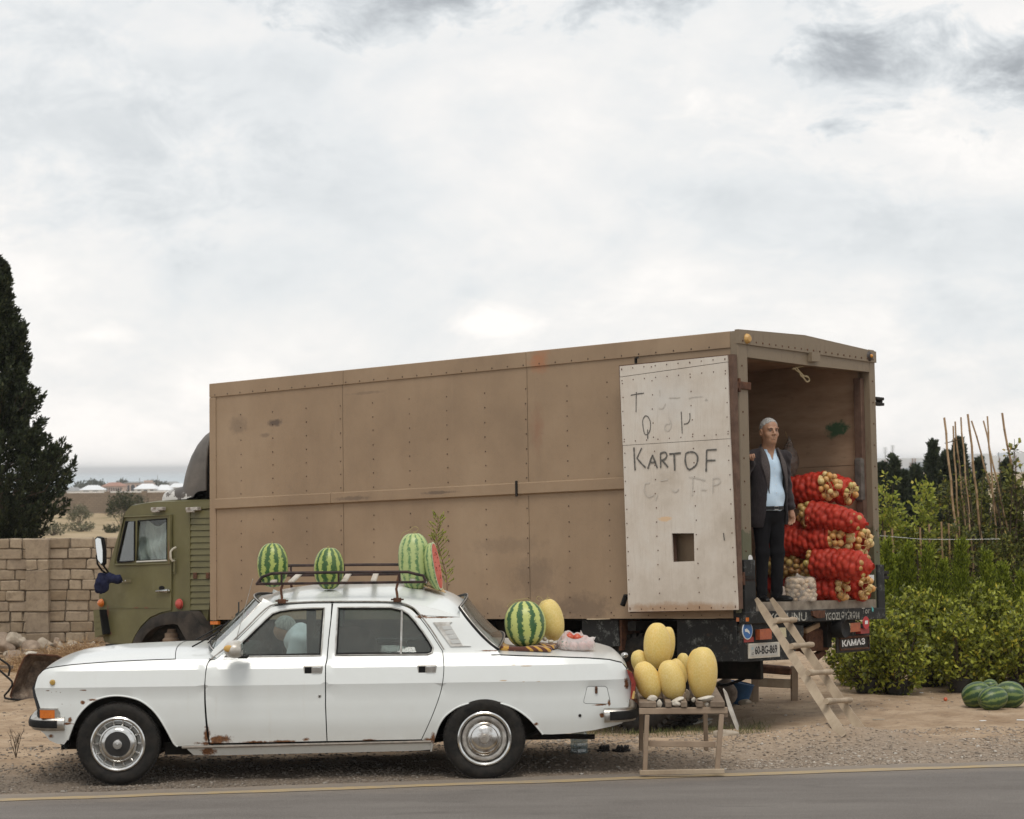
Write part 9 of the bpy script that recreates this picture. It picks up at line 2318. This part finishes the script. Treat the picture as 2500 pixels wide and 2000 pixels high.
for s,ank in ((1,(.085,.0)),(-1,(-.10,.02))):
 def shoe_f(X,Y,Z,s=s,ank=ank):
  A,B = AB(X,Y); sp = .45 * s; A0,B0 = A - ank[0],B - ank[1]; a2 = A0 * math.cos(sp * .6) - B0 * math.sin(sp * .6); b2 = A0 * math.sin(sp * .6) + B0 * math.cos(sp * .6)
  d = smin(sd_ell(a2,b2,Z,(0,.10,.028),(.048,.11,.036)),sd_ell(a2,b2,Z,(0,-.01,.045),(.040,.062,.055)),.03); return np.maximum(d,-Z + .001)
 P_,Q_ = surfnet(shoe_f,np.arange(-.25,.36,.007),np.arange(-.34,.16,.007),np.arange(-.01,.12,.007)); link('shoe',np_mesh('shoe',P_,Q_,True),SHOE,man)
def jack_f(X,Y,Z):
 A,B = AB(X,Y)
 d = smin(sd_ell(A,B,Z,(0,-.01,1.29),(.195,.135,.205)),sd_ell(A,B,Z,(0,.012,1.02),(.188,.152,.30)),.08)
 d = smin(d,sd_ell(A,B,Z,(0,.0,.80),(.205,.155,.20)),.08)
 for s in (1,-1): d = smin(d,sd_caps(A,B,Z,(s * .10,-.01,1.435),(s * .205,-.01,1.405),.055,.068),.03)
 d = smin(d,sd_caps(A,B,Z,(0,-.03,1.42),(0,-.01,1.49),.088,.075),.03)
 body = np.maximum(d,-Z + .735 + .05 * A)
 body = np.maximum(body,-(d + .016))
 body = np.maximum(body,-sd_caps(A,B,Z,(0,.02,1.36),(0,.05,1.62),.068,.085))
 lo = np.interp(Z,[.70,.90,1.05,1.2,1.34,1.42,1.50],[-.125,-.105,-.090,-.075,-.060,-.055,-.075]); hi = np.interp(Z,[.70,.90,1.05,1.2,1.34,1.42,1.50],[.170,.160,.150,.125,.090,.068,.080])
 gap = np.maximum(np.maximum(lo - A,A - hi),-B + .0)
 body = np.maximum(body,-gap)
 arm = smin(sd_caps(A,B,Z,a_['Ls'],a_['Le'],.064,.055),sd_caps(A,B,Z,a_['Le'],(.245,.022,.915),.055,.046),.02)
 arm2 = smin(sd_caps(A,B,Z,a_['Rs'],a_['Re'],.064,.057),sd_caps(A,B,Z,a_['Re'],(-.288,.15,1.35),.056,.044),.02)
 body = smin(body,np.maximum(arm,.885 - Z),.02); body = smin(body,arm2,.02)
 wr = .006 * vnoise(A * 15 + Z * 6,B * 15,Z * 11,9) + .004 * np.sin(Z * 60 + A * 25 + 4 * vnoise(A * 6,B * 6,Z * 6,2)) * (np.abs(A) > .2)
 return body + wr * .9
P_,Q_ = surfnet(jack_f,np.arange(-.46,.36,.0068),np.arange(-.38,.30,.0068),np.arange(.70,1.54,.0068)); jk = link('jacket',np_mesh('jacket',P_,Q_,True),JACK,man)
LAP = pbr('lapel_cloth',(.062,.052,.052),(.095,.080,.076),60,rough=.95)
for s,xa,xb in ((-1,-1,0),(1,1,0)):
 pts = ([(-.062,.105,1.05),(-.058,.125,1.2),(-.055,.118,1.32),(-.070,.085,1.43),(-.078,.03,1.495)],[(-.070,.120,1.06),(-.108,.118,1.22),(-.132,.095,1.34),(-.118,.075,1.40),(-.100,.025,1.50)]) if s < 0 else ([(.132,.115,1.06),(.108,.130,1.2),(.082,.118,1.32),(.078,.080,1.43),(.080,.03,1.495)],[(.142,.120,1.06),(.152,.108,1.22),(.150,.085,1.34),(.128,.070,1.40),(.104,.025,1.50)])
 e0,e1 = [Vector(P3(*p)) for p in pts[0]],[Vector(P3(*p)) for p in pts[1]]; f3 = Vector(P3(0,1,0)) * .022
 e0 = spline(e0,4); e1 = spline(e1,4); q = MB(); q.grid([[a + f3 * .7,a.lerp(b,.5) + f3 * 1.25,b + f3 * .6] for a,b in zip(e0,e1)]); q.grid([[a,b - f3 * .2] for a,b in zip(e0,e1)]); q.build('lapel',LAP,jk,50)
# ------------------------------------------------------------------ someone bending down behind the car
pb = CF.M @ CF.tr(775,1600,2.35); gb = ground(pb.x,pb.y)
def Q3(px,py): return (CF.M @ CF.tr(px,py,2.35))
hip,neck,head = Q3(790,1640),Q3(722,1552),Q3(702,1532)
pers = empty('person',(hip.x,hip.y,gb),label='person in white shirt bending down behind the car, seen through its front window',cat='person')
O = Vector((hip.x,hip.y,gb)); hp_,nk,hd_ = hip - O,neck - O,head - O
def t3(v): return tuple(v)
kn = Vector((-.02,.0,.46));
def bf(X,Y,Z):
 d = sd_caps(X,Y,Z,t3(hp_),t3(nk + Vector((.02,0,-.04))),.11,.11); d = smin(d,sd_ell(X,Y,Z,t3(hd_ + Vector((-.03,0,-.02))),(.095,.075,.10)),.02); d = smin(d,sd_caps(X,Y,Z,t3(nk),t3(hd_),.05,.05),.02)
 for s in (-1,1):
  o = Vector((0,s * .10,0)); d = smin(d,sd_caps(X,Y,Z,t3(hp_ + o),t3(kn + o),.08,.05),.03); d = smin(d,sd_caps(X,Y,Z,t3(kn + o),t3(Vector((.02,s * .1,.05))),.05,.035),.02); d = smin(d,sd_caps(X,Y,Z,(.02,s * .1,.035),(-.14,s * .1,.03),.035,.03),.02)
  sh_p = nk + Vector((.03,s * .17,-.03)); el = sh_p + Vector((-.06,s * .03,-.27)); wr_ = el + Vector((-.12,0,-.20)); d = smin(d,sd_caps(X,Y,Z,t3(sh_p),t3(el),.045,.038),.03); d = smin(d,sd_caps(X,Y,Z,t3(el),t3(wr_),.036,.026),.01);
  for k in range(4): b = wr_ + Vector((-.02,(k - 1.5) * .016,-.04)); d = smin(d,sd_caps(X,Y,Z,t3(wr_),t3(b),.018,.012),.006); d = smin(d,sd_caps(X,Y,Z,t3(b),t3(b + Vector((-.02,0,-.05))),.010,.008),.003)
  d = smin(d,sd_caps(X,Y,Z,t3(wr_),t3(wr_ + Vector((-.05,-s * .03,-.03))),.013,.009),.006)
 return d
P_,Q_ = surfnet(bf,np.arange(-.62,.22,.014),np.arange(-.34,.34,.014),np.arange(0,1.5,.014)); link('body',np_mesh('body',P_,Q_,True),SKIN,pers)
def sf(X,Y,Z):
 d = sd_caps(X,Y,Z,t3(hp_),t3(nk + Vector((.03,0,-.03))),.135,.14)
 for s in (-1,1): sh_p = nk + Vector((.03,s * .17,-.03)); d = smin(d,sd_caps(X,Y,Z,t3(sh_p),t3(sh_p + Vector((-.05,s * .03,-.22))),.07,.06),.05)
 cutp = (X - nk.x) * (hp_.x - nk.x) + (Z - nk.z) * (hp_.z - nk.z); return np.maximum(d,-cutp * 2 - .09) + .007 * vnoise(X * 16,Y * 16,Z * 12,3)
P_,Q_ = surfnet(sf,np.arange(-.62,.25,.012),np.arange(-.34,.34,.014),np.arange(.5,1.5,.012)); link('shirt',np_mesh('shirt',P_,Q_,True),pbr('white_shirt',(.66,.69,.72),rough=.85),pers)
def tf(X,Y,Z):
 d = sd_ell(X,Y,Z,t3(hp_ + Vector((.0,0,-.06))),(.15,.17,.15))
 for s in (-1,1): o = Vector((0,s * .10,0)); d = smin(d,sd_caps(X,Y,Z,t3(hp_ + o),t3(kn + o),.095,.068),.03); d = smin(d,sd_caps(X,Y,Z,t3(kn + o),(.02,s * .1,.08),.068,.055),.02)
 return np.maximum(np.maximum(d,-Z + .04),Z - hp_.z - .05)
P_,Q_ = surfnet(tf,np.arange(-.25,.25,.014),np.arange(-.34,.34,.014),np.arange(0,1.3,.016)); link('trousers',np_mesh('trousers',P_,Q_,True),pbr('grey_trousers',(.05,.05,.055),rough=.9),pers)
P_,Q_ = surfnet(lambda X,Y,Z: np.maximum(sd_ell(X,Y,Z,t3(hd_ + Vector((-.02,0,.0))),(.10,.084,.105)),-(Z - hd_.z) - .02 - (X - hd_.x) * .3),np.arange(hd_.x - .15,hd_.x + .12,.008),np.arange(-.1,.1,.008),np.arange(hd_.z - .13,hd_.z + .13,.008)); link('hair',np_mesh('hair',P_,Q_,True),HAIR,pers)
P_,Q_ = surfnet(lambda X,Y,Z: sd_ell(X,Y,Z,(0,0,0),(.24,.22,.20)) + .03 * vnoise(X * 10,Y * 10,Z * 8,3) ,np.linspace(-.3,.3,40),np.linspace(-.28,.28,36),np.linspace(-.26,.26,36))
o = link('dark_jacket',np_mesh('dark_jacket',P_,Q_,True),pbr('black_quilt',(.014,.014,.016),(.03,.03,.032),14,rough=.8)); o.matrix_world = CF.M @ Matrix.Translation(Vector((1.72,.95,.93))); tag(o,'dark quilted jacket heaped on the seat behind the rear side window','jacket')
# ------------------------------------------------------------------ air: thin even haze round everything
q = MB(); q.box((-14600,-80,-17),(14600,15300,13.5)); hz = q.build('haze',None,None,None)
m = bpy.data.materials.new('thin_haze'); m.use_nodes = True; n = m.node_tree.nodes; n.clear(); o_ = n.new('ShaderNodeOutputMaterial'); pv = n.new('ShaderNodeVolumePrincipled')
pv.inputs['Color'].default_value = (.97,.985,1,1); pv.inputs['Density'].default_value = .0002; pv.inputs['Anisotropy'].default_value = .0
m.node_tree.links.new(pv.outputs[0],o_.inputs['Volume']); hz.data.materials.append(m); hz.display_type = 'WIRE'; tag(hz,'thin pale haze over the plain and the sea','haze',kind='stuff')
sc.cycles.volume_max_steps = 64
